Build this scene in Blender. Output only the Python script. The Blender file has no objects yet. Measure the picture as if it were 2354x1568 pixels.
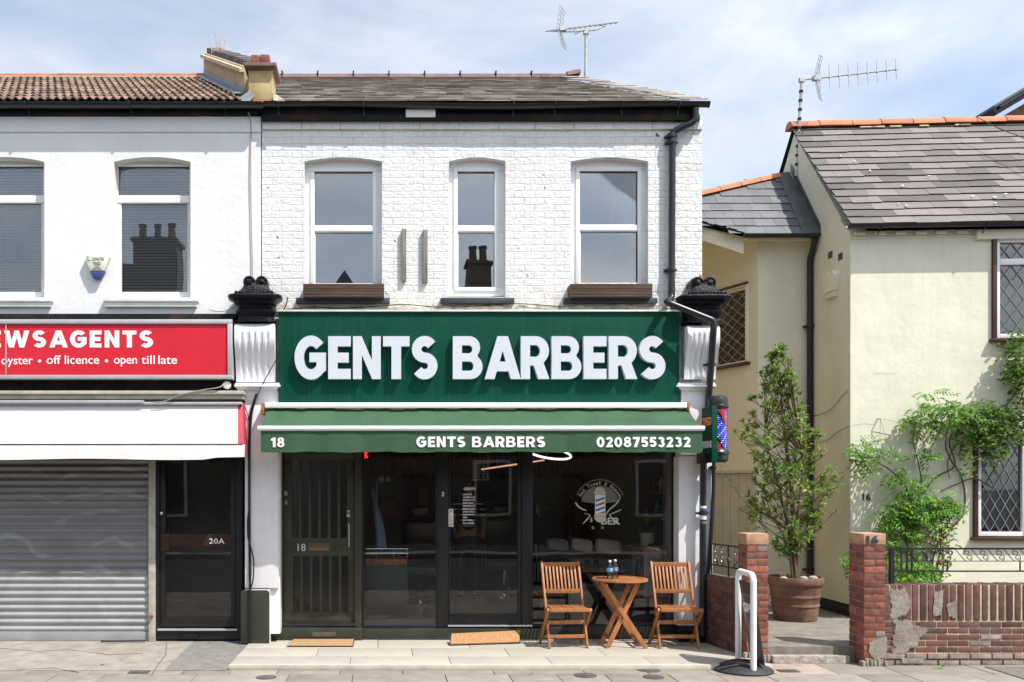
import bpy, bmesh, math, random
from mathutils import Vector, Matrix, Quaternion
random.seed(7)
R = random.Random(11)
S = bpy.context.scene
COL = S.collection
PI = math.pi
CAMD, CAMZ, CX, CY, K = 10.5, 1.825, 875.0, 1110.0, 2100.0

# picture measurements (2354 x 1568 grid) taken at a given distance behind the shop line
def X(px, Y=0.0): return (px - CX) * (CAMD + Y) / K
def Z(py, Y=0.0): return CAMZ + (CY - py) * (CAMD + Y) / K
def P(px, py, Y=0.0): return Vector((X(px, Y), Y, Z(py, Y)))

class MB:
    def __init__(s): s.v = []; s.f = []; s.m = []; s.cur = 0
    def add(s, vs, fs):
        b = len(s.v); s.v += [tuple(p) for p in vs]
        for f in fs: s.f.append([b + i for i in f]); s.m.append(s.cur)
        return s
    def box(s, x0, y0, z0, x1, y1, z1):
        if x0 > x1: x0, x1 = x1, x0
        if y0 > y1: y0, y1 = y1, y0
        if z0 > z1: z0, z1 = z1, z0
        v = [(x0,y0,z0),(x1,y0,z0),(x1,y1,z0),(x0,y1,z0),(x0,y0,z1),(x1,y0,z1),(x1,y1,z1),(x0,y1,z1)]
        return s.add(v, [(0,3,2,1),(4,5,6,7),(0,1,5,4),(1,2,6,5),(2,3,7,6),(3,0,4,7)])
    def fbox(s, px0, py0, px1, py1, Yf, Yb):
        return s.box(X(px0,Yf), Yf, Z(py0,Yf), X(px1,Yf), Yb, Z(py1,Yf))
    def obox(s, c, ax, ay, az, dx, dy, dz):
        c = Vector(c); ax = Vector(ax)*dx/2; ay = Vector(ay)*dy/2; az = Vector(az)*dz/2
        v = [c+ax*i+ay*j+az*k for k in (-1,1) for (i,j) in ((-1,-1),(1,-1),(1,1),(-1,1))]
        return s.add(v, [(0,3,2,1),(4,5,6,7),(0,1,5,4),(1,2,6,5),(2,3,7,6),(3,0,4,7)])
    def bar(s, a, b, w, h, up=(0,0,1)):
        a = Vector(a); b = Vector(b); d = (b-a); L = d.length; d.normalize()
        up = Vector(up); x = d.cross(up)
        if x.length < 1e-4: x = d.cross(Vector((0,1,0)))
        x.normalize(); z = x.cross(d)
        return s.obox((a+b)/2, d, x, z, L, w, h)
    def prism(s, poly, y0, y1):            # (x,z) outline pushed along y
        n = len(poly)
        v = [(x,y0,z) for x,z in poly] + [(x,y1,z) for x,z in poly]
        f = [list(range(n)), list(range(2*n-1, n-1, -1))]
        for i in range(n): j = (i+1) % n; f.append([i, i+n, j+n, j])
        return s.add(v, f)
    def prismz(s, poly, z0, z1):
        n = len(poly)
        v = [(x,y,z0) for x,y in poly] + [(x,y,z1) for x,y in poly]
        f = [list(range(n-1,-1,-1)), list(range(n, 2*n))]
        for i in range(n): j = (i+1) % n; f.append([i, j, j+n, i+n])
        return s.add(v, f)
    def prismx(s, poly, x0, x1):           # (y,z) outline
        n = len(poly)
        v = [(x0,y,z) for y,z in poly] + [(x1,y,z) for y,z in poly]
        f = [list(range(n)), list(range(2*n-1, n-1, -1))]
        for i in range(n): j = (i+1) % n; f.append([i, i+n, j+n, j])
        return s.add(v, f)
    def loft(s, loops, closed=True, caps=True):
        n = len(loops[0]); v = [p for L in loops for p in L]; f = []
        for k in range(len(loops)-1):
            for i in range(n if closed else n-1):
                j = (i+1) % n; a = k*n
                f.append([a+i, a+j, a+n+j, a+n+i])
        if caps and closed:
            f.append(list(range(n-1,-1,-1))); f.append([(len(loops)-1)*n+i for i in range(n)])
        return s.add(v, f)
    def tube(s, pts, r, seg=8, caps=True):
        pts = [Vector(p) for p in pts]; n = len(pts)
        rs = r if isinstance(r, (list,tuple)) else [r]*n
        t0 = (pts[1]-pts[0]).normalized()
        nrm = t0.orthogonal().normalized(); loops = []
        for i in range(n):
            if i == 0: t = t0
            elif i == n-1: t = (pts[-1]-pts[-2]).normalized()
            else:
                t = ((pts[i]-pts[i-1]).normalized() + (pts[i+1]-pts[i]).normalized())
                t = t.normalized() if t.length > 1e-6 else t0
            nrm = (nrm - t*nrm.dot(t)); nrm = nrm.normalized() if nrm.length > 1e-6 else t.orthogonal().normalized()
            b = t.cross(nrm)
            loops.append([pts[i] + (nrm*math.cos(2*PI*k/seg) + b*math.sin(2*PI*k/seg))*rs[i] for k in range(seg)])
        return s.loft(loops, True, caps)
    def lathe(s, prof, c, seg=24):
        c = Vector(c)
        loops = [[c + Vector((r*math.cos(2*PI*k/seg), r*math.sin(2*PI*k/seg), z)) for k in range(seg)] for r, z in prof]
        return s.loft(loops, True, True)
    def build(s, name, mat=None, parent=None, bevel=0.0, smooth=True, sharp=35, recalc=True):
        me = bpy.data.meshes.new(name)
        o = bpy.data.objects.new(name, me); COL.objects.link(o)
        off = Vector((0,0,0))
        if parent is not None:
            o.parent = parent; off = wloc(parent)
        else:
            xs = [p[0] for p in s.v]; ys = [p[1] for p in s.v]; zs = [p[2] for p in s.v]
            off = Vector(((min(xs)+max(xs))/2, (min(ys)+max(ys))/2, min(zs))); o.location = off
        me.from_pydata([(p[0]-off.x, p[1]-off.y, p[2]-off.z) for p in s.v], [], s.f)
        mats = mat if isinstance(mat, (list,tuple)) else [mat]
        for m in mats:
            if m is not None: me.materials.append(m)
        for i, p in enumerate(me.polygons): p.material_index = s.m[i]
        if recalc or bevel:
            bm = bmesh.new(); bm.from_mesh(me)
            if recalc: bmesh.ops.recalc_face_normals(bm, faces=bm.faces)
            if bevel:
                es = [e for e in bm.edges if len(e.link_faces) == 2 and e.calc_face_angle(0) > 0.6]
                bmesh.ops.bevel(bm, geom=es, offset=bevel, segments=2, affect='EDGES', profile=0.6, clamp_overlap=True)
            bm.to_mesh(me); bm.free()
        if smooth:
            for p in me.polygons: p.use_smooth = True
            me.set_sharp_from_angle(angle=math.radians(sharp))
        me.update()
        return o

def wloc(o):
    v = Vector((0,0,0))
    while o is not None: v = v + o.location; o = o.parent
    return v
def thing(name, label, cat, loc=(0,0,0), group=None, rz=0):
    o = bpy.data.objects.new(name, None); COL.objects.link(o)
    o.empty_display_size = .2
    o.location = loc; o.rotation_euler = (0,0,rz)
    return tag(o, label, cat, group)
def tag(o, label, cat, group=None):
    o['label'] = label; o['category'] = cat
    if group: o['group'] = group
    return o
def kind(o, k): o['kind'] = k; return o
def copy_tree(o, parent=None):
    c = o.copy(); COL.objects.link(c); c.parent = parent
    for ch in list(o.children): copy_tree(ch, c)
    return c

# ---------------------------------------------------------------- materials
class NT:
    def __init__(s, name):
        s.m = bpy.data.materials.new(name); s.m.use_nodes = True
        s.t = s.m.node_tree; s.t.nodes.clear()
        s.out = s.n('ShaderNodeOutputMaterial')
    def n(s, typ, **kw):
        nd = s.t.nodes.new(typ)
        for k, v in kw.items(): setattr(nd, k, v)
        return nd
    def l(s, a, b): s.t.links.new(a, b)
    def coord(s, scale=(1,1,1), which='Object'):
        tc = s.n('ShaderNodeTexCoord'); mp = s.n('ShaderNodeMapping')
        mp.inputs['Scale'].default_value = scale
        s.l(tc.outputs[which], mp.inputs['Vector']); return mp.outputs[0]
    def noise(s, vec, scale, detail=4, rough=.55):
        nd = s.n('ShaderNodeTexNoise'); s.l(vec, nd.inputs['Vector'])
        nd.inputs['Scale'].default_value = scale; nd.inputs['Detail'].default_value = detail
        nd.inputs['Roughness'].default_value = rough
        return nd.outputs['Fac']
    def ramp(s, fac, stops):
        nd = s.n('ShaderNodeValToRGB'); s.l(fac, nd.inputs[0]); cr = nd.color_ramp
        while len(cr.elements) < len(stops): cr.elements.new(.5)
        for e, (p, c) in zip(cr.elements, stops):
            e.position = p; e.color = (c, c, c, 1) if not isinstance(c, (tuple,list)) else (*c[:3], 1)
        return nd.outputs[0]
    def math(s, op, a, b=0.0):
        nd = s.n('ShaderNodeMath', operation=op)
        for i, q in enumerate((a, b)):
            if hasattr(q, 'links'): s.l(q, nd.inputs[i])
            else: nd.inputs[i].default_value = q
        return nd.outputs[0]
    def mix(s, fac, a, b, mode='MIX'):
        nd = s.n('ShaderNodeMix', data_type='RGBA', blend_type=mode)
        for sock, q in ((nd.inputs[0], fac), (nd.inputs[6], a), (nd.inputs[7], b)):
            if hasattr(q, 'links'): s.l(q, sock)
            elif isinstance(q, (tuple,list)): sock.default_value = (*q[:3], 1)
            else: sock.default_value = q
        return nd.outputs[2]
    def bump(s, h, strength=.5, dist=.01, prev=None):
        nd = s.n('ShaderNodeBump'); nd.inputs['Strength'].default_value = strength
        nd.inputs['Distance'].default_value = dist; s.l(h, nd.inputs['Height'])
        if prev is not None: s.l(prev, nd.inputs['Normal'])
        return nd.outputs[0]
    def bsdf(s, col=None, rough=.6, metal=0, spec=.5, normal=None, coat=0):
        p = s.n('ShaderNodeBsdfPrincipled')
        if col is not None:
            if hasattr(col, 'links'): s.l(col, p.inputs['Base Color'])
            else: p.inputs['Base Color'].default_value = (*col[:3], 1)
        if hasattr(rough, 'links'): s.l(rough, p.inputs['Roughness'])
        else: p.inputs['Roughness'].default_value = rough
        p.inputs['Metallic'].default_value = metal
        p.inputs['Specular IOR Level'].default_value = spec
        p.inputs['Coat Weight'].default_value = coat
        if normal is not None: s.l(normal, p.inputs['Normal'])
        s.l(p.outputs[0], s.out.inputs[0]); s.p = p
        return p

def scl(c, k): return tuple(min(1.0, max(0, q*k)) for q in c)
def pm(name, col, rough=.6, var=.12, scale=6, bump=.0, bscale=40, bdist=.004, metal=0, spec=.5,
       island=0.0, streak=0.0, streakcol=None, gum=0.0, col2=None, coat=0, dirt=0.0, dirtcol=(.05,.045,.035)):
    """general painted / mineral surface: mottling, per-piece tint, run-off streaks, fine relief"""
    t = NT(name); v = t.coord()
    c = t.mix(t.ramp(t.noise(v, scale), [(.3,0),(.7,1)]), scl(col,1-var), col2 if col2 else scl(col,1+var))
    if island:
        g = t.n('ShaderNodeNewGeometry')
        k = t.ramp(g.outputs['Random Per Island'], [(0,1-island),(.55,1.0),(1,1+island*.8)])
        c = t.mix(1.0, c, k, 'MULTIPLY')
    if streak:
        vs = t.coord((9,9,.55)); f = t.ramp(t.noise(vs, 2.2, 5), [(.50,0),(.74,1)])
        c = t.mix(t.math('MULTIPLY', f, streak), c, streakcol or scl(col,.35))
    if gum:
        vo = t.n('ShaderNodeTexVoronoi'); t.l(v, vo.inputs['Vector']); vo.inputs['Scale'].default_value = 4.5; vo.inputs['Randomness'].default_value = 1
        c = t.mix(t.math('MULTIPLY', t.ramp(vo.outputs['Distance'], [(.05,1),(.085,0)]), gum), c, scl(col,.5))
    if dirt:
        f = t.ramp(t.noise(v, 3.1, 8, .7), [(.5,0),(.72,1)])
        c = t.mix(t.math('MULTIPLY', f, dirt), c, dirtcol)
    nrm = t.bump(t.noise(v, bscale, 6, .6), bump, bdist) if bump else None
    t.bsdf(c, rough, metal, spec, nrm, coat)
    return t.m
def emit(name, col, strength):
    t = NT(name); e = t.n('ShaderNodeEmission'); e.inputs[0].default_value = (*col,1); e.inputs[1].default_value = strength
    t.l(e.outputs[0], t.out.inputs[0]); return t.m
def glass(name, ior=1.6, tint=(1,1,1), rough=0.0):
    t = NT(name); fr = t.n('ShaderNodeFresnel'); fr.inputs[0].default_value = ior
    v = t.coord()
    nb = t.bump(t.noise(v, 1.3, 1), .07, .02)      # slight waviness of the sheet
    tr = t.n('ShaderNodeBsdfTransparent'); tr.inputs[0].default_value = (*tint,1)
    gl = t.n('ShaderNodeBsdfGlossy'); gl.inputs['Roughness'].default_value = rough
    t.l(nb, gl.inputs['Normal'])
    mx = t.n('ShaderNodeMixShader'); t.l(fr.outputs[0], mx.inputs[0]); t.l(tr.outputs[0], mx.inputs[1]); t.l(gl.outputs[0], mx.inputs[2])
    t.l(mx.outputs[0], t.out.inputs[0]); return t.m
def painted_brick(name, col=(.77,.77,.76)):
    t = NT(name); v = t.coord()
    sp = t.n('ShaderNodeSeparateXYZ'); t.l(v, sp.inputs[0])
    cb = t.n('ShaderNodeCombineXYZ'); t.l(sp.outputs[0], cb.inputs[0]); t.l(sp.outputs[2], cb.inputs[1])
    nz = t.n('ShaderNodeTexNoise'); t.l(v, nz.inputs[0]); nz.inputs['Scale'].default_value = 5; nz.inputs['Detail'].default_value = 6
    vm = t.n('ShaderNodeVectorMath', operation='MULTIPLY_ADD'); t.l(nz.outputs['Color'], vm.inputs[0]); vm.inputs[1].default_value = (.034,.034,0); t.l(cb.outputs[0], vm.inputs[2])
    br = t.n('ShaderNodeTexBrick'); t.l(vm.outputs[0], br.inputs['Vector'])
    br.inputs['Scale'].default_value = 1; br.inputs['Brick Width'].default_value = .232; br.inputs['Row Height'].default_value = .0775
    br.inputs['Mortar Size'].default_value = .0075; br.inputs['Mortar Smooth'].default_value = .5
    br.inputs['Color1'].default_value = (.25,.25,.25,1); br.inputs['Color2'].default_value = (1,1,1,1); br.inputs['Mortar'].default_value = (0,0,0,1)
    h1 = t.math('MULTIPLY', br.outputs['Fac'], -1.0)
    fine = t.noise(v, 22, 8, .65)
    h = t.math('ADD', t.math('MULTIPLY', h1, t.ramp(t.noise(v, 1.9, 4), [(.30,.25),(.62,1)])), t.math('MULTIPLY', fine, 2.6))
    h = t.math('ADD', h, t.math('MULTIPLY', t.noise(v, 4.5, 3), 1.6))
    h = t.math('ADD', h, t.math('MULTIPLY', br.outputs['Color'], .35))
    patch = t.ramp(t.noise(v, 1.5, 3), [(.35,0.0),(.62,1)])
    m1 = t.mix(t.ramp(fine, [(.35,0),(.7,1)]), scl(col,.93), col)
    gap = t.math('MULTIPLY', t.ramp(br.outputs['Fac'], [(.45,0),(.95,1)]), t.math('MULTIPLY', t.ramp(t.noise(v, 3.4, 4), [(.45,0),(.68,.30)]), 1.0))
    c = t.mix(gap, m1, (.25,.24,.23))
    chip = t.ramp(t.noise(v, 8.5, 3, .5), [(.725,0),(.745,1)])
    c = t.mix(chip, c, (.10,.09,.085))
    vs = t.coord((8,8,.5)); gr = t.ramp(t.noise(vs, 2.0, 5), [(.52,0),(.8,.30)]); c = t.mix(gr, c, (.42,.40,.36))
    yel = t.ramp(t.noise(v, .9, 4), [(.55,0),(.75,.35)])
    c = t.mix(yel, c, (.66,.63,.56))
    low = t.math('MULTIPLY', t.ramp(t.math('SUBTRACT', 4.12, sp.outputs[2]), [(0,0),(.26,1)]), t.ramp(t.noise(v, 5, 6, .65), [(.38,0),(.62,.55)]))
    c = t.mix(low, c, (.46,.41,.32))
    wear = t.ramp(t.noise(v, 2.7, 8, .7), [(.56,0),(.66,.35)]); c = t.mix(wear, c, (.52,.51,.49))
    b = t.bump(h, .65, .008)
    t.bsdf(c, .6, 0, .4, b); return t.m
def leaf_mat(name, col, col2, rough=.45):
    t = NT(name); g = t.n('ShaderNodeNewGeometry'); v = t.coord()
    k = t.ramp(g.outputs['Random Per Island'], [(0,col),(.6,scl(col,1.35)),(.85,col2),(1,scl(col2,1.2))])
    k = t.mix(t.ramp(t.noise(v,2.5,2),[(.35,0),(.65,.6)]), k, scl(col,.7))
    p = t.bsdf(k, rough, 0, .3)
    tl = t.n('ShaderNodeBsdfTranslucent'); t.l(t.mix(.5, k, scl(col2,1.6)), tl.inputs[0])
    mx = t.n('ShaderNodeMixShader'); mx.inputs[0].default_value = .3
    t.l(p.outputs[0], mx.inputs[1]); t.l(tl.outputs[0], mx.inputs[2]); t.l(mx.outputs[0], t.out.inputs[0])
    return t.m
def wood_mat(name, col, col2, rough=.5, island=.2, axis=(40,40,3)):
    t = NT(name); v = t.coord(axis)
    f = t.noise(v, 1.0, 6, .65)
    c = t.mix(t.ramp(f, [(.3,0),(.7,1)]), col2, col)
    g = t.n('ShaderNodeNewGeometry')
    c = t.mix(1.0, c, t.ramp(g.outputs['Random Per Island'], [(0,1-island),(1,1+island)]), 'MULTIPLY')
    t.bsdf(c, rough, 0, .4, t.bump(f, .25, .002)); return t.m

M = {}
M['white_brick'] = painted_brick('painted_brick')
M['render_white'] = pm('white_render', (.75,.75,.74), .7, .05, 2.5, .6, 12, .008, streak=.10, streakcol=(.55,.54,.50))
M['render_shade'] = pm('white_stucco', (.74,.74,.75), .6, .05, 5, .3, 25, .004, streak=.16)
M['upvc'] = pm('white_upvc', (.84,.84,.84), .3, .03, 5)
M['old_white'] = pm('old_white_frame', (.72,.71,.68), .5, .08, 9, .2, 60, .002, dirt=.15)
M['black_gloss'] = pm('black_gloss_paint', (.012,.014,.018), .32, .3, 10, .35, 30, .006, spec=.6)
M['black_pipe'] = pm('black_pipe_plastic', (.012,.014,.018), .35, .3, 6, .08, 30, .002)
M['black_matt'] = pm('black_matt_frame', (.006,.007,.009), .45, .3, 6)
M['fascia_black'] = pm('worn_black_fascia', (.008,.009,.011), .7, .4, 4, .3, 24, .006, spec=.2, dirt=.6, dirtcol=(.075,.035,.02))
M['slate'] = pm('roof_slate', (.36,.33,.29), .8, .2, 5, .45, 50, .004, island=.26, dirt=.3, dirtcol=(.17,.13,.09), spec=.3)
M['slate_c'] = pm('cottage_slate', (.185,.172,.163), .75, .25, 3, .4, 45, .004, island=.42, col2=(.172,.15,.142), dirt=.35, dirtcol=(.16,.13,.105), spec=.35)
M['slate_new'] = pm('grey_slate', (.10,.105,.115), .5, .15, 4, .25, 60, .002, island=.2)
M['felt'] = pm('roof_felt', (.02,.02,.02), .9, .2)
M['pantile'] = pm('clay_pantile', (.165,.105,.075), .85, .35, 14, .5, 60, .004, island=.45, dirt=.45, dirtcol=(.05,.045,.04))
M['ridge_red'] = pm('red_ridge_tile', (.33,.11,.055), .75, .22, 7, .3, 50, .003, island=.25, dirt=.2, dirtcol=(.12,.08,.06))
M['ridge_orange'] = pm('orange_ridge_tile', (.50,.17,.075), .75, .15, 6, .3, 50, .003, island=.22, dirt=.14, dirtcol=(.2,.12,.08))
M['ridge_dark'] = pm('dark_ridge_tile', (.17,.10,.09), .75, .2, 7, .3, 50, .003, island=.2)
M['lead'] = pm('lead_flashing', (.17,.19,.215), .5, .2, 12, .3, 25, .004, metal=.2)
M['lead_dark'] = pm('old_lead', (.085,.09,.095), .55, .3, 6, .3, 25, .004, metal=.2, dirt=.3, dirtcol=(.12,.07,.04))
M['stucco_yellow'] = pm('yellow_stucco', (.46,.36,.17), .8, .2, 6, .5, 30, .005, dirt=.35, dirtcol=(.20,.17,.11))
M['stucco_tan'] = pm('tan_stucco', (.42,.31,.18), .8, .18, 6, .5, 30, .005, dirt=.25, dirtcol=(.18,.13,.09))
M['brick_dark'] = pm('mossy_brick', (.09,.075,.065), .85, .4, 14, .6, 60, .005, island=.35, dirt=.3, dirtcol=(.2,.15,.1))
M['brick_red'] = pm('red_brick', (.25,.078,.050), .8, .4, 18, .6, 55, .005, island=.5, dirt=.35, dirtcol=(.28,.22,.19))
M['brick_plum'] = pm('plum_brick', (.125,.052,.043), .8, .28, 14, .6, 55, .005, island=.45, dirt=.25, dirtcol=(.24,.19,.16))
M['brick_grey'] = pm('weathered_brick', (.27,.225,.19), .85, .3, 12, .6, 45, .006, island=.3)
M['mortar'] = pm('pale_mortar', (.52,.43,.28), .9, .2, 14, .6, 70, .005, dirt=.3, dirtcol=(.22,.19,.16))
M['mortar_grey'] = pm('grey_mortar', (.33,.29,.25), .9, .2, 14, .6, 70, .005)
M['cement'] = pm('grey_cement', (.31,.275,.235), .9, .35, 10, 1.0, 22, .016, dirt=.75, dirtcol=(.17,.10,.075))
M['stone_cap'] = pm('terracotta_cap', (.43,.25,.16), .8, .18, 10, .4, 50, .003)
M['cream'] = pm('cream_render', (.74,.72,.575), .75, .06, 2.2, .45, 6, .014, streak=.26, streakcol=(.57,.54,.40), dirt=.10, dirtcol=(.50,.46,.35))
M['cream_trim'] = pm('cream_trim', (.76,.73,.59), .55, .06, 5)
M['brown_trim'] = pm('brown_trim', (.055,.022,.016), .45, .2, 6)
M['door_grey'] = pm('grey_green_door', (.52,.52,.46), .6, .06, 4, .1)
M['green_sign'] = pm('green_sign_panel', (.0035,.056,.034), .5, .10, 2, streak=.28, streakcol=(.03,.10,.075), spec=.08)
M['letter_white'] = pm('white_letter', (.82,.82,.84), .3, .02)
M['letter_sign'] = pm('pale_sign_letter', (.60,.63,.68), .35, .02)
M['letter_cream'] = pm('cream_letter', (.72,.72,.62), .4, .04)
M['awning_green'] = pm('green_canvas', (.038,.090,.049), .75, .14, 3, .35, 7, .008, streak=.2, streakcol=(.07,.115,.08), dirt=.12, dirtcol=(.06,.085,.06), spec=.25)
M['awning_white'] = pm('white_canvas', (.68,.67,.655), .8, .05, 3, .25, 9, .008, streak=.12, streakcol=(.45,.43,.40), dirt=.16, dirtcol=(.45,.42,.4))
M['awning_red'] = pm('red_canvas', (.42,.035,.06), .75, .15, 5)
M['alu'] = pm('white_aluminium', (.80,.80,.80), .3, .03)
M['alu_bare'] = pm('bare_aluminium', (.55,.56,.57), .35, .08, 8, metal=.5)
M['galv'] = pm('galvanised_mast', (.45,.45,.44), .45, .15, 20, metal=.6)
M['rust'] = pm('rusty_bracket', (.30,.12,.045), .8, .4, 20, .5, 60, .003)
M['red_sign'] = pm('red_sign_panel', (.60,.018,.034), .3, .06, 3)
M['olive'] = pm('dark_olive_paint', (.030,.029,.017), .42, .15, 6, .1, 40, .002, streak=.08)
M['plinth_green'] = pm('dark_green_plinth', (.026,.029,.019), .5, .2, 5, .25, 30, .004, dirt=.3, dirtcol=(.08,.075,.06))
M['glass_up'] = glass('window_glass', 2.6)
M['glass_up2'] = glass('window_glass_street', 1.95)
M['glass_shop'] = glass('shop_glass', 1.52)
M['glass_lead'] = glass('leaded_glass', 1.7, (.8,.82,.8))
M['glass_door'] = glass('ribbed_door_glass', 1.5, (.5,.5,.48), .12)
M['dark_in'] = pm('dim_room', (.06,.06,.065), .9, .2)  # near-black colour stands in for the gloom of unlit rooms
M['blind'] = pm('venetian_slat', (.70,.73,.75), .6, .04)
M['net'] = pm('pale_curtain', (.55,.56,.56), .9, .08)
M['wood_teak'] = wood_mat('oiled_eucalyptus', (.46,.195,.072), (.27,.098,.034), .45, .22)
M['wood_grey'] = wood_mat('weathered_planter', (.105,.062,.043), (.045,.028,.021), .7, .2, (3,40,40))
M['wood_batten'] = wood_mat('grey_batten', (.30,.28,.25), (.10,.085,.07), .85, .1)
M['wood_dark'] = wood_mat('brown_ceiling_board', (.20,.085,.032), (.09,.035,.014), .5, .2, (3,30,30))
M['wood_oak'] = wood_mat('oak_counter', (.45,.23,.09), (.28,.13,.045), .45, .1, (3,30,30))
M['coir'] = pm('coir_mat', (.40,.245,.12), .95, .3, 60, 1.0, 220, .006)
M['coir_o'] = pm('orange_coir_mat', (.40,.215,.10), .95, .3, 60, 1.0, 220, .006)
M['rubber'] = pm('black_rubber', (.022,.024,.027), .6, .2, 8, .2, 40, .003)
M['terracotta'] = pm('terracotta_pot', (.15,.075,.046), .8, .3, 6, .5, 40, .005, streak=.4, dirt=.5, dirtcol=(.30,.22,.17))
M['soil'] = pm('potting_soil', (.05,.033,.022), .95, .4, 30, 1, 60, .02)
M['bark'] = pm('tree_bark', (.11,.082,.045), .9, .3, 20, .8, 60, .006)
M['vine_bark'] = pm('vine_bark', (.10,.075,.05), .9, .3, 20, .8, 60, .006)
M['leaf_tree'] = leaf_mat('tree_leaf', (.075,.15,.028), (.32,.38,.07), .5)
M['leaf_vine'] = leaf_mat('vine_leaf', (.065,.175,.016), (.23,.40,.035), .55)
M['leaf_rose'] = leaf_mat('rose_leaf', (.065,.15,.018), (.22,.30,.05), .55)
M['petal'] = pm('pink_petal', (.62,.18,.20), .6, .3, 40)
M['iron'] = pm('black_iron', (.012,.012,.013), .4, .3, 20, .2, 60, .002)
M['iron_silver'] = pm('worn_silver_iron', (.22,.22,.22), .35, .4, 30, metal=.6)
M['shutter'] = pm('galvanised_shutter', (.27,.28,.285), .42, .15, 5, .1, 40, .002, metal=.3, streak=.25, dirt=.5, dirtcol=(.07,.07,.075))
M['post_grey'] = pm('weathered_post', (.42,.39,.34), .7, .2, 8, .3, 40, .003, dirt=.3, dirtcol=(.35,.16,.06))
M['chrome'] = pm('satin_chrome', (.6,.6,.6), .2, .05, metal=1)
M['brass'] = pm('dull_brown_plate', (.045,.022,.014), .4, .2, 20, metal=.4)
M['alarm_cream'] = pm('alarm_cream', (.70,.70,.60), .35, .03)
M['alarm_blue'] = pm('alarm_blue', (.05,.06,.20), .3, .1)
M['ink'] = pm('dark_ink', (.03,.05,.06), .6, .1)
M['ink_green'] = pm('green_ink', (.06,.28,.16), .6, .1)
M['cable'] = pm('grey_cable', (.28,.27,.25), .6, .2)
M['skin'] = pm('skin', (.35,.2,.14), .55, .1)
M['grout'] = pm('dark_joint', (.10,.092,.08), .9, .3, 30)
# ---------------------------------------------------------------- camera, light, sky
cam = bpy.data.cameras.new('camera'); co = bpy.data.objects.new('camera', cam); COL.objects.link(co); S.camera = co
co.location = (0, -CAMD, CAMZ); co.rotation_euler = (PI/2, 0, 0)
cam.sensor_width = 36; cam.lens = 36*CAMD/(2354*CAMD/K)
cam.shift_x = 0.5 - CX/2354; cam.shift_y = (CY - 784)/2354
cam.clip_start = .05; cam.clip_end = 2000
SUN = Vector((1.2, -1.0, 2.4)).normalized()
sl = bpy.data.lights.new('sun', 'SUN'); so = bpy.data.objects.new('sun', sl); COL.objects.link(so)
sl.energy = 4.1; sl.angle = math.radians(.55); sl.color = (1.0, .955, .89)
so.rotation_euler = (-SUN).to_track_quat('-Z', 'Y').to_euler(); so.location = SUN*40
W = bpy.data.worlds.new("World"); S.world = W; W.use_nodes = True
wt = W.node_tree; wt.nodes.clear()
wo = wt.nodes.new('ShaderNodeOutputWorld'); bg = wt.nodes.new('ShaderNodeBackground'); wt.links.new(bg.outputs[0], wo.inputs[0])
sk = wt.nodes.new('ShaderNodeTexSky'); sk.sky_type = 'NISHITA'; sk.sun_disc = False
sk.sun_elevation = math.asin(SUN.z); sk.sun_rotation = math.atan2(SUN.x, SUN.y)
sk.air_density = 1.0; sk.dust_density = 1.2; sk.ozone_density = 1.2
bg.inputs[1].default_value = .15
tc = wt.nodes.new('ShaderNodeTexCoord')
mp = wt.nodes.new('ShaderNodeMapping'); mp.inputs['Scale'].default_value = (1.0, 1.0, 2.4); mp.inputs['Location'].default_value = (.35, .2, .55)
mp.inputs['Rotation'].default_value = (0, .28, 0)
wt.links.new(tc.outputs['Generated'], mp.inputs[0])
def wnoise(scale, detail, rough, dist):
    n = wt.nodes.new('ShaderNodeTexNoise'); wt.links.new(mp.outputs[0], n.inputs[0])
    n.inputs['Scale'].default_value = scale; n.inputs['Detail'].default_value = detail; n.inputs['Roughness'].default_value = rough; n.inputs['Distortion'].default_value = dist
    return n.outputs[0]
def wramp(f, st):
    r = wt.nodes.new('ShaderNodeValToRGB'); wt.links.new(f, r.inputs[0])
    while len(r.color_ramp.elements) < len(st): r.color_ramp.elements.new(.5)
    for e, (p, c) in zip(r.color_ramp.elements, st): e.position = p; e.color = (c,c,c,1) if not isinstance(c, tuple) else (*c,1)
    return r.outputs[0]
cl = wramp(wnoise(1.9, 9, .58, .9), [(.34,.26),(.50,.60),(.68,.98)])
shade = wramp(wnoise(3.4, 7, .55, .4), [(.33,(2.7,3.1,3.7)),(.6,(4.35,4.5,4.75))])
mx = wt.nodes.new('ShaderNodeMix'); mx.data_type = 'RGBA'
dt = wt.nodes.new('ShaderNodeVectorMath'); dt.operation = 'DOT_PRODUCT'; wt.links.new(tc.outputs['Generated'], dt.inputs[0]); dt.inputs[1].default_value = SUN
glow = wramp(dt.outputs['Value'], [(.15,(1,1,1)),(.95,(2.1,2.05,1.95))])      # thin cloud is brighter towards the sun
mg = wt.nodes.new('ShaderNodeMix'); mg.data_type = 'RGBA'; mg.blend_type = 'MULTIPLY'; mg.inputs[0].default_value = 1
wt.links.new(shade, mg.inputs[6]); wt.links.new(glow, mg.inputs[7])
wt.links.new(cl, mx.inputs[0]); wt.links.new(sk.outputs[0], mx.inputs[6]); wt.links.new(mg.outputs[2], mx.inputs[7])
wt.links.new(mx.outputs[2], bg.inputs[0])
S.view_settings.view_transform = 'Standard'; S.view_settings.look = 'None'; S.view_settings.gamma = 1
S.view_settings.exposure = .62
S.render.engine = 'CYCLES'
S.cycles.max_bounces = 10; S.cycles.transparent_max_bounces = 16; S.cycles.glossy_bounces = 5; S.cycles.diffuse_bounces = 5
S.cycles.caustics_reflective = False; S.cycles.caustics_refractive = False

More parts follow.
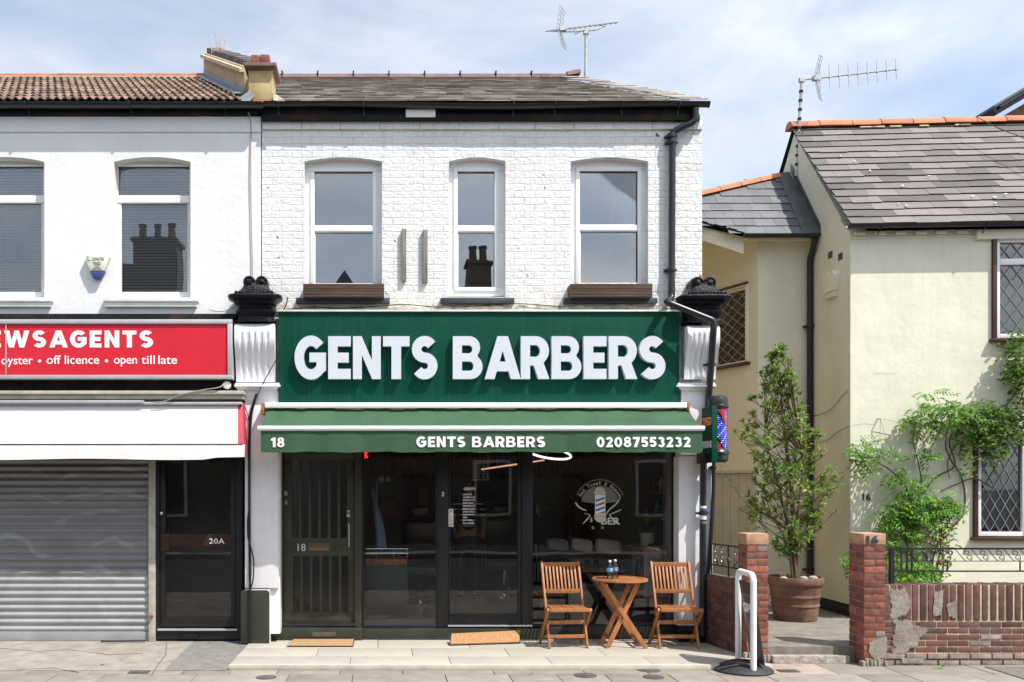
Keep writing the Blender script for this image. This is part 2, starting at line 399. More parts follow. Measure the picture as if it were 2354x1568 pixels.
# ---------------------------------------------------------------- ground
M['asphalt'] = pm('asphalt', (.05,.05,.05), .85, .3, 20, .8, 220, .006)
M['tarmac_patch'] = pm('worn_tarmac', (.17,.165,.145), .9, .55, 70, 1.0, 130, .012)
M['earth'] = pm('earth', (.10,.10,.09), .95, .2)
M['slab'] = pm('paving_slab', (.25,.222,.185), .85, .14, 5, .35, 90, .003, island=.2, gum=.7, dirt=.7, dirtcol=(.17,.15,.125))
M['slab_pink'] = pm('pink_paver', (.285,.225,.19), .85, .14, 7, .35, 90, .003, island=.16)
M['forecourt'] = pm('cream_porcelain', (.40,.368,.315), .65, .07, 3.2, .12, 60, .002, island=.06, gum=.35, dirt=.4, dirtcol=(.29,.265,.225))
M['lip'] = pm('cream_edge', (.50,.46,.38), .75, .12, 7, .3, 50, .003, dirt=.3, dirtcol=(.33,.29,.23))
M['concrete'] = pm('old_concrete', (.28,.252,.215), .9, .22, 5, .7, 60, .005, gum=.5, dirt=.65, dirtcol=(.20,.18,.155))
M['concrete_dark'] = pm('patched_concrete', (.185,.175,.16), .9, .2, 9, .6, 70, .005, dirt=.3, dirtcol=(.13,.12,.11))
M['path'] = pm('alley_concrete', (.18,.162,.138), .9, .28, 6, .7, 40, .006, dirt=.45, dirtcol=(.12,.105,.085))
M['crack'] = pm('crack', (.06,.052,.045), .95)
g = MB(); g.add([(-300,-300,-.24),(300,-300,-.24),(300,300,-.24),(-300,300,-.24)], [(0,1,2,3)])
kind(g.build('ground', M['earth']), 'structure')
g = MB(); g.box(-40,-13.2,-.22,40,-5.0,-.165); kind(g.build('road', M['asphalt']), 'structure')
g = MB(); g.box(-40,-16.9,-.22,40,-13.2,-.05); kind(g.build('far_pavement', M['slab']), 'structure')
PZ = -.05
g = MB(); g.box(-40,-4.85,-.22,40,9,PZ-.012); kind(g.build('pavement_bed', M['grout']), 'structure')
g = MB(); g.box(-40,-5.0,-.22,40,-4.85,PZ); kind(g.build('kerb', M['cement'], bevel=.01), 'structure')
g = MB(); y = -4.85; row = 0
while y < -1.0:
    d = .48 if row % 2 else .62
    x = -9 - R.random()*.8
    while x < 10:
        w = R.choice((.62,.62,.9,.47)); g.cur = 1 if R.random() < .07 else 0
        if y+d < -.8 and not (y + d > -1.35 and x < 4.0): g.box(x+.004, y+.004, PZ-.03, x+w-.004, min(y+d,-.84)-.004, PZ + R.uniform(-.002,.002))
        elif y < -1.40: g.box(x+.004, y+.004, PZ-.03, x+w-.004, (-1.36 if x < 3.7 else -.9)-.004, PZ + R.uniform(-.002,.002))
        x += w
    y += d; row += 1
kind(g.build('pavement', [M['slab'], M['slab_pink']], bevel=.004), 'structure')
# cream forecourt outside the barber shop
FL0, FL1 = (575-CX)/200, X(527,-1.33)
fr = lambda yy: 3.70 - .17*(yy)           # right side follows the low wall
g = MB(); yb = .4
rows = [(.40,-.42),(-.42,-.90),(-.90,-1.30)]
for i, (ya, yc) in enumerate(rows):
    lx = lambda yy: FL0 + (FL1-FL0)*(-min(yy,0)/1.33)
    xs = [None]; x = -1.05 + i*.37
    cuts = []
    while x < 3.3: cuts.append(x); x += 1.02
    cuts = [c for c in cuts if c > max(lx(ya), lx(yc)) + .1]
    edges = [(lx(ya), lx(yc))] + [(c, c) for c in cuts] + [(fr(ya), fr(yc))]
    for (a0, a1), (b0, b1) in zip(edges, edges[1:]):
        e = .003
        g.prismz([(a1+e,yc+e),(b1-e,yc+e),(b0-e,ya-e),(a0+e,ya-e)], -.045, 0 + R.uniform(-.001,.001))
kind(g.build('forecourt', M['forecourt'], bevel=.002), 'structure')
g = MB(); g.prismz([(FL1-.005,-1.345),(3.93,-1.345),(3.92,-1.302),(FL1,-1.302)], -.06, .001)
kind(g.build('forecourt_edge', M['lip'], bevel=.006), 'structure')
g = MB(); g.prismz([(FL0-.02,.3),(fr(.3),.3),(3.92,-1.30),(FL1,-1.30)], -.06, -.012); kind(g.build('forecourt_bed', M['grout']), 'structure')
# concrete apron outside the newsagent, with a darker patch before the side door
g = MB(); g.prismx([(.35,.0),(.35,-.2),(-1.38,-.2),(-1.38,-.044)], -9, X(430,-.3)); kind(g.build('concrete_apron', M['concrete']), 'structure')
g = MB()
def az(y): return -.044*(.35-y)/1.73
pa = [(X(430,-.3),.3),(FL0-.02,.3),(FL1-.01,-1.38),(X(430,-.3),-1.38)]
g.add([(x,y,az(y)-.002) for x,y in pa], [(0,1,2,3)]); kind(g.build('patched_apron', M['concrete_dark']), 'structure')
g = MB()
for pts in ([(0,1487),(90,1493),(160,1490),(250,1500),(330,1497)], [(350,1540),(362,1520),(380,1500),(384,1478)], [(40,1530),(120,1526),(180,1535)]):
    q = []
    for px,py in pts:
        d = (CAMZ)*K/(py-CY); yy = d-CAMD; q.append(Vector((X(px,yy)+R.uniform(-.01,.01), yy, az(yy)+.001)))
    g.tube(q, .0035, 4)
kind(g.build('apron_crack', M['crack']), 'structure')
# alley path with its step
g = MB(); g.prismz([(3.93,-.93),(5.10,-.96),(5.10,-.75),(8.5,-.75),(8.5,6),(3.0,6),(3.6,1.0),(3.93,-.7)], -.22, .115)
kind(g.build('alley_path', M['path'], bevel=.012), 'structure')
g = MB(); g.prismz([(4.07,-1.03),(4.87,-1.03),(4.87,-.932),(4.07,-.932)], -.2, .03); kind(g.build('path_step', M['cement'], bevel=.015), 'structure')
g = MB(); g.prismz([(X(2262,-1.2),-1.21),(7.6,-1.21),(7.6,-3.4),(X(2400,-2.1),-3.4)], PZ+.003, PZ+.009); kind(g.build('tarmac_patch', M['tarmac_patch']), 'structure')
# small iron covers set in the pavement
def cover(px, py, rx, ry, lab, square=False):
    d = (CAMZ-PZ)*K/(py-CY); yy = d-CAMD; x = X(px,yy)
    t = thing('service_cover', lab, 'service cover', (x,yy,PZ+.004), 'iron service covers in the pavement')
    m = MB()
    if square: m.box(x-rx,yy-ry,PZ-.01,x+rx,yy+ry,PZ+.007)
    else: m.lathe([(0,PZ-.01),(rx,PZ-.01),(rx,PZ+.006),(rx*.9,PZ+.008),(0,PZ+.008)], (x,yy,0), 20)
    m.build('plate', M['cover'], t, bevel=.002)
    m = MB()
    for i in range(-3,4): m.box(x+i*rx*.22-.006, yy-ry*.6, PZ+.0085, x+i*rx*.22+.006, yy+ry*.6, PZ+.012)
    m.build('tread', M['cover_rim'], t)
M['cover'] = pm('iron_cover', (.075,.072,.07), .6, .3, 30, .4, 80, .003)
M['cover_rim'] = pm('iron_tread', (.13,.125,.12), .55, .3, 30)
cover(612,1558,.10,.10,'round iron stopcock cover in the pavement below the green door mat')
cover(320,1546,.10,.07,'square metal cover in the pavement in front of the closed shutter', True)
cover(1346,1553,.11,.11,'round iron cover in the pavement below the folding table, nearest the chairs')
cover(1492,1541,.115,.115,'larger round iron cover nearest the forecourt edge, below the right chair')
cover(1502,1557,.10,.10,'round iron cover closest to the bottom edge, just in front of another cover')
cover(1812,1543,.10,.06,'small square grey cover in the pavement beside the swing sign base', True)
# ---------------------------------------------------------------- heavy geometric capitals and figures, drawn as outlines
from mathutils.geometry import tessellate_polygon
def g_arc(cx, cy, rx, ry, a0, a1, n=10): return [(cx+rx*math.cos(math.radians(a0+(a1-a0)*i/n)), cy+ry*math.sin(math.radians(a0+(a1-a0)*i/n))) for i in range(n+1)]
def g_stroke(path, w):
    h = w/2; L = []; Rr = []; n = len(path)
    for i in range(n):
        p = Vector(path[i]).to_2d(); a = Vector(path[max(i-1,0)]).to_2d(); b = Vector(path[min(i+1,n-1)]).to_2d()
        d0 = (p-a).normalized() if i else (b-p).normalized(); d1 = (b-p).normalized() if i < n-1 else d0
        n0 = Vector((-d0.y,d0.x)); n1 = Vector((-d1.y,d1.x)); m = n0+n1
        m = n0 if m.length < .2 else m.normalized(); k = h/max(.45, m.dot(n0))
        L.append(tuple(p+m*k)); Rr.append(tuple(p-m*k))
    return L + Rr[::-1]
GB = {}
GB['E'] = (.56, [[(0,0),(.56,0),(.56,.235),(.235,.235),(.235,.385),(.51,.385),(.51,.615),(.235,.615),(.235,.765),(.56,.765),(.56,1),(0,1)]])
GB['T'] = (.66, [[(.21,0),(.45,0),(.45,.765),(.66,.765),(.66,1),(0,1),(0,.765),(.21,.765)]])
GB['N'] = (.69, [[(0,0),(.22,0),(.22,.56),(.475,0),(.69,0),(.69,1),(.47,1),(.47,.44),(.215,1),(0,1)]])
GB['A'] = (.88, [[(0,0),(.24,0),(.295,.18),(.585,.18),(.64,0),(.88,0),(.57,1),(.31,1)], [(.365,.405),(.515,.405),(.44,.66)]])
GB['B'] = (.73, [[(0,0),(.445,0)]+g_arc(.445,.285,.285,.285,-90,52,9)+g_arc(.405,.735,.265,.265,-42,90,8)+[(0,1)],
                 [(.225,.19),(.225,.41)]+g_arc(.42,.30,.09,.11,90,-90,6), [(.225,.60),(.225,.79)]+g_arc(.395,.695,.085,.095,90,-90,6)])
GB['R'] = (.70, [[(0,0),(.225,0),(.225,.315),(.315,.315),(.43,0),(.70,0),(.555,.375)]+g_arc(.37,.66,.32,.34,-48,90,10)+[(0,1)],
                 [(.225,.52),(.225,.795)]+g_arc(.36,.657,.11,.138,90,-90,7)])
GB['G'] = (.78, [g_arc(.41,.5,.41,.515,42,318,26)+[(.78,.20),(.78,.615),(.37,.615),(.37,.395),(.545,.395),(.545,.315)]+g_arc(.41,.5,.18,.275,312,48,20)])
GB['S'] = (.64, [g_stroke(g_arc(.32,.695,.20,.195,32,270,15)+g_arc(.32,.305,.20,.195,90,-148,15)[1:], .235)])
GB['W'] = (1.20, [[(0,1),(.24,1),(.36,.40),(.50,1),(.70,1),(.84,.40),(.96,1),(1.20,1),(.96,0),(.735,0),(.60,.58),(.465,0),(.24,0)]])
GB['0'] = (.68, [g_arc(.34,.5,.34,.51,0,345,23), g_arc(.34,.5,.115,.275,0,345,23)[::-1]])
GB['1'] = (.42, [[(.16,0),(.41,0),(.41,1),(.19,1),(0,.86),(0,.63),(.16,.73)]])
GB['2'] = (.62, [g_stroke(g_arc(.31,.69,.19,.195,168,-38,12)+[(.20,.115),(.62,.115)], .23)])
GB['3'] = (.60, [g_stroke(g_arc(.28,.725,.18,.165,155,-58,11)+g_arc(.29,.31,.20,.20,62,-155,12), .215)])
GB['5'] = (.60, [g_stroke([(.57,.885),(.16,.885),(.135,.55)]+g_arc(.29,.34,.20,.225,108,-152,13), .22)])
GB['7'] = (.58, [[(0,1),(.58,1),(.58,.80),(.33,0),(.08,0),(.31,.77),(0,.77)]])
GB['8'] = (.66, [g_arc(.33,.285,.33,.295,138,402,20)+g_arc(.33,.745,.29,.265,-32,212,18), g_arc(.33,.28,.125,.09,0,345,15)[::-1], g_arc(.33,.745,.105,.075,0,345,15)[::-1]])
GB['O'] = (.80, [g_arc(.40,.5,.40,.51,0,345,23), g_arc(.40,.5,.17,.275,0,345,23)[::-1]])
GB['P'] = (.68, [[(0,0),(.225,0),(.225,.29)]+g_arc(.36,.645,.32,.355,-90,90,12)+[(0,1)], [(.225,.49),(.225,.795)]+g_arc(.36,.643,.10,.152,90,-90,7)])
def bold_letters(s, x0, x1, z0, z1, frame, thick, gap=.07, space=.30):
    """one mesh builder per character, the word filling the rectangle"""
    tot = 0; pos = []
    for ch in s:
        if ch == ' ': tot += space; pos.append(None); continue
        g_ = gap - (.05 if ch in 'A' else 0); pos.append(tot); tot += GB[ch][0] + g_
    tot -= gap; k = (x1-x0)/tot; h = z1-z0; out = []
    for ch, p in zip(s, pos):
        if p is None: continue
        w, loops = GB[ch]; q = [[(x0+(p+a)*k, z0+b*h) for a,b in L] for L in loops]
        tris = tessellate_polygon([[Vector((a,b,0)) for a,b in L] for L in q])
        flat_ = [pt for L in q for pt in L]; n = len(flat_); m = MB()
        f = [list(t) for t in tris] + [[i+n for i in reversed(t)] for t in tris]; o = 0
        for L in q:
            c = len(L)
            for i in range(c): j = (i+1) % c; f.append([o+i, o+i+n, o+j+n, o+j])
            o += c
        m.add([frame(a,b,thick) for a,b in flat_]+[frame(a,b,0.0) for a,b in flat_], f); out.append(m)
    return out
def bold_text(mb, *a, **k):
    for m in bold_letters(*a, **k): mb.add(m.v, m.f)
    return mb
# ---------------------------------------------------------------- text
def text_geo(s, offset=0.0, spacing=1.0):
    cu = bpy.data.curves.new('t', 'FONT'); cu.body = s; cu.offset = offset; cu.resolution_u = 4; cu.space_character = spacing
    cu.fill_mode = 'FRONT'; cu.extrude = 0
    ob = bpy.data.objects.new('t', cu); COL.objects.link(ob)
    dg = bpy.context.evaluated_depsgraph_get(); dg.update()
    me = bpy.data.meshes.new_from_object(ob.evaluated_get(dg))
    bm = bmesh.new(); bm.from_mesh(me)
    bmesh.ops.remove_doubles(bm, verts=bm.verts, dist=1e-5)
    bmesh.ops.dissolve_limit(bm, angle_limit=.01, verts=bm.verts, edges=bm.edges)
    bm.verts.ensure_lookup_table(); bm.verts.index_update()
    vs = [(v.co.x, v.co.y) for v in bm.verts]; fs = [[v.index for v in f.verts] for f in bm.faces]
    bm.free(); bpy.data.objects.remove(ob); bpy.data.curves.remove(cu); bpy.data.meshes.remove(me)
    return vs, fs
def solid_text(mb, s, x0, x1, z0, z1, frame, thick, offset=0.0, spacing=1.0, fit=True):
    """letters filling a rectangle; frame(u,w,d) -> point, d = distance out of the surface"""
    vs, fs = text_geo(s, offset, spacing)
    xa = min(v[0] for v in vs); xb = max(v[0] for v in vs); za = min(v[1] for v in vs); zb = max(v[1] for v in vs)
    q = [((v[0]-xa)/(xb-xa)*(x1-x0)+x0, (v[1]-za)/(zb-za)*(z1-z0)+z0) for v in vs]
    n = len(q)
    v3 = [frame(a,b,thick) for a,b in q] + [frame(a,b,0.0) for a,b in q]
    f3 = [list(f) for f in fs] + [[i+n for i in reversed(f)] for f in fs]
    ec = {}
    for f in fs:
        for i in range(len(f)): ec[(f[i], f[(i+1)%len(f)])] = 1
    for (a, b) in list(ec):
        if (b, a) not in ec: f3.append([a, a+n, b+n, b])
    mb.add(v3, f3); return mb
def wallframe(Y): return lambda u,w,d: (u, Y-d, w)

def arch_pts(x0, x1, zs, rise, n=12):
    c = x1-x0; r = (c*c/4+rise*rise)/(2*rise); cx = (x0+x1)/2; cz = zs+rise-r
    a = math.asin(c/2/r)
    return [(cx + r*math.sin(-a+2*a*i/n), cz + r*math.cos(-a+2*a*i/n)) for i in range(n+1)]
def wall_open(mb, x0, x1, z0, z1, ops, y0, y1):
    """wall with openings (ox0,ox1,oz0,spring,rise)"""
    cur = x0
    for (a,b,oz,sp,rise) in sorted(ops):
        mb.box(cur,y0,z0,a,y1,z1)
        mb.box(a,y0,z0,b,y1,oz)
        if rise: mb.prism(arch_pts(a,b,sp,rise) + [(b,z1),(a,z1)], y0, y1)
        else: mb.box(a,y0,sp,b,y1,z1)
        cur = b
    mb.box(cur,y0,z0,x1,y1,z1)

def rails(mb, fx0, fy0, fx1, fy1, panes, Yf, Yb):
    """sash frame: everything in the outer rect except the pane rects (stacked panes)"""
    ps = sorted(panes, key=lambda p: p[1]); top = fy0
    for (a,b,c,d) in ps:
        mb.fbox(fx0,top,fx1,b,Yf,Yb)
        mb.box(X(fx0,Yf),Yf,Z(b,Yf),X(a,Yf),Yb,Z(d,Yf)); mb.box(X(c,Yf),Yf,Z(b,Yf),X(fx1,Yf),Yb,Z(d,Yf))
        top = d
    mb.fbox(fx0,top,fx1,fy1,Yf,Yb)

def slates(mb, o, u, v, w, h, tw, gauge, lean=.010, thick=.007, shift=0.0, keep=None, jit=.006, over=1.45, seed=1):
    """courses of lapped slates on a slope: o corner, u along the eave, v up the slope"""
    rr = random.Random(seed); o = Vector(o); u = Vector(u).normalized(); v = Vector(v).normalized(); n = u.cross(v).normalized()
    r = 0; t = 0.0
    while t < h - gauge*.3:
        x = -tw*(.5 if r % 2 else 0) + rr.uniform(-.02,.02)
        while x < w:
            ww = tw*rr.uniform(.9,1.08); a = max(x+.0015, 0); b = min(x+ww-.0015, w)
            if b-a > .03:
                L = min(gauge*over, h-t)
                sh = shift*(t/h)
                mid = o + u*((a+b)/2+sh) + v*(t+gauge/2)
                if keep is None or keep(mid):
                    j = rr.uniform(-jit,jit); lift = lean + rr.uniform(0,.004); rot = rr.uniform(-.012,.012)
                    c0 = o + u*(a+sh) + v*(t+j-rot*(b-a)/2) + n*lift; c1 = o + u*(b+sh) + v*(t+j+rot*(b-a)/2) + n*(lift+rr.uniform(-.002,.002))
                    c2 = o + u*(b+sh) + v*(t+L); c3 = o + u*(a+sh) + v*(t+L)
                    top = [c + n*thick for c in (c0,c1)] + [c2 + n*.002, c3 + n*.002]
                    mb.add([c0,c1,c2,c3]+top, [(4,5,6,7),(0,1,5,4),(1,2,6,5),(3,0,4,7),(3,2,1,0)])
            x += ww
        t += gauge; r += 1
def gutter(mb, a, b, r=.06, lip=.006, seg=8):
    """half-round trough from a to b, open at the top"""
    a = Vector(a); b = Vector(b); d = (b-a).normalized(); out = d.cross(Vector((0,0,1))).normalized(); up = Vector((0,0,1))
    prof = [(out*math.cos(t)*rr_ - up*math.sin(t)*rr_) for rr_, rng in ((r, range(seg+1)), (r-lip, range(seg,-1,-1))) for t in [PI*k/seg for k in rng]]
    mb.loft([[a+p for p in prof],[b+p for p in prof]], True, True)

# ================================================================ newsagent
NA = thing('newsagent_shop', 'white rendered shop with red tiled roof and its metal shutter pulled down', 'building', (-4.2, 1.0, 0))
YN = -.012
XL = -8.2; XP = X(600)
nw = []
for (pa, pb) in ((262,438), (-74,102)):
    nw.append((X(pa,YN), X(pb,YN), Z(684,YN), Z(372,YN), .055))
m = MB(); wall_open(m, XL, XP-.001, Z(905,YN), Z(268,YN), nw, YN, .34)
# flank walls and back so the upper floor is a closed box
m.prismz([(XP-.3,.34),(XP-.001,.34),(XP-.001-.4*5,5.3),(XP-.3-.4*5,5.3)], 2.2, Z(268,YN))
m.box(XL,.34,2.2,XL+.3,5.3,Z(268,YN)); m.box(XL,5.3,0,XP-2.3,5.5,Z(268,YN))
m.box(XL+.3,.34,2.9,XP-.45,.9,3.0)
m.build('wall', M['render_white'], NA)
m = MB(); m.fbox(-770,268,600,303,-.03,YN-.001); m.build('cornice_band', M['render_white'], NA, bevel=.004)
for i, (pa, pb, dx) in enumerate(((262,438,0), (-74,102,-336))):
    m = MB(); rails(m, 258+dx, 362, 442+dx, 686, [(272+dx,382,435+dx,449),(279+dx,468,431+dx,671)], .12, .17)
    w = m.build('window', M['old_white'], NA, bevel=.004)
    m = MB(); m.fbox(264+dx,450,438+dx,466,.11,.119); m.fbox(266+dx,377,437+dx,383,.112,.119); m.build('transom', M['upvc'], w, bevel=.003)
    for (a,b,c,d) in ((272,382,435,449),(279,468,431,671)):
        m = MB(); m.fbox(a+dx-2,b-2,c+dx+2,d+2,.145,.15); m.build('pane', M['glass_up2'], w)
    m = MB(); zz = Z(680,.22); 
    while zz < Z(376,.22):
        m.obox((X(350+dx,.22),.22,zz), (1,0,0), (0,-.42,.9), (0,.9,.42), X(446,.22)-X(262,.22), .0265, .0012); zz += .034
    for q in (292,352,415): m.box(X(q+dx,.2),.2,Z(680,.2),X(q+dx+.6,.2),.202,Z(380,.2))
    m.build('blind', M['blind'], w)
    m = MB(); m.fbox(237+dx,684,455+dx,693,-.075,.11); m.fbox(240+dx,693,452+dx,705,-.055,YN-.001)
    m.build('sill', M['old_white'], w, bevel=.006)
m = MB(); m.box(XL+.3,.5,3.0,XP-.35,.52,5.9); m.build('dark_backing', M['dark_in'], NA)
# eave
EY = -.17; EZ = Z(234,EY); RY = 2.4; RZ = Z(181,RY)
sl_v = Vector((0, RY-EY, RZ-EZ)); SLH = sl_v.length
m = MB(); m.box(XL,-.075,Z(263,-.075),X(592),-.012,Z(240,-.075)); m.box(XL,-.10,Z(247,-.1),X(592),-.076,Z(238,-.1))
m.build('fascia_board', M['fascia_black'], NA, bevel=.004)
m = MB(); gutter(m, (XL,-.16,EZ-.012), (X(604,-.16),-.16,EZ-.012), .056)
m.build('gutter', M['black_pipe'], NA)
for px in (50,291,512,-190,-430):
    x = X(px,-.3); q = [Vector((x,-.16+math.cos(t)*.062,EZ-.012-math.sin(t)*.062)) for t in [PI*k/8 for k in range(9)]]
    q += [Vector((x,-.10,EZ-.05)), Vector((x,-.082,EZ-.13))]
    m = MB(); m.tube(q, .009, 6); m.build('gutter_bracket', M['black_pipe'], NA)
# pantile roof
m = MB(); n = Vector((0,-sl_v.z,sl_v.y)).normalized()
m.add([Vector((XL,EY+.02,EZ-.03)), Vector((X(590),EY+.02,EZ-.03)), Vector((X(590)-1.05,RY,RZ-.03)), Vector((XL,RY,RZ-.03)),
       Vector((XL,5.2,EZ-.02)), Vector((X(590)-2.2,5.2,EZ-.02))], [(0,1,2,3),(3,2,5,4)])
m.build('roof_deck', M['felt'], NA, recalc=False)
m = MB(); rt = random.Random(3); vv = sl_v.normalized(); gauge = .285; tw = .184; row = 0; t = 0
pxl = lambda yy: X(578) - .41*max(yy,0)
while t < SLH-.05:
    x = XL
    while x < X(600):
        o = Vector((0,EY,EZ)) + vv*t
        if x + tw*.8 < pxl(o.y+.15):
            L = min(gauge*1.12, SLH-t); lo = []; hi = []
            lift = .026 + rt.uniform(0,.007); j = rt.uniform(-.008,.008); k9 = 13
            for k in range(k9):
                a = k/12; q = (a*2) % 1 if k < 12 else 0
                hgt = .026*math.sin(PI*min(1,q/.68)) if q < .68 else -.002
                base = Vector((x+a*(tw+.004), 0, 0))
                lo.append(base + o + vv*j + n*(lift+hgt)); hi.append(base + o + vv*L + n*(.004+hgt))
            lo2 = [p - n*.016 for p in lo]
            m.add(lo+hi+lo2, [(i,i+1,i+1+k9,i+k9) for i in range(k9-1)] + [(i+2*k9,i+2*k9+1,i+1,i) for i in range(k9-1)])
        x += tw
    t += gauge; row += 1
m.build('roof_tiles', M['pantile'], NA, recalc=False, sharp=50)
m = MB(); x = XL
while x < X(470,RY)-.1:
    L = .46; mid = Vector((x+L/2, RY, RZ-.01)); r = .10
    loops = [[Vector((xx,RY+math.cos(t)*r*1.1,RZ-.03+math.sin(t)*r*(1 if xx==x else .93))) for t in [PI*k/8 for k in range(9)]] for xx in (x, x+L-.012)]
    m.loft(loops, True, True); x += L
m.build('ridge_tile', M['ridge_red'], NA, sharp=50)
m = MB(); m.box(XL,RY-.13,RZ-.06,X(470,RY),RY+.13,RZ-.015); m.build('ridge_bedding', M['mortar'], NA)
# party wall parapet with its pier
sk_ = -.41
def roofz(y): return EZ + (RZ-EZ)*(y-EY)/(RY-EY) if y < RY else RZ - (RZ-EZ)*(y-RY)/(RY-EY)
pw = thing('parapet', 'stepped party wall above the roofs with yellow rendered pier and red tile cap', 'parapet wall', (-1.6,0.2,6.0))
def para(mb, y0, y1, xo0, xo1, dz0, dz1, steps=1):
    for i in range(steps):
        ya = y0+(y1-y0)*i/steps; yb = y0+(y1-y0)*(i+1)/steps
        lo = [Vector((X(572)+xo0+sk_*y, y, roofz(y)+dz0)) for y in (ya,yb)]; lo2 = [Vector((X(572)+xo1+sk_*y, y, roofz(y)+dz0)) for y in (ya,yb)]
        hi = [p + Vector((0,0,dz1-dz0)) for p in lo]; hi2 = [p + Vector((0,0,dz1-dz0)) for p in lo2]
        mb.add([lo[0],lo2[0],lo2[1],lo[1],hi[0],hi2[0],hi2[1],hi[1]], [(3,2,1,0),(4,5,6,7),(0,1,5,4),(1,2,6,5),(2,3,7,6),(3,0,4,7)])
m = MB(); para(m, .2, 2.40, 0, .24, -.25, .30); m.build('wall', M['stucco_tan'], pw)
m = MB(); para(m, .22, 2.395, -.05, .26, .30, .345, 1); para(m, .23, 2.39, .0, .23, .3452, .365, 1); m.build('tile_crease', M['mortar'], pw)
m = MB()
for i in range(25): 
    y0 = .24 + i*.085; para(m, y0, y0+.072, .035, .225, .340, .435+R.uniform(-.008,.008))
m.build('brick_coping', M['brick_dark'], pw)
m = MB()
for i in range(6):
    y0 = .18 + i*.36; para(m, y0, y0+.375, -.012-.002*(i%2), -.002, -.02, .115+.012*(i%2))
    para(m, y0, y0+.37, -.13, -.012, .050, .060)
m.build('lead_flashing', M['lead'], pw, bevel=.003)
m = MB(); m.fbox(571,157,626,229,-.10,.24); m.build('pier', M['stucco_yellow'], pw, bevel=.01)
m = MB(); m.fbox(560,143,635,151,-.17,.31); m.fbox(564,151.2,631,157,-.14,.28); m.build('pier_cap', M['ridge_dark'], pw, bevel=.004)
m = MB(); m.fbox(577,126,597,143,-.06,.16); m.fbox(598,125,619,143,-.06,.16); m.build('top_brick', M['brick_red'], pw, bevel=.006)
m = MB(); m.fbox(568,229.3,626,236,-.115,.2); m.build('base_tile', M['ridge_orange'], pw, bevel=.004)
m = MB(); a = P(548,226,-.13); b = P(572,210,-.10); c = P(586,219,-.14); d = P(575,232,-.2); e = P(556,232,-.2)
m.add([a,b,c,d,e]+[p+Vector((0,.004,.004)) for p in (a,b,c,d,e)], [(0,1,2,3,4),(9,8,7,6,5),(0,5,6,1),(1,6,7,2),(2,7,8,3),(3,8,9,4),(4,9,5,0)]); m.build('loose_lead', M['lead'], pw)
# dry weeds growing out of the parapet top
m = MB(); c0 = P(503,122,2.0)
for i in range(40):
    a = R.uniform(0,2*PI); l = R.uniform(.05,.16) if i % 4 else R.uniform(.16,.38); b0 = c0+Vector((R.uniform(-.12,.12),R.uniform(-.1,.1),-.02))
    m.tube([b0, b0+Vector((math.cos(a)*l*.2,math.sin(a)*l*.2,l*.6)), b0+Vector((math.cos(a)*l*.45,math.sin(a)*l*.4,l))], [.003,.002,.001], 4)
tag(m.build('dry_weed', pm('dry_stalk', (.60,.45,.36), .9, .3, 20)), 'tuft of dry pinkish weeds growing on the parapet top', 'plant')

# shopfront of the newsagent
m = MB(); m.box(XL,-.10,Z(734,-.1),X(545,-.1),YN-.001,Z(721,-.1)); m.box(XL,-.06,Z(900,-.06),X(545,-.06),YN-.001,Z(735,-.06)); m.build('shop_cornice', M['fascia_black'], NA, bevel=.006)
m = MB(); m.fbox(-900,898,560,906,-.30,-.061); m.fbox(-900,906.3,558,917,-.27,-.061); m.build('awning_rail', M['post_grey'], NA, bevel=.004)
m = MB(); m.fbox(-900,917.5,562,1052,-.02,.3); m.build('shop_lintel', M['fascia_black'], NA)
# red fascia sign
ns = thing('shop_sign', 'red newsagents sign with white lettering in a silver frame', 'shop sign', (-3.2,-.2,Z(870,-.2)))
m = MB(); m.fbox(-300,744,523,862,-.225,-.11); m.build('panel', M['red_sign'], ns)
m = MB()
for (a,b,c,d) in ((-300,734,534,744),(-300,862,534,871),(523,744.2,534,861.8)): m.fbox(a,b,c,d,-.245,-.105)
m.fbox(12,744.2,15,861.8,-.229,-.226)
m.build('frame', M['alu_bare'], ns, bevel=.004)
m = MB(); YS = -.2255
full0 = -61
bold_text(m, 'NEWSAGENTS', X(-66,YS), X(352,YS), Z(799,YS), Z(760,YS), wallframe(YS), .003, gap=.15)
m.build('headline_lettering', M['letter_white'], ns)
for w_, a_, b_, c_, d_ in (('oyster',3,76,844,822),('off',107,140,837,817),('licence',149,228,837,817),('open',262,315,843,823),('till',325,356,837,817),('late',364,407,837,817)):
    m = MB(); solid_text(m, w_, X(a_,YS), X(b_,YS), Z(c_,YS), Z(d_,YS), wallframe(YS), .003, .006); m.build('small_lettering', M['letter_white'], ns)
for px in (91,245):
    m = MB(); m.lathe([(0,0),(.018,0),(.018,.003),(0,.003)], (0,0,0), 14); m.v = [(X(px,YS)+p[0], YS-p[2], Z(830,YS)+p[1]) for p in m.v]; m.build('bullet', M['letter_white'], ns)
# white roller awning
aw = thing('shop_awning', 'white canvas awning with dark red end above the grey shutter', 'awning', (-3,-.4,Z(930,-.3)))
m = MB()
y0, y1 = -.24, -.44
xa, xb = X(-900,-.3), X(547,y0)
xb1 = X(547,y1)
m.add([(xa,y0,Z(929,y0)),(xb,y0,Z(929,y0)),(xb1,y1,Z(1021,y1)),(xa,y1,Z(1024,y1))], [(0,1,2,3)])
m.add([(xa,y0+.01,Z(930,y0)),(xb,y0+.01,Z(930,y0)),(xb1,y1+.01,Z(1022,y1)),(xa,y1+.01,Z(1025,y1))], [(3,2,1,0)])
m.build('canvas', M['awning_white'], aw, recalc=False)
m = MB(); m.add([(xb+.002,y0,Z(929,y0)),(X(557,y0),y0+.02,Z(925,y0)),(X(560,y1),y1+.02,Z(1024,y1)),(xb1+.002,y1,Z(1021,y1))], [(0,1,2,3)])
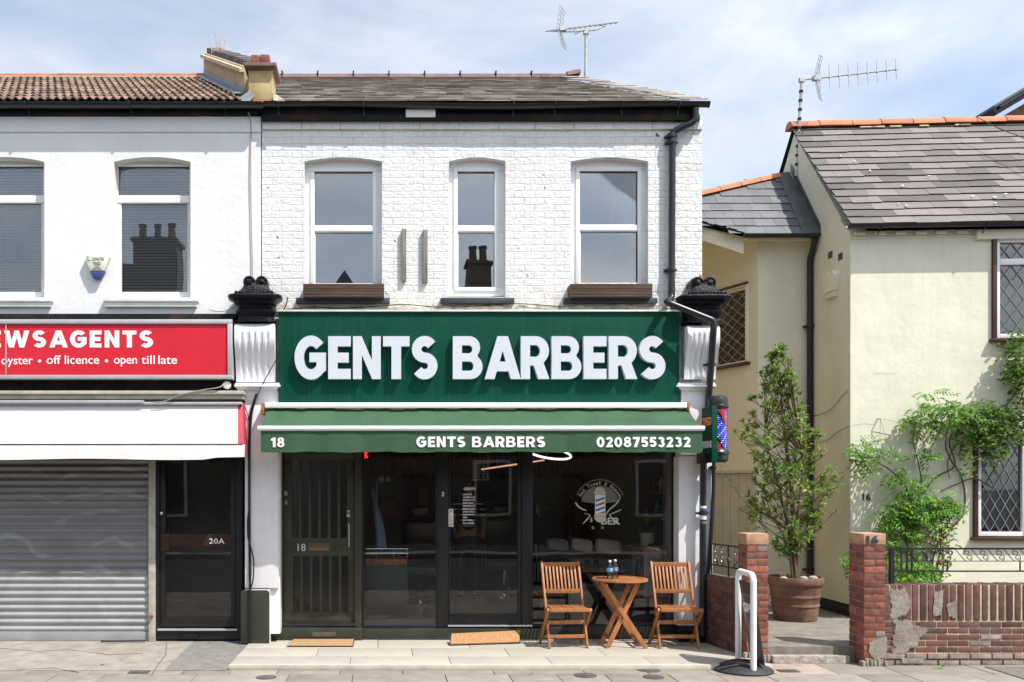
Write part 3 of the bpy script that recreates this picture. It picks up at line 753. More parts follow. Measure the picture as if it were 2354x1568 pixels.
m.add([(X(557,y0),y0+.02,Z(925,y0)),(X(560,y0),.0,Z(925,y0)),(X(560,y1),-.1,Z(1050,y1)),(X(560,y1),y1+.02,Z(1024,y1))], [(0,1,2,3)])
m.build('side_panel', M['awning_red'], aw, recalc=False)
m = MB(); seg = 46; top = []; bot = []
for i in range(seg+1):
    f = i/seg; px = -900 + (1463)*f; x = X(px,y1)
    w = .010*math.sin(f*97)+.006*math.sin(f*211+1); sag = 2.5*math.sin(f*23)
    top.append((x,y1-.005,Z(1023-(1.5 if px>300 else 0),y1))); bot.append((x,y1-.02+w,Z(1056+sag*.6-(4 if px>480 else 0),y1)))
n_ = seg+1
m.add(top+bot+[(p[0],p[1]+.006,p[2]) for p in top+bot], [(i,i+1,i+1+n_,i+n_) for i in range(seg)] + [(2*n_+i+n_,2*n_+i+1+n_,2*n_+i+1,2*n_+i) for i in range(seg)])
m.build('valance', M['awning_white'], aw, recalc=False)
m = MB(); m.tube([(xa,y1-.002,Z(1022.5,y1)),(X(558,y1),y1-.002,Z(1021.5,y1))], .008, 6); m.build('front_bar', M['black_matt'], aw)
m = MB(); m.fbox(-900,920,330,927,-.31,-.27); m.fbox(-900,924,556,930,-.29,-.2); m.build('roller', M['alu_bare'], aw, bevel=.004)
# roller shutter, with faint old spray paint on its face
t_ = NT('galvanised_shutter'); v_ = t_.coord()
c_ = t_.mix(t_.ramp(t_.noise(v_, 4), [(.3,0),(.7,1)]), (.30,.31,.315), (.38,.39,.395))
sp_ = t_.n('ShaderNodeSeparateXYZ'); t_.l(v_, sp_.inputs[0]); edge = t_.math('ADD', sp_.outputs[2], t_.math('MULTIPLY', t_.noise(v_, 2.5, 4), .25))
c_ = t_.mix(t_.math('MULTIPLY', t_.ramp(edge, [(.86,0),(.94,1)]), .62), c_, (.085,.085,.085))  # upper slats darker: grime plus the awning's shade put into the colour
wv = t_.n('ShaderNodeTexWave', wave_type='RINGS'); t_.l(t_.coord((1.6,.01,1.3)), wv.inputs[0]); wv.inputs['Scale'].default_value = .8; wv.inputs['Distortion'].default_value = 9; wv.inputs['Detail'].default_value = 1.5; wv.inputs['Detail Scale'].default_value = 1.1
c_ = t_.mix(t_.math('MULTIPLY', t_.math('MULTIPLY', t_.ramp(wv.outputs['Fac'], [(.90,0),(.97,1)]), t_.ramp(t_.noise(v_, 1.7, 2), [(.40,0),(.55,1)])), .30), c_, (.42,.43,.44))
t_.bsdf(c_, .42, .3, .5); M['shutter'] = t_.m
m = MB(); ys = .10; zz = Z(1474,ys); pitch = .0815
def corr(mb, x0, x1, z0, n, p, y):
    prof = []
    for i in range(n):
        for k in range(8):
            a = k/8; prof.append((y - .020*math.sin(PI*min(1,a/.78)) if a < .78 else y+.004, z0 + (i+a)*p))
    L = [[(x, q[0], q[1]) for q in prof] for x in (x0, x1)]
    mb.loft(L, False, False)
corr(m, X(-900,ys), X(341,ys), Z(1452,ys), 27, pitch, ys)
m.build('shutter', M['shutter'], NA, recalc=False, sharp=60)
sh = NA.children[-1] if False else [c for c in NA.children if c.name.startswith('shutter')][0]
m = MB(); m.fbox(-900,1452,341,1473,ys-.02,ys+.02); m.build('bottom_rail', M['shutter'], sh, bevel=.005)
m = MB(); m.fbox(341,1054,357,1475,.04,.30); m.build('shutter_post', M['post_grey'], NA, bevel=.006)
m = MB(); c = P(348,1416,.02)
m.lathe([(0,0),(.022,0),(.022,.03),(.012,.034),(0,.034)], (0,0,0), 14)
m.v = [(c.x+p[0], c.y-p[2]+.02, c.z+p[1]) for p in m.v]; m.build('padlock', M['rust'], NA)
m = MB(); q = [Vector((X(232,-.03),-.03,.012)), Vector((X(262,-.05),-.05,.014)), Vector((X(335,0),0,.012))]; m.tube(q, .012, 6)
tag(m.build('draught_strip', M['rubber']), 'black rubber strip lying loose at the foot of the shutter', 'rubber strip')
# door of the flat, number 20A
m = MB(); rails(m, 357,1050,556,1470,[(366,1050,542,1446)],.06,.16); d = m.build('door_frame', M['black_matt'], NA, bevel=.004)
m = MB(); rails(m, 367,1040,541,1441,[(380,1050,530,1228),(380,1257,530,1418)],.085,.12); dl = m.build('door', M['black_matt'], NA, bevel=.004)
m = MB()
for (a,b,c,e) in ((380,1050,530,1228),(380,1257,530,1418)): m.fbox(a-1,b-1,c+1,e+1,.10,.104)
m.build('pane', M['glass_shop'], dl)
m = MB(); m.fbox(381,1230,529,1255,.078,.0849); m.build('kick_rail', M['brass'], dl)
m = MB(); m.fbox(369,1227,389,1265,.070,.0845); m.build('lock_plate', M['brass'], dl, bevel=.004)
m = MB(); c = P(371.5,1180,.08); m.lathe([(0,0),(.018,0),(.018,.012),(.012,.016),(0,.016)], (0,0,0), 16); m.v = [(c.x+p[0], c.y-p[2], c.z+p[1]) for p in m.v]; m.build('lock', M['chrome'], dl)
m = MB(); solid_text(m, '20A', X(481,.077), X(516,.077), Z(1250,.077), Z(1238,.077), wallframe(.0778), .003, .006, 1.1); m.build('number', M['letter_white'], dl)
m = MB(); m.fbox(362,1446,545,1450,.03,.08); m.build('threshold', M['alu_bare'], dl)
m = MB(); m.box(X(350),.16,0,X(552),.3,.14); m.fbox(410,1458,455,1468,.04,.0599); m.build('door_step', M['fascia_black'], NA)
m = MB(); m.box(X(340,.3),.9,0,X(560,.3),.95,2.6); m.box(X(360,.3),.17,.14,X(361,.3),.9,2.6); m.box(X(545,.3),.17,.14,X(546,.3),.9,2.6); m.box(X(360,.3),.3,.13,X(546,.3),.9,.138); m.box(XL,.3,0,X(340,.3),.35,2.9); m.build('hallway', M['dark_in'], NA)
# burglar alarm box on the render
al = thing('alarm_box', 'cream and blue burglar alarm box on the white rendered wall', 'alarm', P(222,642,-.03))
poly = [(194,590),(196,586),(250,586),(252,590),(240,622),(206,622)]
def fprism(mb, pts, Yf, Yb): 
    mb.prism([(X(a,Yf), Z(b,Yf)) for a,b in reversed(pts)], Yf, Yb)
m = MB(); fprism(m, poly, -.085, YN); m.build('cover', M['alarm_cream'], al, bevel=.008)
m = MB(); fprism(m, [(206,622.6),(240,622.6),(231,640),(214,640)], -.08, YN); m.build('strobe', M['alarm_blue'], al, bevel=.008)
m = MB(); ya = -.0852
for s_, a, b, c, d_ in (('LONGTEK',212,240,592,599),('SECURITY',214,233,602.5,605.5),('SYSTEMS',216,231,607,610),('020',219,228,612,615),('8090 2030',213,233,616.5,620)):
    solid_text(m, s_, X(a,ya), X(b,ya), Z(d_,ya), Z(c,ya), wallframe(ya), .002, .004)
m.build('lettering', M['ink'], al)
m = MB(); solid_text(m, 'L', X(201,ya), X(208,ya), Z(600,ya), Z(588,ya), wallframe(ya), .002, .01); m.build('emblem', M['ink_green'], al)
# ================================================================ barber shop building
BA = thing('barber_shop', 'white painted brick building with green barber shopfront and slate roof', 'building', (1.2, 1.0, 0))
XR = X(1614); XLb = X(602); SK = -.36
ops = [(X(700),X(878),Z(682),Z(371),.045), (X(1032),X(1162),Z(683),Z(371),.045), (X(1312),X(1490),Z(682),Z(371),.045)]
m = MB(); wall_open(m, XLb, XR, Z(1030), Z(279), ops, 0, .33)
m.build('front_wall', M['white_brick'], BA)
m = MB()
m.prismz([(XR-.001,.33),(XR-.001+SK*5.2,5.53),(XR-.3+SK*5.2,5.53),(XR-.3,.33)], 2.8, Z(279))
m.prismz([(XR+.05,.56),(XR+.05-.04*5.2,5.76),(XR-.05-.04*5.2,5.76),(XR-.05,.56)], 0, 2.795)
m.build('flank_wall', M['stucco_tan'], BA)
m = MB(); x = X(604); rr = random.Random(5)
while x < XR-.02:
    w = min(rr.uniform(.42,.46), XR-x); m.box(x+.002,-.028,Z(299),x+w-.002,-.001,Z(279.5)); x += w
m.build('brick_band', M['white_brick'], BA, bevel=.005)
# eaves
EYb = -.15; EZb = Z(235,EYb); RZb = Z(182,RY)
def roofzb(y): return EZb + (RZb-EZb)*(y-EYb)/(RY-EYb)
m = MB(); m.box(X(603),-.085,Z(276,-.085),X(1609,-.085),-.03,Z(262,-.085)); m.box(X(603),-.06,Z(262,-.06),X(1607,-.06),-.031,Z(240,-.06))
m.build('fascia_board', M['fascia_black'], BA, bevel=.004)
m = MB(); m.fbox(933,251,1001,269,-.10,-.0861); m.build('fascia_plate', M['old_white'], BA, bevel=.003)
m = MB()
GYb = -.125
ga = Vector((X(606,GYb),GYb,Z(236,GYb))); gb = Vector((X(1628,GYb),GYb,Z(237,GYb)))
gp = [ga.lerp(gb, f)+Vector((0,0,-.016*math.sin(PI*f)**2+.008*math.sin(9*f))) for f in [i/14 for i in range(15)]]
for a, b in zip(gp, gp[1:]): gutter(m, a, b+Vector((.001,0,0)), .052)
m.lathe([(0,0),(.053,0),(.053,.01),(0,.01)], (0,0,0), 16); nn = 64
for i in range(len(m.v)-nn, len(m.v)): p = m.v[i]; m.v[i] = (gb.x+p[2], gb.y+p[0], gb.z-.0+min(p[1],0))
m.build('gutter', M['black_pipe'], BA)
for px in (640,836,1180,1276,1430,1560):
    x = X(px,GYb); q = [Vector((x,GYb+math.cos(t)*.058,Z(238,GYb)-math.sin(t)*.06)) for t in [PI*k/8 for k in range(9)]]
    q += [Vector((x,-.09,EZb-.07)), Vector((x,-.09,EZb-.13))]
    m = MB(); m.tube(q, .008, 6); m.build('gutter_bracket', M['black_pipe'], BA)
# roof
xl = lambda y: X(596) + sk_*max(y,0) + .1
xr_ = lambda y: X(1627,EYb) + (X(1330,RY)-X(1627,EYb))*(y-EYb)/(RY-EYb)
m = MB(); dz = Vector((0,0,-.03))
p0 = Vector((X(600),EYb+.03,EZb)); p1 = Vector((xr_(EYb)-.04,EYb+.03,EZb)); p2 = Vector((xr_(RY)-.02,RY,RZb)); p3 = Vector((xl(RY),RY,RZb))
p4 = Vector((xr_(RY)-.95,5.2,EZb)); p5 = Vector((xl(5.2),5.2,EZb))
m.add([p+dz for p in (p0,p1,p2,p3,p4,p5)], [(0,1,2,3),(3,2,4,5)])
m.build('roof_deck', M['felt'], BA, recalc=False)
m = MB(); vb = Vector((0,RY-EYb,RZb-EZb)); 
slates(m, (X(596)-1.2,EYb-.03,EZb-.012), (1,0,0), vb, 6.6, vb.length+.02, .295, .168, .013, .008, keep=lambda p: xl(p.y)+.02 < p.x < xr_(p.y)-.12, jit=.005, seed=4, )
# ragged undercloak slates along the right verge
vr = Vector((xr_(RY)-xr_(EYb), RY-EYb, RZb-EZb)); L = vr.length; vn = vr.normalized()
t = 0.0; k = 0
while t < L-.03:
    c = Vector((xr_(EYb),EYb-.03,EZb+.0)) + vn*t; w = R.uniform(.22,.34)
    nb = Vector((0,-vb.z,vb.y)).normalized()
    a = c + nb*(.016+R.uniform(0,.012)); b = a + Vector((-w,0,0)); v_ = vn*.26; a2 = a+v_-nb*.012; b2 = b+v_-nb*.012
    a = a + Vector((R.uniform(-.02,.015),0,0))
    m.add([a,b,b2,a2]+[p+nb*.011 for p in (a,b,b2,a2)], [(0,3,2,1),(4,5,6,7),(0,1,5,4),(1,2,6,5),(2,3,7,6),(3,0,4,7)])
    t += .155; k += 1
m.build('roof_slates', M['slate'], BA)
m = MB(); x = xl(RY)-.1
while x < X(1325,RY):
    Ln = .50; r = .085; up = .0 if x < X(1230,RY) else .035*(x-X(1230,RY))/.5
    loops = [[Vector((xx,RY+math.cos(q)*r*1.15,RZb-.015+uu+math.sin(q)*r)) for q in [PI*k/8 for k in range(9)]] for xx,uu in ((x,up),(min(x+Ln-.012,X(1332,RY)),up+(.035 if up else 0)))]
    m.loft(loops, True, True); x += Ln
m.build('ridge_tile', M['ridge_dark'], BA, sharp=50)
x = xl(RY)+.4
while x < X(1300,RY): m = MB(); m.box(x-.012,RY-.10,RZb+.03,x+.006,RY+.10,RZb+.078); m.build('ridge_clip', M['fascia_black'], BA); x += .5
m = MB(); m.add([P(628,232,-.2),P(655,233,-.2),P(640,226,-.1),P(628,214,-.05)]+[p+Vector((0,0.0,.012)) for p in (P(628,232,-.2),P(655,233,-.2),P(640,226,-.1),P(628,214,-.05))],[(0,1,2,3),(7,6,5,4),(0,4,5,1),(1,5,6,2),(2,6,7,3),(3,7,4,0)])
m.build('mortar_fillet', M['cement'], BA)
# first-floor windows
def sash(px0, px1, fx0, fx1, panes, bot, sill, slabel):
    m = MB(); rails(m, fx0, 364, fx1, bot, panes, .105, .17)
    w = m.build('window', M['upvc'], BA, bevel=.005)
    m = MB(); a = panes[0]; b = panes[-1]                     # proud inner sash
    o = 9
    m.fbox(a[0]-o,a[1]-o,a[2]+o,a[1],.088,.104); m.fbox(b[0]-o,b[3],b[2]+o,b[3]+o,.088,.104)
    m.box(X(a[0]-o,.09),.088,Z(a[1],.09),X(a[0],.09),.104,Z(b[3],.09)); m.box(X(a[2],.09),.088,Z(a[1],.09),X(a[2]+o,.09),.104,Z(b[3],.09))
    m.fbox(a[0]+.3,a[3]+3,a[2]-.3,b[1]-3,.090,.104)
    m.build('sash', M['upvc'], w, bevel=.004)
    for (a,b,c,d) in panes:
        m = MB(); m.fbox(a-2,b-2,c+2,d+2,.13,.135); m.build('pane', M['glass_up'], w)
    m = MB(); m.fbox(sill[0],sill[1],sill[2],sill[3],-.07,.104); m.build('sill', M['sill_dark'], w, bevel=.008)
    return w
M['sill_dark'] = pm('dark_painted_sill', (.035,.042,.052), .55, .3, 8, .3, 30, .004, dirt=.3, dirtcol=(.10,.09,.08))
sash(700,878,696,882,[(723,394,857,518),(725,535,858,651)],681,(680,684,896,697),'')
sash(1032,1162,1028,1166,[(1052,394,1137,518),(1054,535,1139,660)],681,(1013,684,1183,697),'')
sash(1312,1490,1308,1494,[(1333,393,1466,516),(1335,533,1467,650)],681,(1297,684,1512,697),'')
m = MB(); m.box(XLb+.3,.9,3.0,XR-.75,.93,5.9); m.box(XLb,.34,2.78,XR-.12,5.5,2.9); m.build('dark_backing', M['dark_in'], BA)
m = MB(); m.fbox(1054,520,1139,548,.38,.385)
m.build('curtain', M['net'], BA, recalc=False)
# two old battens where a sign was fixed
m = MB(); m.fbox(924,526,934,645,-.045,-.001); m.build('batten', M['wood_batten'], BA, bevel=.003)
m = MB(); m.fbox(972,528,983,649,-.045,-.001); m.build('batten', M['wood_batten'], BA, bevel=.003)
# lower edge of the brickwork above the sign: rough cement and ledge
m = MB(); 
rr = random.Random(8)
top = [(X(640)+i*(X(1565)-X(640))/60, Z(706)+rr.uniform(-.022,.03)) for i in range(61)]
m.prism([(X(640),Z(716)),(X(1565),Z(716))]+top[::-1], -.028, -.001); m.build('rough_ledge', M['ledge'] if 'ledge' in M else pm('rough_ledge', (.52,.47,.40), .9, .4, 12, 1, 30, .014, dirt=.5, dirtcol=(.18,.15,.12)), BA)
m = MB(); m.fbox(637,712,1566,716,-.17,-.029); m.build('sign_flashing', M['old_white'], BA, bevel=.002)

# window boxes
for (a,b,lab) in ((697,883,'weathered ribbed wooden window box under the left upstairs window'), (1312,1500,'weathered wooden window box under the right upstairs window, beside the drainpipe')):
    t = thing('window_box', lab, 'window box', P((a+b)/2,684,-.1), 'wooden window boxes')
    m = MB()
    for i in range(5):
        ya_ = 652+i*6.1; m.fbox(a, ya_, b, ya_+5.7, -.19-.003*(i%2), -.175)
    m.build('front_board', M['wood_grey'], t, bevel=.002)
    m = MB(); m.fbox(a,653,a+4,683,-.1748,.085); m.build('end_board', M['wood_grey'], t); m = MB(); m.fbox(b-4,653,b,683,-.1748,.085); m.build('end_board', M['wood_grey'], t)
    m = MB(); m.fbox(a+5,655,b-5,683,.06,.085); m.fbox(a+5,664,b-5,683,-.174,.059); m.build('soil', M['soil'], t)
m = MB()
for i in range(26):
    x = X(R.uniform(1340,1490),-.08); b0 = Vector((x,R.uniform(-.14,.0),Z(664,-.08))); m.tube([b0,b0+Vector((R.uniform(-.02,.02),R.uniform(-.02,.02),R.uniform(.06,.13)))],[.004,.002],4)
tag(m.build('dry_grass', pm('dry_stalks', (.50,.38,.25), .9, .3)), 'dry stubbly stems sticking up from the right window box', 'plant')

# ---------------------------------------------------------------- pilasters and console caps
def outline_cap(cx, base, w, Y0, Y1, parent, lean=0):
    """scrolled black cap: two lobes over a flared lip and neck"""
    def sec(zpx, hw, yf, yb=.0):
        n = 20; pts = []
        for i in range(n):
            a = 2*PI*i/n; ca, sa = math.cos(a), math.sin(a); e = .55
            ux = math.copysign(abs(ca)**e, ca)*hw; uy = math.copysign(abs(sa)**e, sa)
            y = (yf+yb)/2 + uy*(yb-yf)/2
            pts.append(Vector((X(cx)+ux/200, y, Z(base+zpx))))
        return pts
    m = MB()
    m.loft([sec(0,45,-.25),sec(-5,45,-.25),sec(-5.5,41,-.235),sec(-13,40,-.23),sec(-19,43,-.25),sec(-24,44.5,-.258),sec(-29,43,-.25),sec(-34,40,-.235),sec(-40,40,-.235),sec(-40.5,46,-.27),
            sec(-46,50,-.29),sec(-50,57,-.325),sec(-50.5,60,-.34),sec(-57,61.5,-.35),sec(-60,60,-.345),sec(-60.5,56,-.325),sec(-65,48,-.29),sec(-71,39,-.25),sec(-78,32,-.22),sec(-86,28,-.20),sec(-92,26,-.19)], True, True)
    c_ = m.build('cap', M['black_cap'], parent, sharp=28)
    for s_ in (-1,1):
        m = MB(); q = Vector((X(cx+s_*14), 0, Z(base-92)))
        def ring(r, y): return [Vector((q.x+math.cos(2*PI*k/18)*r, y, q.z+math.sin(2*PI*k/18)*r)) for k in range(18)]
        m.loft([ring(.070,-.01),ring(.072,-.15),ring(.069,-.185),ring(.056,-.20),ring(.054,-.192),ring(.034,-.190),ring(.031,-.205),ring(.012,-.212)], True, True)
        m.build('scroll', M['black_cap'], c_, sharp=40)
    for zz, hw in ((-44,44),(-64,49)):
        m = MB(); n_ = 11
        for i in range(n_):
            u = -1+2*(i+.5)/n_; w = hw*.9/200
            m.lathe([(0,-.018),(.016,-.012),(.019,0),(.014,.014),(0,.018)], (X(cx)+u*w, -.285 if zz == -44 else -.295, Z(base+zz)), 8)
        m.build('bead_mould', M['black_cap'], c_)
    return c_
M['black_cap'] = pm('thick_black_gloss', (.005,.006,.008), .22, .3, 10, .8, 30, .022, spec=.2, dirt=.10, dirtcol=(.10,.10,.10))
def console(cx, hw, top, bot, parent):
    """fluted scroll bracket"""
    h = top-bot
    prof = []                                   # (depth, f) front curve
    for k in range(15):
        f = k/14
        d = .235 - .03*max(0,(.12-f)/.12)**2 if f < .30 else .235 - .135*(math.sin((f-.30)/.7*PI/2)**1.2)
        prof.append((d, f))
    m = MB(); n = 41; loops = []
    for d, f in prof:
        row = []
        for i in range(n):
            u = i/(n-1); fl = 0
            if .10 < u < .90 and f > .12:
                q = ((u-.10)/.80*5) % 1; fl = .022*(1 if .22 < q < .78 else 0)*min(1,(f-.12)*9)*max(.3,1-f*.8)
            row.append(Vector((X(cx-hw)+(X(cx+hw)-X(cx-hw))*u, -d+fl, Z(top+(bot-top)*f))))
        row = row + [Vector((X(cx+hw),-.02,row[-1].z)), Vector((X(cx-hw),-.02,row[0].z))]
        loops.append(row)
    m.loft(loops, True, True)
    return m.build('console', M['render_shade'], parent, sharp=30)
def mould(cx, hw, parent):
    m = MB()
    for (a,b,e,y) in ((880,884,6,-.165),(884,889,8,-.185),(889.2,893,4,-.15),(893.2,897,1,-.13)): m.fbox(cx-hw-e,a,cx+hw+e,b,y,-.02)
    return m.build('moulding', M['render_shade'], parent, bevel=.006)
# left pilaster (shared)
pl = thing('pilaster', 'white pilaster with black cap and dark plinth between the red and green signs', 'pilaster', (X(595),-.1,0), 'white shopfront pilasters')
outline_cap(592, 748, 45, -.3, 0, pl)
console(591, 45, 752, 880, pl); mould(591, 45, pl)
m = MB(); m.fbox(563,897.3,640,1352,-.10,.02); m.build('shaft', M['render_shade'], pl, bevel=.004)
m = MB(); m.prism([(X(557),0),(X(622),0),(X(622),Z(1362)),(X(620),Z(1357)),(X(616),Z(1354.5)),(X(562),Z(1354.5)),(X(558),Z(1357)),(X(557),Z(1362))], -.13, .02); m.build('plinth_block', M['plinth_green'], pl, bevel=.008)
m = MB(); m.box(X(566),-.096,.0,X(622.5),.02,Z(1352.2)); m.box(X(622),-.06,.10,X(645),.16,Z(1030)); m.build('return_wall', M['render_shade'], pl)
m = MB(); m.fbox(638,1124,645,1145,-.085,-.061); m.build('bell_push', M['alarm_cream'], pl, bevel=.003)
# right pilaster
pr = thing('pilaster', 'white pilaster with black cap beside the yellow house and barber pole', 'pilaster', (X(1602),-.1,0), 'white shopfront pilasters')
outline_cap(1605, 750, 45, -.3, 0, pr)
console(1602, 36, 756, 874, pr); mould(1602, 37, pr)
m = MB(); m.fbox(1566,897.3,1636,1046,-.10,.02); m.build('shaft', M['render_shade'], pr, bevel=.004)
m = MB(); m.box(X(1560,-.03),-.03,0.0,X(1612),.55,2.13); m.box(X(1612)+.001,-.06,0,X(1634),.55,2.13); m.build('pier', M['render_shade'], pr, bevel=.004)
m = MB(); m.box(X(1558),-.045,0,X(1611.5),.3,.19); m.box(X(1611),-.075,0,X(1636),.3,.62); m.build('plinth_block', M['black_matt'], pr, bevel=.006)
m = MB(); m.box(X(1562),-.0,2.132,XR,.5,Z(1030)-.001); m.build('head', M['render_shade'], pr)
m = MB(); m.tube([P(1611,648,-.1),P(1612,640,-.1),P(1609,632,-.1)],[.012,.02,.01],6); tag(m.build('rusty_spike', M['ridge_orange']), 'small orange broken bracket sticking up behind the right black cap', 'bracket')

# ---------------------------------------------------------------- fascia sign
fs_ = thing('fascia_sign', 'long dark green GENTS BARBERS sign with raised white letters', 'shop sign', (X(1100),-.1,Z(925)))
M['green_sign_s'] = M['green_sign']
m = MB(); m.fbox(640,716.3,1562,924,-.145,-.029); m.build('board', M['green_sign'], fs_, bevel=.004)
YB = -.1452; YL = -.212
for word, a, b in (('GENTS',677,1006),('BARBERS',1041,1530)):
    for m in bold_letters(word, X(a,YL), X(b,YL), Z(871,YL), Z(773,YL), wallframe(YB), .070, gap=.055): m.build('letter', M['letter_sign'], fs_, sharp=25)

# ---------------------------------------------------------------- green awning
ga_ = thing('shop_awning', 'green canvas awning with white bars over the barber shopfront', 'awning', (X(1090),-.3,Z(1040,-.6)))
yc, yf = -.26, -.62
m = MB(); m.fbox(608,925,1580,938,yc-.06,-.03); m.build('cassette', M['alu'], ga_, bevel=.012)
m = MB(); seg = 60; A = []; B = []
for i in range(seg+1):
    f = i/seg; A.append((X(613+(1583-613)*f,yc), yc, Z(940,yc))); B.append((X(600+(1612-600)*f,yf), yf, Z(984,yf)))
rows_ = []
for k in range(9):
    t = k/8; rows_.append([(a[0]+(b[0]-a[0])*t, a[1]+(b[1]-a[1])*t, a[2]+(b[2]-a[2])*t - .020*math.sin(PI*t) + .005*math.sin(i*.9+t*5)+.004*math.sin(i*2.3+t*3)+.003*math.sin(i*.31-t*6)) for i,(a,b) in enumerate(zip(A,B))])
m.loft(rows_, False, False)
top_n = len(m.v)
m.loft([[(p[0],p[1]+.003,p[2]-.004) for p in r] for r in rows_], False, False)
m.build('canvas', M['awning_green'], ga_, recalc=False)
m = MB(); m.tube([(X(593,yf),yf-.012,Z(985,yf)),(X(1618,yf),yf-.012,Z(985,yf))], .028, 12); m.build('front_bar', M['alu'], ga_)
m = MB(); t_ = []; b_ = []
for i in range(81):
    f = i/80; x = X(600+(1613-600)*f,yf); w = .010*math.sin(i*.7)+.007*math.sin(i*1.7+1); t_.append((x,yf-.015,Z(991,yf))); b_.append((x,yf-.02+w,Z(1039.5+1.0*math.sin(i*.5)+.7*math.sin(i*1.3),yf)))
n_ = 81
m.add(t_+b_+[(p[0],p[1]+.004,p[2]) for p in t_+b_], [(i,i+1,i+1+n_,i+n_) for i in range(80)]+[(3*n_+i,3*n_+i+1,2*n_+i+1,2*n_+i) for i in range(80)])
m.build('valance', M['awning_green'], ga_, recalc=False)
m = MB(); yv = yf-.022
def fr_(u, w, d):                       # printed on the cloth: follows its waves
    f = (u-X(600,yf))/(X(1613,yf)-X(600,yf))*80; k = (Z(991,yf)-w)/(Z(991,yf)-Z(1039.5,yf))
    return (u, yf-.015+(-.005+.010*math.sin(f*.7)+.007*math.sin(f*1.7+1))*k-.0065-d, w)
for w_, a, b, c, d in (('18',623,654,1028,1006),('GENTS',957,1070,1028,1003.5),('BARBERS',1085,1253,1028,1003.5),('02087553232',1371,1587,1028,1004.5)):
    m = MB(); bold_text(m, w_, X(a,yv), X(b,yv), Z(c,yv), Z(d,yv), fr_, .0015, gap=.12); m.build('lettering', M['letter_white'], ga_)
for px0, px1 in ((660,760),(1520,1420)):
    m = MB(); m.tube([(X(px0,-.1),-.12,Z(956,-.1)),(X(px1,-.3),-.36,Z(982,-.3)),(X(px0+ (30 if px0<1000 else -30),yf),yf+.02,Z(992,yf))], .016, 6); m.build('folding_arm', M['alu'], ga_)
m = MB(); m.fbox(600,926,607.5,952,yc-.05,-.11); m.build('end_bracket', M['rust'], ga_, bevel=.004); m = MB(); m.fbox(1580.5,926,1586,945,yc-.05,-.05); m.build('end_bracket', M['rust'], ga_, bevel=.004)

# ---------------------------------------------------------------- shopfront
YSF = .17
m = MB(); m.fbox(622,1444,833,1472,YSF-.10,.5); m.fbox(833.2,1446,1243,1471,YSF-.06,.5); m.fbox(1243.3,1441,1556,1469,YSF-.02,.5)
m.build('stall_riser', M['plinth_green'], BA, bevel=.006)
m = MB(); m.fbox(718,1453,742,1463,YSF-.104,YSF-.1002); m.fbox(742.3,1453,772,1463,YSF-.104,YSF-.1002); m.build('air_brick', M['brick_dark'], BA)
# door 18
m = MB(); rails(m, 643,1030,832,1446,[(650,1020,815,1444)],YSF-.06,YSF+.08); df = m.build('door_frame', M['olive'], BA, bevel=.005)
slots1 = [(671+i*22.2, 687+i*22.2) for i in range(6)]
m = MB()
yd = YSF-.02
# leaf: solid around the narrow glazed slots
segs = [650.5]
for a,b in slots1: segs += [a,b]
segs.append(814.5)
for i in range(0,len(segs),2): m.box(X(segs[i],yd),yd,Z(1237,yd),X(segs[i+1],yd),yd+.05,Z(1056,yd)); m.box(X(segs[i]+(3 if i else 0),yd),yd,Z(1406,yd),X(segs[i+1]+(3 if i<12 else 0),yd),yd+.05,Z(1278,yd))
m.fbox(650.5,1025,814.5,1056,yd,yd+.05); m.fbox(650.5,1237,814.5,1278,yd,yd+.05); m.fbox(650.5,1406,814.5,1436,yd,yd+.05)
dr = m.build('door', M['olive'], BA, bevel=.003)
m = MB(); m.fbox(650,1036,815,1438,yd+.02,yd+.026); m.build('pane', M['glass_door'], dr)
m = MB(); m.fbox(649,1431,816,1440,yd-.035,yd-.0005); m.build('weather_bar', M['black_gloss'], dr, bevel=.006)
m = MB(); m.fbox(709,1249,757,1266,yd-.010,yd-.0005); m.fbox(713,1253,753,1262,yd-.014,yd-.0102); m.build('letter_plate', M['letterplate'] if 'letterplate' in M else pm('letter_plate', (.15,.11,.09), .3, .2, 20, metal=.6), dr, bevel=.003)
m = MB(); m.tube([P(802,1202,yd-.01),P(802,1204,yd-.045),P(802,1257,yd-.045),P(802,1259,yd-.01)], .008, 8); m.build('pull_handle', M['chrome'], dr)
m = MB(); m.fbox(797,1174,805,1188,yd-.012,yd-.0005); m.build('lock', M['chrome'], dr, bevel=.003)
m = MB(); solid_text(m, '18', X(684,yd), X(703,yd), Z(1267,yd), Z(1250,yd), wallframe(yd-.0005), .004, .006); 
m.build('number', M['alu_bare'], dr); m = MB(); solid_text(m, 'B', X(654,YSF-.06), X(661,YSF-.06), Z(1139,YSF-.06), Z(1129,YSF-.06), wallframe(YSF-.0605), .002, .002)
m.build('door_letter', M['alu_bare'], dr); m = MB(); solid_text(m, 'A', X(654,YSF-.06), X(661,YSF-.06), Z(1160,YSF-.06), Z(1149,YSF-.06), wallframe(YSF-.0605), .002, .002); m.build('door_letter', M['alu_bare'], dr)
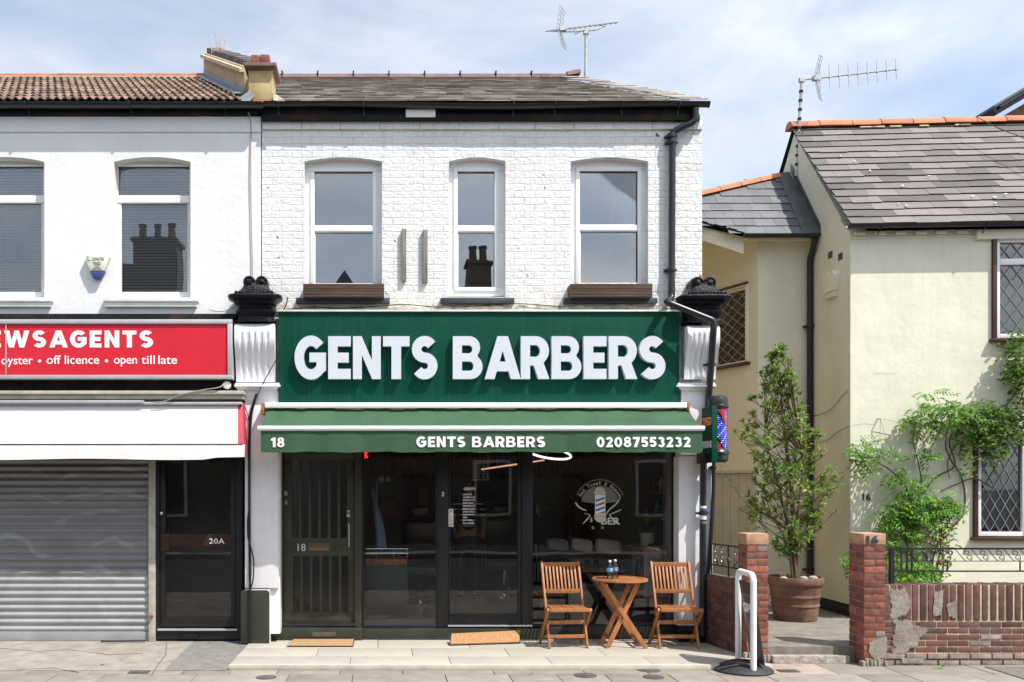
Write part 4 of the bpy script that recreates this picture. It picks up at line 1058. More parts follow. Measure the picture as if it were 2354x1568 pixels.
# glazed front: fixed light, door, large window
m = MB()
rails(m, 832.5,1015,1006,1446,[(836,1010,1002,1440)],YSF-.01,YSF+.06)
m.fbox(1006.3,1015,1030,1446,YSF-.02,YSF+.06)
m.fbox(1200,1015,1225,1446,YSF-.02,YSF+.06)
m.fbox(1548,1015,1560,1441,YSF-.02,YSF+.06); m.fbox(1225.2,1436,1547.8,1441,YSF-.01,YSF+.06)
m.build('shopfront_frame', M['black_matt'], BA, bevel=.004)
m = MB(); m.fbox(835,1010,1003,1441,YSF+.02,YSF+.026); m.build('shop_window', M['glass_shop'], BA)
m = MB(); m.fbox(1225,1010,1549,1440,YSF+.02,YSF+.026); bigw = m.build('shop_window', M['glass_shop'], BA)
m = MB(); rails(m, 1030.5,1015,1199.6,1440,[(1035,1010,1190,1412)],YSF,YSF+.045); sd = m.build('shop_door', M['black_matt'], BA, bevel=.003)
m = MB(); m.fbox(1034,1010,1191,1414,YSF+.02,YSF+.026); m.build('pane', M['glass_shop'], sd)
m = MB(); m.fbox(1031,1170,1042,1211,YSF-.004,YSF-.0004); m.build('push_plate', M['old_white'], sd, bevel=.001)
m = MB()
for i,ch in enumerate('PUSH'): solid_text(m, ch, X(1034,.17), X(1039,.17), Z(1180+i*9.6,.17), Z(1173+i*9.6,.17), wallframe(YSF-.0042), .001, .006)
m.build('push_lettering', M['ink'], sd)
m = MB(); c = P(1018,1136,YSF-.02); m.lathe([(0,0),(.018,0),(.018,.012),(0,.016)], (0,0,0), 16); m.v = [(c.x+p[0], c.y-p[2], c.z+p[1]*1.7) for p in m.v]; m.build('lock', M['chrome'], BA)
m = MB(); m.fbox(1030,1437,1223,1440.5,YSF-.035,YSF-.0205); m.build('threshold', M['alu_bare'], BA)
# vinyl price list and decals on the glass
m = MB(); yg = YSF+.0195; fr_ = wallframe(yg)
solid_text(m, 'GENTS', X(1066,yg), X(1093,yg), Z(1127,yg), Z(1121,yg), fr_, .0008, .02)
y_ = 1135
for s_ in ('HAIR CUT','CLIPPER CUT','SHAPE & CUT','SKIN FADE','SENIORS CUT','BEARD TRIM','SHORT BACK','SHAVE ONLY','KIDS','HOT TOWEL','FULL WORKS'):
    solid_text(m, s_, X(1064,yg), X(1064+len(s_)*2.6,yg), Z(y_+3.6,yg), Z(y_,yg), fr_, .0008, .02); y_ += 6.6
m.build('price_list', M['letter_white'], sd)
M['ghost'] = pm('faded_vinyl', (.30,.30,.28), .7, .3, 30)
m = MB(); y_ = 1058
for s_ in ('OPENING HOURS','MON 9-7','TUE 9-7','WED 9-7','THU 9-7','FRI 9-7','SAT 9-6','SUN 10-5'):
    solid_text(m, s_, X(1086,yg), X(1086+38,yg), Z(y_+3.0,yg), Z(y_,yg), fr_, .0008, .0); y_ += 6.2
m.build('opening_hours', M['ghost'], sd)
m = MB(); bold_text(m, 'BA', X(872,yg), X(898,yg), Z(1108,yg), Z(1095,yg), fr_, .0008); m.build('worn_lettering', M['ink'], bpy.data.objects['shop_window'])
# the barber emblem on the big window
def disc(mb, cx, cy, r0, r1, a0, a1, n, yg, th=.0012):
    L = []
    for r in (r0, r1): L.append([P(cx+r*math.cos(math.radians(a0+(a1-a0)*i/n)), cy-r*math.sin(math.radians(a0+(a1-a0)*i/n)), yg) for i in range(n+1)])
    pts = L[0] + L[1][::-1] if r0 > 0 else [P(cx,cy,yg)] + L[1]
    mb.add([p for p in pts], [list(range(len(pts)))])
def flat(mb, pts, yg): mb.add([P(a,b,yg) for a,b in pts], [list(range(len(pts)))])
M['decal_cream'] = pm('cream_vinyl', (.44,.45,.37), .6, .06)
M['decal_grey'] = pm('frosted_vinyl', (.13,.14,.12), .8, .1)
M['decal_red'] = pm('red_vinyl', (.38,.05,.035), .5, .05); M['decal_blue'] = pm('blue_vinyl', (.03,.12,.32), .5, .05); M['decal_white'] = pm('white_vinyl', (.72,.74,.72), .5, .03)
cx_, cy_ = 1379, 1158
m = MB(); disc(m, cx_, 1159, 0, 43, 8, 172, 26, yg); disc(m, cx_, 1160, 56, 58.3, 22, 158, 24, yg); m.build('emblem_fan', M['decal_grey'], bigw, recalc=False)
m = MB(); yk = yg-.0006
def arc_text(s_, cx, cy, r, a0, a1, h):
    n = len(s_); m = MB()
    for i, ch in enumerate(s_):
        if ch == ' ': m.build('emblem_lettering', M['decal_cream'], bigw); m = MB(); continue
        a = math.radians(a0+(a1-a0)*(i+.5)/n); w = r*abs(math.radians(a1-a0))/n*.80
        if ch in 'il': w *= .45
        o = (cx + r*math.cos(a), cy - r*math.sin(a))
        fr = lambda u,v,d: tuple(P(o[0] + u*math.sin(a) + v*math.cos(a), o[1] + u*math.cos(a) - v*math.sin(a), yk-d))
        solid_text(m, ch, -w/2, w/2, 0, h*(1.0 if ch.isupper() or ch in 'hlt&' else .72), fr, .0006, .02)
    m.build('emblem_lettering', M['decal_cream'], bigw)
arc_text('Hot Towel & Shave', cx_, 1160, 45.5, 158, 22, 8)
m = MB()
disc(m, cx_, 1131, 0, 11.5, 0, 180, 12, yk);  flat(m, [(1365,1131),(1394,1131),(1391,1138),(1368,1138)], yk); m.build('emblem_pole_cap', M['decal_cream'], bigw, recalc=False); m = MB(); disc(m, cx_+.5, 1187.5, 0, 13.5, 180, 360, 12, yk); flat(m,[(1366,1183.5),(1394,1183.5),(1394,1187),(1366,1187)],yk); m.build('emblem_pole_base', M['decal_cream'], bigw, recalc=False); m = MB()
def ribbon(pts, w):
    L = []; R_ = []
    for i,(a,b) in enumerate(pts):
        q = pts[min(i+1,len(pts)-1)]; p = pts[max(i-1,0)]; dx,dy = q[0]-p[0], q[1]-p[1]; l = math.hypot(dx,dy) or 1
        ww = w*(1-.7*abs(i/(len(pts)-1)-.4)); L.append((a-dy/l*ww, b+dx/l*ww)); R_.append((a+dy/l*ww, b-dx/l*ww))
    for i in range(len(pts)-1): flat(m, [L[i],L[i+1],R_[i+1],R_[i]], yk)
ribbon([(1323,1155),(1328,1163),(1337,1170),(1348,1173.5)], 2.2)
m.build('emblem_razor', M['decal_cream'], bigw, recalc=False); m = MB()
ribbon([(1426,1141),(1422,1152),(1412,1163),(1402,1170),(1396,1178),(1393,1184)], 1.6)
m.build('emblem_razor', M['decal_cream'], bigw, recalc=False); m = MB()
ribbon([(1428,1171),(1418,1176),(1408,1180),(1400,1183)], 1.2); ribbon([(1400,1182),(1408,1193),(1418,1204)], 1.6)
ribbon([(1344,1180),(1357,1184)],1.0); ribbon([(1357,1184),(1349,1195),(1340,1204)], 1.5)
m.build('emblem_scissors', M['decal_cream'], bigw, recalc=False)
m = MB(); flat(m, [(1368,1138.3),(1391.5,1138.3),(1391.5,1183),(1368,1183)], yk); m.build('emblem_pole', M['decal_white'], bigw, recalc=False)
for col, offs in (('decal_blue',(0,22)), ('decal_red',(11,33))):
    m = MB()
    for o_ in offs:
        b0 = 1149+o_; pts = [(1369.5,b0),(1390,b0-7),(1390,b0-2),(1369.5,b0+5)]
        pts = [(a,min(b,1182)) for a,b in pts]; flat(m, pts, yk-.0006)
    m.build('emblem_stripe', M[col], bigw, recalc=False)
m = MB(); solid_text(m, 'BER', X(1382,yg), X(1426,yg), Z(1206,yg), Z(1190,yg), fr_, .0008, .03)
m.build('emblem_lettering', M['decal_cream'], bigw); m = MB(); solid_text(m, '$', X(1356,yg), X(1362,yg), Z(1201,yg), Z(1190,yg), fr_, .0008, .0)
m.build('emblem_lettering', M['decal_cream'], bigw); m = MB(); solid_text(m, 'S', X(1360,yg), X(1366,yg), Z(1216,yg), Z(1210,yg), fr_, .0008, .0); m.build('emblem_lettering', M['decal_cream'], bigw); m = MB(); solid_text(m, 'O', X(1382,yg), X(1388,yg), Z(1216,yg), Z(1210,yg), fr_, .0008, .0)
m.build('emblem_lettering', M['decal_cream'], bigw)

# ---------------------------------------------------------------- rain pipes on the facade
def pipe(name, lab, pts, r, cl=(), group=None, seg=12):
    pts = [Vector(p) for p in pts]
    t = thing(name, lab, 'drainpipe', (pts[-1].x, pts[-1].y, min(p.z for p in pts)), group)
    # round the bends
    q = [pts[0]]
    for a,b,c in zip(pts, pts[1:], pts[2:]):
        d = min(.07, (a-b).length*.4, (c-b).length*.4); p0 = b+(a-b).normalized()*d; p1 = b+(c-b).normalized()*d
        for k in range(5):
            f = k/4; q.append(p0*(1-f)**2 + b*2*f*(1-f) + p1*f*f)
    q.append(pts[-1])
    m = MB(); m.tube(q, r, seg); m.build('pipe', M['black_pipe'], t)
    m = MB()
    for f in cl:
        a, b = f; d = (Vector(b)-Vector(a)).normalized() if not isinstance(b,(int,float)) else Vector((0,0,1))
        p = Vector(a); m.tube([p-d*.022, p+d*.022], r*1.28, 12)
        m.box(p.x-r*1.9, p.y+r*.3, p.z-.012, p.x+r*1.9, p.y+r*1.3+.02, p.z+.012)
    if cl: m.build('pipe_clip', M['black_pipe'], t, bevel=.002)
    return t
yp = -.062
pipe('drainpipe', 'black rain pipe down the white brick wall, kinking over the right pilaster', 
     [P(1599,248,-.125),P(1599,279,-.12),P(1546,302,yp),P(1544,688,yp),P(1531,694,-.30),P(1642,738,-.37),P(1640,760,-.37),P(1630,905,-.14),P(1627,960,-.12)], .037,
     [(P(1545,326,yp),0),(P(1543,620,yp),0),(P(1544,312,yp),0),(P(1634,838,-.22),0)])
pipe('drainpipe', 'black downpipe with small stickers beside the shop window, at the low brick wall', [P(1618,1040,-.12),P(1616,1200,-.12),P(1615,1462,-.12)], .035, [(P(1616,1180,-.12),0),(P(1615,1418,-.12),0)])
dp = [o for o in bpy.data.objects if o.name.startswith('drainpipe') and o.parent is None][-1]
for (b,c,mt) in ((1163,1168,'decal_white'),(1168,1173,'decal_blue'),(1182,1194,'decal_white'),(1198,1204,'decal_grey')):
    m = MB(); c0 = P(1616.3,b,-.12); c1 = P(1616.3,c,-.12); m.tube([c0,c1], .0362, 12, False); m.build('sticker', M[mt], dp)
pipe('waste_pipe', 'bent black hose pipe slanting beside the sticker covered downpipe', [P(1641,1062,-.10),P(1640,1130,-.10),P(1634,1240,-.09),P(1628,1320,-.085),P(1626,1462,-.10)], .022, [(P(1640,1075,-.10),0)])
# cables
def cable(lab, pts, r=.006, mat='cable'):
    q = [Vector(p) for p in pts]; s = []
    for i in range(len(q)-1):
        p0 = q[max(i-1,0)]; p1 = q[i]; p2 = q[i+1]; p3 = q[min(i+2,len(q)-1)]
        for k in range(6):
            f = k/6; s.append(.5*((2*p1)+(p2-p0)*f+(2*p0-5*p1+4*p2-p3)*f*f+(3*p1-p0-3*p2+p3)*f**3))
    s.append(q[-1]); m = MB(); m.tube(s, r, 6); return tag(m.build('cable', M[mat]), lab, 'cable')
cable('thin grey cable hanging down the render beside the brickwork', [P(570,258,-.11),P(575,270,-.06),P(577,300,-.03),P(576,400,-.03),P(578,520,-.03),P(580,600,-.03),P(580,648,-.03)])
cable('thick black cable running down the left pilaster to the pavement', [P(590,905,-.14),P(577,950,-.115),P(574,985,-.112),P(573,1100,-.112),P(574,1300,-.112),P(575,1360,-.145),P(575,1440,-.145),P(578,1470,-.145)], .016, 'black_matt')
cable('loose black cable looping beside the thick cable on the pilaster', [P(572,1170,-.12),P(569,1200,-.14),P(570,1235,-.13),P(577,1260,-.13),P(583,1290,-.13),P(582,1330,-.14),P(577,1352,-.15)], .008, 'black_matt')
cable('black wire slanting across the left white pilaster to the green sign', [P(638,822,-.22),P(622,850,-.2),P(600,890,-.17),P(588,920,-.12),P(580,950,-.12),P(577,985,-.125)], .006, 'black_matt')
cable('thin wire drooping from the left pilaster down behind the awning end', [P(556,918,-.1),P(565,940,-.115),P(571,960,-.115),P(575,985,-.12)], .005, 'black_matt')
cable('pale wire sagging under the red sign to the floodlight', [P(352,925,-.31),P(380,922,-.31),P(420,906,-.31),P(470,896,-.31),P(505,890,-.31),P(517,878,-.2)], .006)
cable('loose wires along the wall foot above the green sign', [P(655,712,-.05),P(720,706,-.04),P(790,708,-.04),P(880,703,-.05),P(930,700,-.05),P(1010,706,-.05),P(1120,703,-.05),P(1190,698,-.04),P(1300,706,-.05)], .005, 'black_matt')
cable('curled grey wire on the wall right of the newsagent sill', [P(480,712,-.04),P(500,716,-.05),P(522,714,-.05),P(540,705,-.06)], .005)
cable('stub of wire poking up beside the left black cap', [P(652,712,-.1),P(658,700,-.12),P(661,684,-.12)], .008, 'black_matt')
fl = thing('floodlight', 'small round cream lamp under the end of the red sign', 'lamp', P(521,893,-.2))
m = MB(); c = P(521,885,-.22); m.lathe([(0,0),(.042,0),(.046,.03),(.04,.055),(0,.06)], (0,0,0), 18); m.v = [(c.x+p[0],c.y-p[2]+.06,c.z+p[1]) for p in m.v]; m.build('housing', M['alarm_cream'], fl)
m = MB(); m.box(c.x-.012,c.y+.055,c.z-.01,c.x+.012,-.06,c.z+.01); m.build('arm', M['black_matt'], fl)

# ---------------------------------------------------------------- barber pole and projecting sign
bp = thing('barber_pole', 'black capped barber pole with glowing red, white and blue lights', 'barber pole', P(1650,1063,-.28))
c = P(1650,1063,-.28); z0, z1 = Z(1063,-.28), Z(910,-.28); H = z1-z0; r = .105
def lz(mb, prof): mb.lathe(prof, (c.x,c.y,0), 28)
m = MB(); lz(m, [(0,z0),(r*.85,z0),(r*1.06,z0+.03),(r*1.06,z0+.085),(r*1.16,z0+.09),(r*1.16,z0+.115),(r*.98,z0+.14),(0,z0+.14)]); m.build('lower_cap', M['black_gloss'], bp)
m = MB(); lz(m, [(0,z1-.145),(r*.98,z1-.145),(r*1.12,z1-.13),(r*1.12,z1-.11),(r*1.0,z1-.10),(r*1.02,z1-.05),(r*.9,z1-.018),(r*.6,z1),(0,z1)]); m.build('upper_cap', M['black_gloss'], bp)
m = MB(); lz(m, [(r*.80,z0+.138),(r*.80,z1-.143)]); m.build('core', M['black_matt'], bp)
M['led_b'] = emit('blue_led', (.06,.10,1.0), 2.2); M['led_r'] = emit('red_led', (1.0,.04,.04), 1.5); M['led_w'] = emit('white_led', (.55,.75,1.0), 1.8)
for nm, sel in (('blue_light','b'),('red_light','r'),('white_light','w')):
    m = MB()
    NR, NA_ = 21, 30
    for i in range(NR):
        for k in range(NA_):
            q = (i*1.0 + k*1.25) % 22
            w = 'r' if 5 < q < 11 else 'b' if (q >= 13 or q < 3) else None
            if w == 'b' and (i*7+k*13) % 5 == 0: w = 'w'
            if w != sel: continue
            a = 2*PI*k/NA_ + PI; zz = z0+.155+(H-.32)*i/(NR-1); rr_ = r*.82; s_ = .0042
            p = Vector((c.x+math.cos(a)*rr_, c.y+math.sin(a)*rr_, zz)); tx = Vector((-math.sin(a),math.cos(a),0))*s_; up = Vector((0,0,s_)); nn = Vector((math.cos(a),math.sin(a),0))*.004
            m.add([p-tx-up+nn,p+tx-up+nn,p+tx+up+nn,p-tx+up+nn,p-tx-up,p+tx-up,p+tx+up,p-tx+up], [(0,1,2,3),(0,4,5,1),(1,5,6,2),(2,6,7,3),(3,7,4,0)])
    o = m.build(nm, M['led_'+sel], bp, smooth=False)
m = MB(); lz(m, [(r*.93,z0+.12),(r*.93,z1-.125)]); m.build('glass_tube', glass('pole_glass', 1.35), bp)
m = MB(); m.box(X(1634),c.y-.02,z0+.16,c.x-.06,c.y+.02,z0+.20); m.box(X(1634),c.y-.02,z1-.2,c.x-.06,c.y+.02,z1-.16); m.build('wall_arm', M['black_matt'], bp)
pj = thing('projecting_sign', 'dark green projecting sign with orange letters behind the awning end', 'shop sign', P(1627,1062,-.25))
xs0 = X(1627,-.2); m = MB(); m.box(xs0-.03,-.42,Z(1064,-.25),xs0+.03,-.05,Z(936,-.25)); m.build('box', M['green_sign'], pj, bevel=.004)
m = MB(); m.box(xs0-.10,-.28,Z(1066,-.25),xs0-.031,-.12,Z(1042,-.25)); m.build('bracket_box', M['black_matt'], pj, bevel=.004)
M['orange_l'] = pm('orange_letter', (.85,.28,.02), .4, .05)
m = MB(); frx = lambda u,w,d: (xs0-.0302-d, -u, w)
solid_text(m, 'GENTS', .07, .40, Z(979,-.25), Z(960,-.25), lambda u,w,d: (xs0-.0302-d, -.47+u, w), .004, .02); m.build('orange_lettering', M['orange_l'], pj)
m = MB(); solid_text(m, 'BARBERS', .07, .40, Z(1030,-.25), Z(1014,-.25), lambda u,w,d: (xs0-.0302-d, -.47+u, w), .004, .02); m.build('white_lettering', M['letter_white'], pj)
# ================================================================ yellow cottage on the right
CO = thing('cottage', 'cream rendered cottage with patchy slate roof, orange ridge and leaded windows', 'house', (7.5, 3.0, 0))
YC = 1.15; AN = math.radians(3.7)
C0 = Vector((X(1955,YC), YC, 0))                       # front left corner
cu = Vector((math.cos(AN), -math.sin(AN), 0)); cv = Vector((math.sin(AN)*.15, 1, 0)).normalized()
GD = 1.62                                              # corner to the ridge
EC = Z(515, YC-.12); RC = Z(292, YC+GD)
def cw(u, v, z): return C0 + cu*u + cv*v + Vector((0,0,z))
def upx(px):                                           # distance along the front wall seen at picture column px
    k = (px-CX)/K; # (C0.x+u cos)/(CAMD+C0.y-u sin) = k
    return (k*(CAMD+C0.y)-C0.x)/(math.cos(AN)+k*math.sin(AN))
def zpx(py, u, v=0): p = cw(u, v, 0); return CAMZ + (CY-py)*(CAMD+p.y)/K
class WB(MB):                                          # box in cottage coordinates
    def wb(s, u0, u1, v0, v1, z0, z1):
        vs = [cw(a,b,z) for z in (z0,z1) for (a,b) in ((u0,v0),(u1,v0),(u1,v1),(u0,v1))]
        return s.add(vs, [(0,3,2,1),(4,5,6,7),(0,1,5,4),(1,2,6,5),(2,3,7,6),(3,0,4,7)])
UL = 8.0
u1a, u1b = upx(2279), upx(2440); z1a, z1b = zpx(783,u1a), zpx(541,u1a)
u2a, u2b = upx(2236), upx(2371); z2a, z2b = zpx(1238,u2a), zpx(998,u2a)
m = WB()
m.wb(0,u2a,0,.25,.0,EC-.06); m.wb(u2a,u2b,0,.25,0,z2a); m.wb(u2a,u1a,0,.25,z2b,EC-.06)
m.wb(u1a,u2b,0,.25,z2b,z1a); m.wb(u2b,u1b,0,.25,0,z1a); m.wb(u1a,u1b,0,.25,z1b,EC-.06); m.wb(u1b,UL,0,.25,0,EC-.06)
m.build('front_wall', M['cream'], CO)
m = MB(); sag = .0
gp_ = [(.252,.0),(GD*2,.0),(GD*2,EC-.10),(GD,RC-.10),(.252,EC-.10+.252*(RC-EC)/GD)]
m.add([cw(.0,v,z) for v,z in gp_]+[cw(.22,v,z) for v,z in gp_], [(0,1,2,3,4),(9,8,7,6,5),(0,5,6,1),(1,6,7,2),(2,7,8,3),(3,8,9,4),(4,9,5,0)])
m.add([cw(0,.02,EC-.06), cw(0,.251,EC-.06), cw(0,.251,EC+.14), cw(0.22,.02,EC-.06), cw(.22,.251,EC-.06), cw(.22,.251,EC+.14)], [(0,1,2),(5,4,3),(0,3,4,1),(1,4,5,2),(2,5,3,0)])
m.build('gable_wall', M['cream'], CO)
m = WB(); m.wb(UL-.2,UL,.25,GD*2,0,EC); m.wb(.22,UL-.2,GD*2-.2,GD*2,0,EC-.1); m.build('rear_wall', M['cream'], CO)
m = WB(); m.wb(.25,UL-.2,.9,.92,.1,EC); m.wb(.25,UL-.2,.26,.9,2.5,2.55); m.build('dark_room_backing', M['dark_in'], CO)
m = WB(); m.wb(-.006,UL,-.012,-.0005,.0,.24); m.wb(-.012,-.0005,-.012,1.0,0,.27); m.build('plinth', M['black_matt'], CO)
# roof
rd = Vector((0,0,.0)); e0 = cw(-.06,-.14,EC-.09*0); 
def roofc(u, t):  # t 0 eave .. 1 ridge, slight sag of the old ridge
    z = EC + (RC-EC)*t + 0*t
    return cw(u, -.14+(GD+.14)*t, z)
m = MB(); q = [roofc(-.03,0),roofc(UL,0),roofc(UL,1),roofc(-.03,1)]; q = [p-Vector((0,0,.03)) for p in q]
m.add(q+[cw(UL,GD*2+.1,EC), cw(-.03,GD*2+.1,EC)], [(0,1,2,3),(3,2,4,5)]); m.build('roof_deck', M['felt'], CO, recalc=False)
vv_ = roofc(0,1)-roofc(0,0); m = MB()
slates(m, roofc(-.07,-.012), cu, vv_, UL+.05, vv_.length-.02, .40, .166, .014, .009, jit=.010, seed=12)
m.build('roof_slates', M['slate_c'], CO)
m = MB(); u = -.08; i = 0
while u < UL-.1:
    L = R.choice((.44,.46,.40)); r = .105
    loops = [[roofc(uu,1)+Vector((0,math.cos(t)*r*1.1,-.03+math.sin(t)*r+dz)) for t in [PI*k/8 for k in range(9)]] for uu,dz in ((u,.008*(i%2)),(u+L-.012,0))]
    m.loft(loops, True, True); u += L; i += 1
m.build('ridge_tile', M['ridge_orange'], CO, sharp=50)
for i in range(9):
    u = R.uniform(.4,4.6); p = roofc(u,.955); L = R.uniform(.1,.3); m = MB(); m.obox(p+Vector((0,-.02,.022)), cu, (0,.8,.6), (0,-.6,.8), L, .05, .02); m.build('ridge_mortar', M['mortar'], CO, bevel=.006)
m = MB()
for (px,py) in ((2103,450),(2022,392),(2047,415),(2300,478),(2292,490),(2070,487),(2085,492),(2180,430),(1995,380),(2330,472),(2250,475)):
    # little pale chips of mortar lying on the slates
    k = (px-CX)/K; t = max(0,min(1,(520-py)/222)); u = upx(px)+.0; p = roofc(u+ .18*t,t)
    m = MB(); m.obox(p+Vector((0,-.03,.03)), Vector((1,R.uniform(-.5,.5),0)).normalized(), (0,.7,.7), (0,-.7,.7), R.uniform(.02,.038), R.uniform(.014,.024), .01); m.build('mortar_chip', M['decal_white'], CO)
m = MB(); gutter(m, cw(-.12,-.17,EC-.02), cw(UL,-.17,EC-.03), .05)
m.build('gutter', M['black_pipe'], CO)
for u in (.28,1.55,2.6):
    p = cw(u,-.17,EC-.02); m = MB(); m.tube([p+Vector((0,math.cos(t)*.055,-math.sin(t)*.058)) for t in [PI*k/8 for k in range(9)]]+[p+Vector((0,.06,-.12))], .008, 6); m.build('gutter_bracket', M['black_pipe'], CO)
m = WB(); 
for i in range(6): m.wb(.04+i*.25,.17+i*.25,-.045,-.001,EC-.12,EC-.075)
m.wb(1.52,UL,-.06,-.001,EC-.2,EC-.08); m.wb(0,UL,-.02,-.0005,EC-.16-.001,EC-.062-.1+.02)
m.build('eave_corbel', M['cream_trim'], CO, bevel=.008)
def lattice(m, u0,u1,z0,z1,v,nx,nz,r=.006):
    du = (u1-u0)/nx; dz = (z1-z0)/nz
    def clipseg(a, b):
        pts = []
        (x0,y0),(x1,y1) = a,b; t0,t1 = 0,1
        for p,q in ((-(x1-x0),x0-u0),((x1-x0),u1-x0),(-(y1-y0),y0-z0),((y1-y0),z1-y0)):
            if p == 0:
                if q < 0: return None
            else:
                t = q/p
                if p < 0: t0 = max(t0,t)
                else: t1 = min(t1,t)
        return None if t0 >= t1-1e-6 else ((x0+(x1-x0)*t0,y0+(y1-y0)*t0),(x0+(x1-x0)*t1,y0+(y1-y0)*t1))
    for i in range(-nz, nx+nz+1):
        for s_ in (1,-1):
            a = (u0+i*du, z0 if s_ > 0 else z1); b = (u0+i*du+nz*du, z1 if s_ > 0 else z0)
            c = clipseg(a,b)
            if c: yield c
def cot_window(u0,u1,z0,z1,lights,nx,nz,split=None,open_r=True):
    m = WB(); t = .055
    m.wb(u0-.028,u0+.02,-.035,.1,z0-.01,z1+.03); m.wb(u0+.0205,u1-.0205,-.035,.1,z1-.018,z1+.03); m.wb(u1-.02,u1+.028,-.035,.1,z0-.01,z1+.03)
    w = m.build('window', M['brown_trim'], CO, bevel=.004)
    m = WB(); m.wb(u0-.06,u1+.06,-.075,.05,z0-.05,z0-.011); m.build('sill', M['brown_trim'], w, bevel=.005)
    m = WB(); a,b = u0+.021,u1-.021; zz = sorted([z0,z1]+([split] if split else []))
    m.wb(a,a+t,.0,.08,z0,z1-.019); m.wb(b-t,b,.0,.08,z0,z1-.019); m.wb(a+t,b-t,.0,.08,z0,z0+t); m.wb(a+t,b-t,.0,.08,z1-.019-t,z1-.019)
    if split: m.wb(a+t,b-t,.0,.08,split-t*.7,split+t*.7)
    m.build('frame', M['upvc'], w, bevel=.006)
    m = WB(); m.wb(a+t-.005,b-t+.005,.045,.05,z0+t-.005,z1-.018-t); m.build('pane', M['glass_lead'], w)
    m = MB()
    for (p,q) in lattice(m, a+t,b-t,z0+t,(split-t*.7) if split else z1-.019-t,.04,nx,nz): m.bar(cw(p[0],.040,p[1]), cw(q[0],.040,q[1]), .010, .006, up=(0,-1,0))
    if split:
        for (p,q) in lattice(m, a+t,b-t,split+t*.7,z1-.019-t,.04,nx,1): m.bar(cw(p[0],.040,p[1]), cw(q[0],.040,q[1]), .010, .006, up=(0,-1,0))
    m.build('leading', M['lead'], w)
    return w
cot_window(u1a+.03,u1b-.03,z1a+.03,z1b-.02,1,4,4,zpx(602,u1a))
cot_window(u2a+.03,u2b-.03,z2a+.03,z2b-.02,1,4,5)
m = WB(); m.wb(u2a-.1,u2b+.1,.28,.30,zpx(1085,u2a),z2b+.1); m.wb(u1a,u1b,.35,.37,z1a-.1,z1a+.75); m.build('curtain', M['net'], CO)
m = WB(); m.wb(u2a+.25,u2a+.38,.5,.55,z2a,z2b); m.build('inner_post', M['wood_dark'], CO)
m = WB(); m.wb(upx(2254)-.0,upx(2262),-.012,0,zpx(1120,.4),zpx(1100,.4)); 
fc = lambda u,w,d: tuple(cw(u,-d,w))
m = MB(); solid_text(m,'16',upx(1983),upx(2001),zpx(1151,.15),zpx(1135,.15),lambda u,w,d: tuple(cw(u,-.002-d,w)),.008,.008); m.build('house_number', M['black_matt'], CO)
for pts in ([(1960,978),(1985,974),(2012,976)],[(2000,860),(2030,857),(2062,859)]):
    q = [cw(upx(a),-.0005,zpx(b,upx(a))) for a,b in pts]; m = MB(); m.tube(q, .0016, 4); m.build('crack', M['post_grey'], CO)
# gable details: two missing bricks, an alarm box
def gpx(px,py):                 # point of the gable plane seen at a picture position
    k = (px-CX)/K; # C0.x + cv.x*v = k*(CAMD + C0.y + cv.y*v)
    v = (k*(CAMD+C0.y)-C0.x)/(cv.x-k*cv.y); p = cw(0,v,0); return v, CAMZ+(CY-py)*(CAMD+p.y)/K
m = MB()
for (px,py) in ((1909,586),(1932,590)):
    v,z = gpx(px,py); 
    vs = [cw(a,b,c) for c in (z-.045,z+.045) for a,b in ((-.003,v-.06),(-.003,v+.06),(.02,v+.06),(.02,v-.06))]
    m.add(vs,[(0,3,2,1),(4,5,6,7),(0,1,5,4),(1,2,6,5),(2,3,7,6),(3,0,4,7)])
m.build('vent_brick', M['brick_dark'], CO)
v,z = gpx(1916,655); ca = cw(0,v,z)
al2 = thing('alarm_box', 'faded cream alarm box on the shaded gable wall of the cottage', 'alarm', ca)
def gx(mb, pts, d0, d1):  # outline (v,z) offsets pushed out of the gable
    n_ = len(pts); A = [ca+Vector((-d1,a,b)) for a,b in pts]; B = [ca+Vector((-d0,a*1.08,b*1.04)) for a,b in pts]
    mb.add(A+B, [list(range(n_)), list(range(2*n_-1,n_-1,-1))]+[[i,i+n_,(i+1)%n_+n_,(i+1)%n_] for i in range(n_)])
m = MB(); gx(m, [(-.13,-.10),(.13,-.10),(.17,.10),(.10,.17),(-.10,.17),(-.17,.10)], 0, .075); m.build('cover', M['cream_trim'], al2, bevel=.008)
m = MB(); gx(m, [(-.12,-.17),(.12,-.17),(.128,-.105),(-.128,-.105)], 0, .06); m.build('strobe', M['alarm_cream'], al2, bevel=.006)
# front-wall wires over the roof
cable('thin black wire trailing down over the cottage slates', [P(2245,268,2.1),P(2290,292,1.9),P(2354,318,1.6),P(2440,352,1.2)], .006, 'black_matt')
# ---------------------------------------------------------------- annex
YA = 2.25
axr = cw(-.002,YA-YC,0).x
ac = Vector((X(1742,YA),YA,0)); ab = Vector((ac.x-.62, YA+1.75, 0))       # lit corner and the shaded wall's far end
ad = (ab-ac).normalized(); an_ = Vector((-ad.y, ad.x, 0)); an_ = an_ if an_.x < 0 else -an_
AZ = Z(552,YA)
m = MB(); m.box(ac.x,YA,0,axr,YA+.25,AZ+.05); m.build('annex_wall', M['cream'], CO)
def aw_(s,d,z): return ac + ad*s - an_*d + Vector((0,0,z))     # s along the shaded wall, d into it
def spx(px):
    k = (px-CX)/K; return (k*(CAMD+ac.y)-ac.x)/(ad.x-k*ad.y)
def zs(py,s): p = aw_(s,0,0); return CAMZ+(CY-py)*(CAMD+p.y)/K
SL = (ab-ac).length
w0, w1 = spx(1718), spx(1641); wz0, wz1 = zs(832,w0), zs(655,w0)
d0, d1 = spx(1738), spx(1600); dzt = zs(1080,d0)
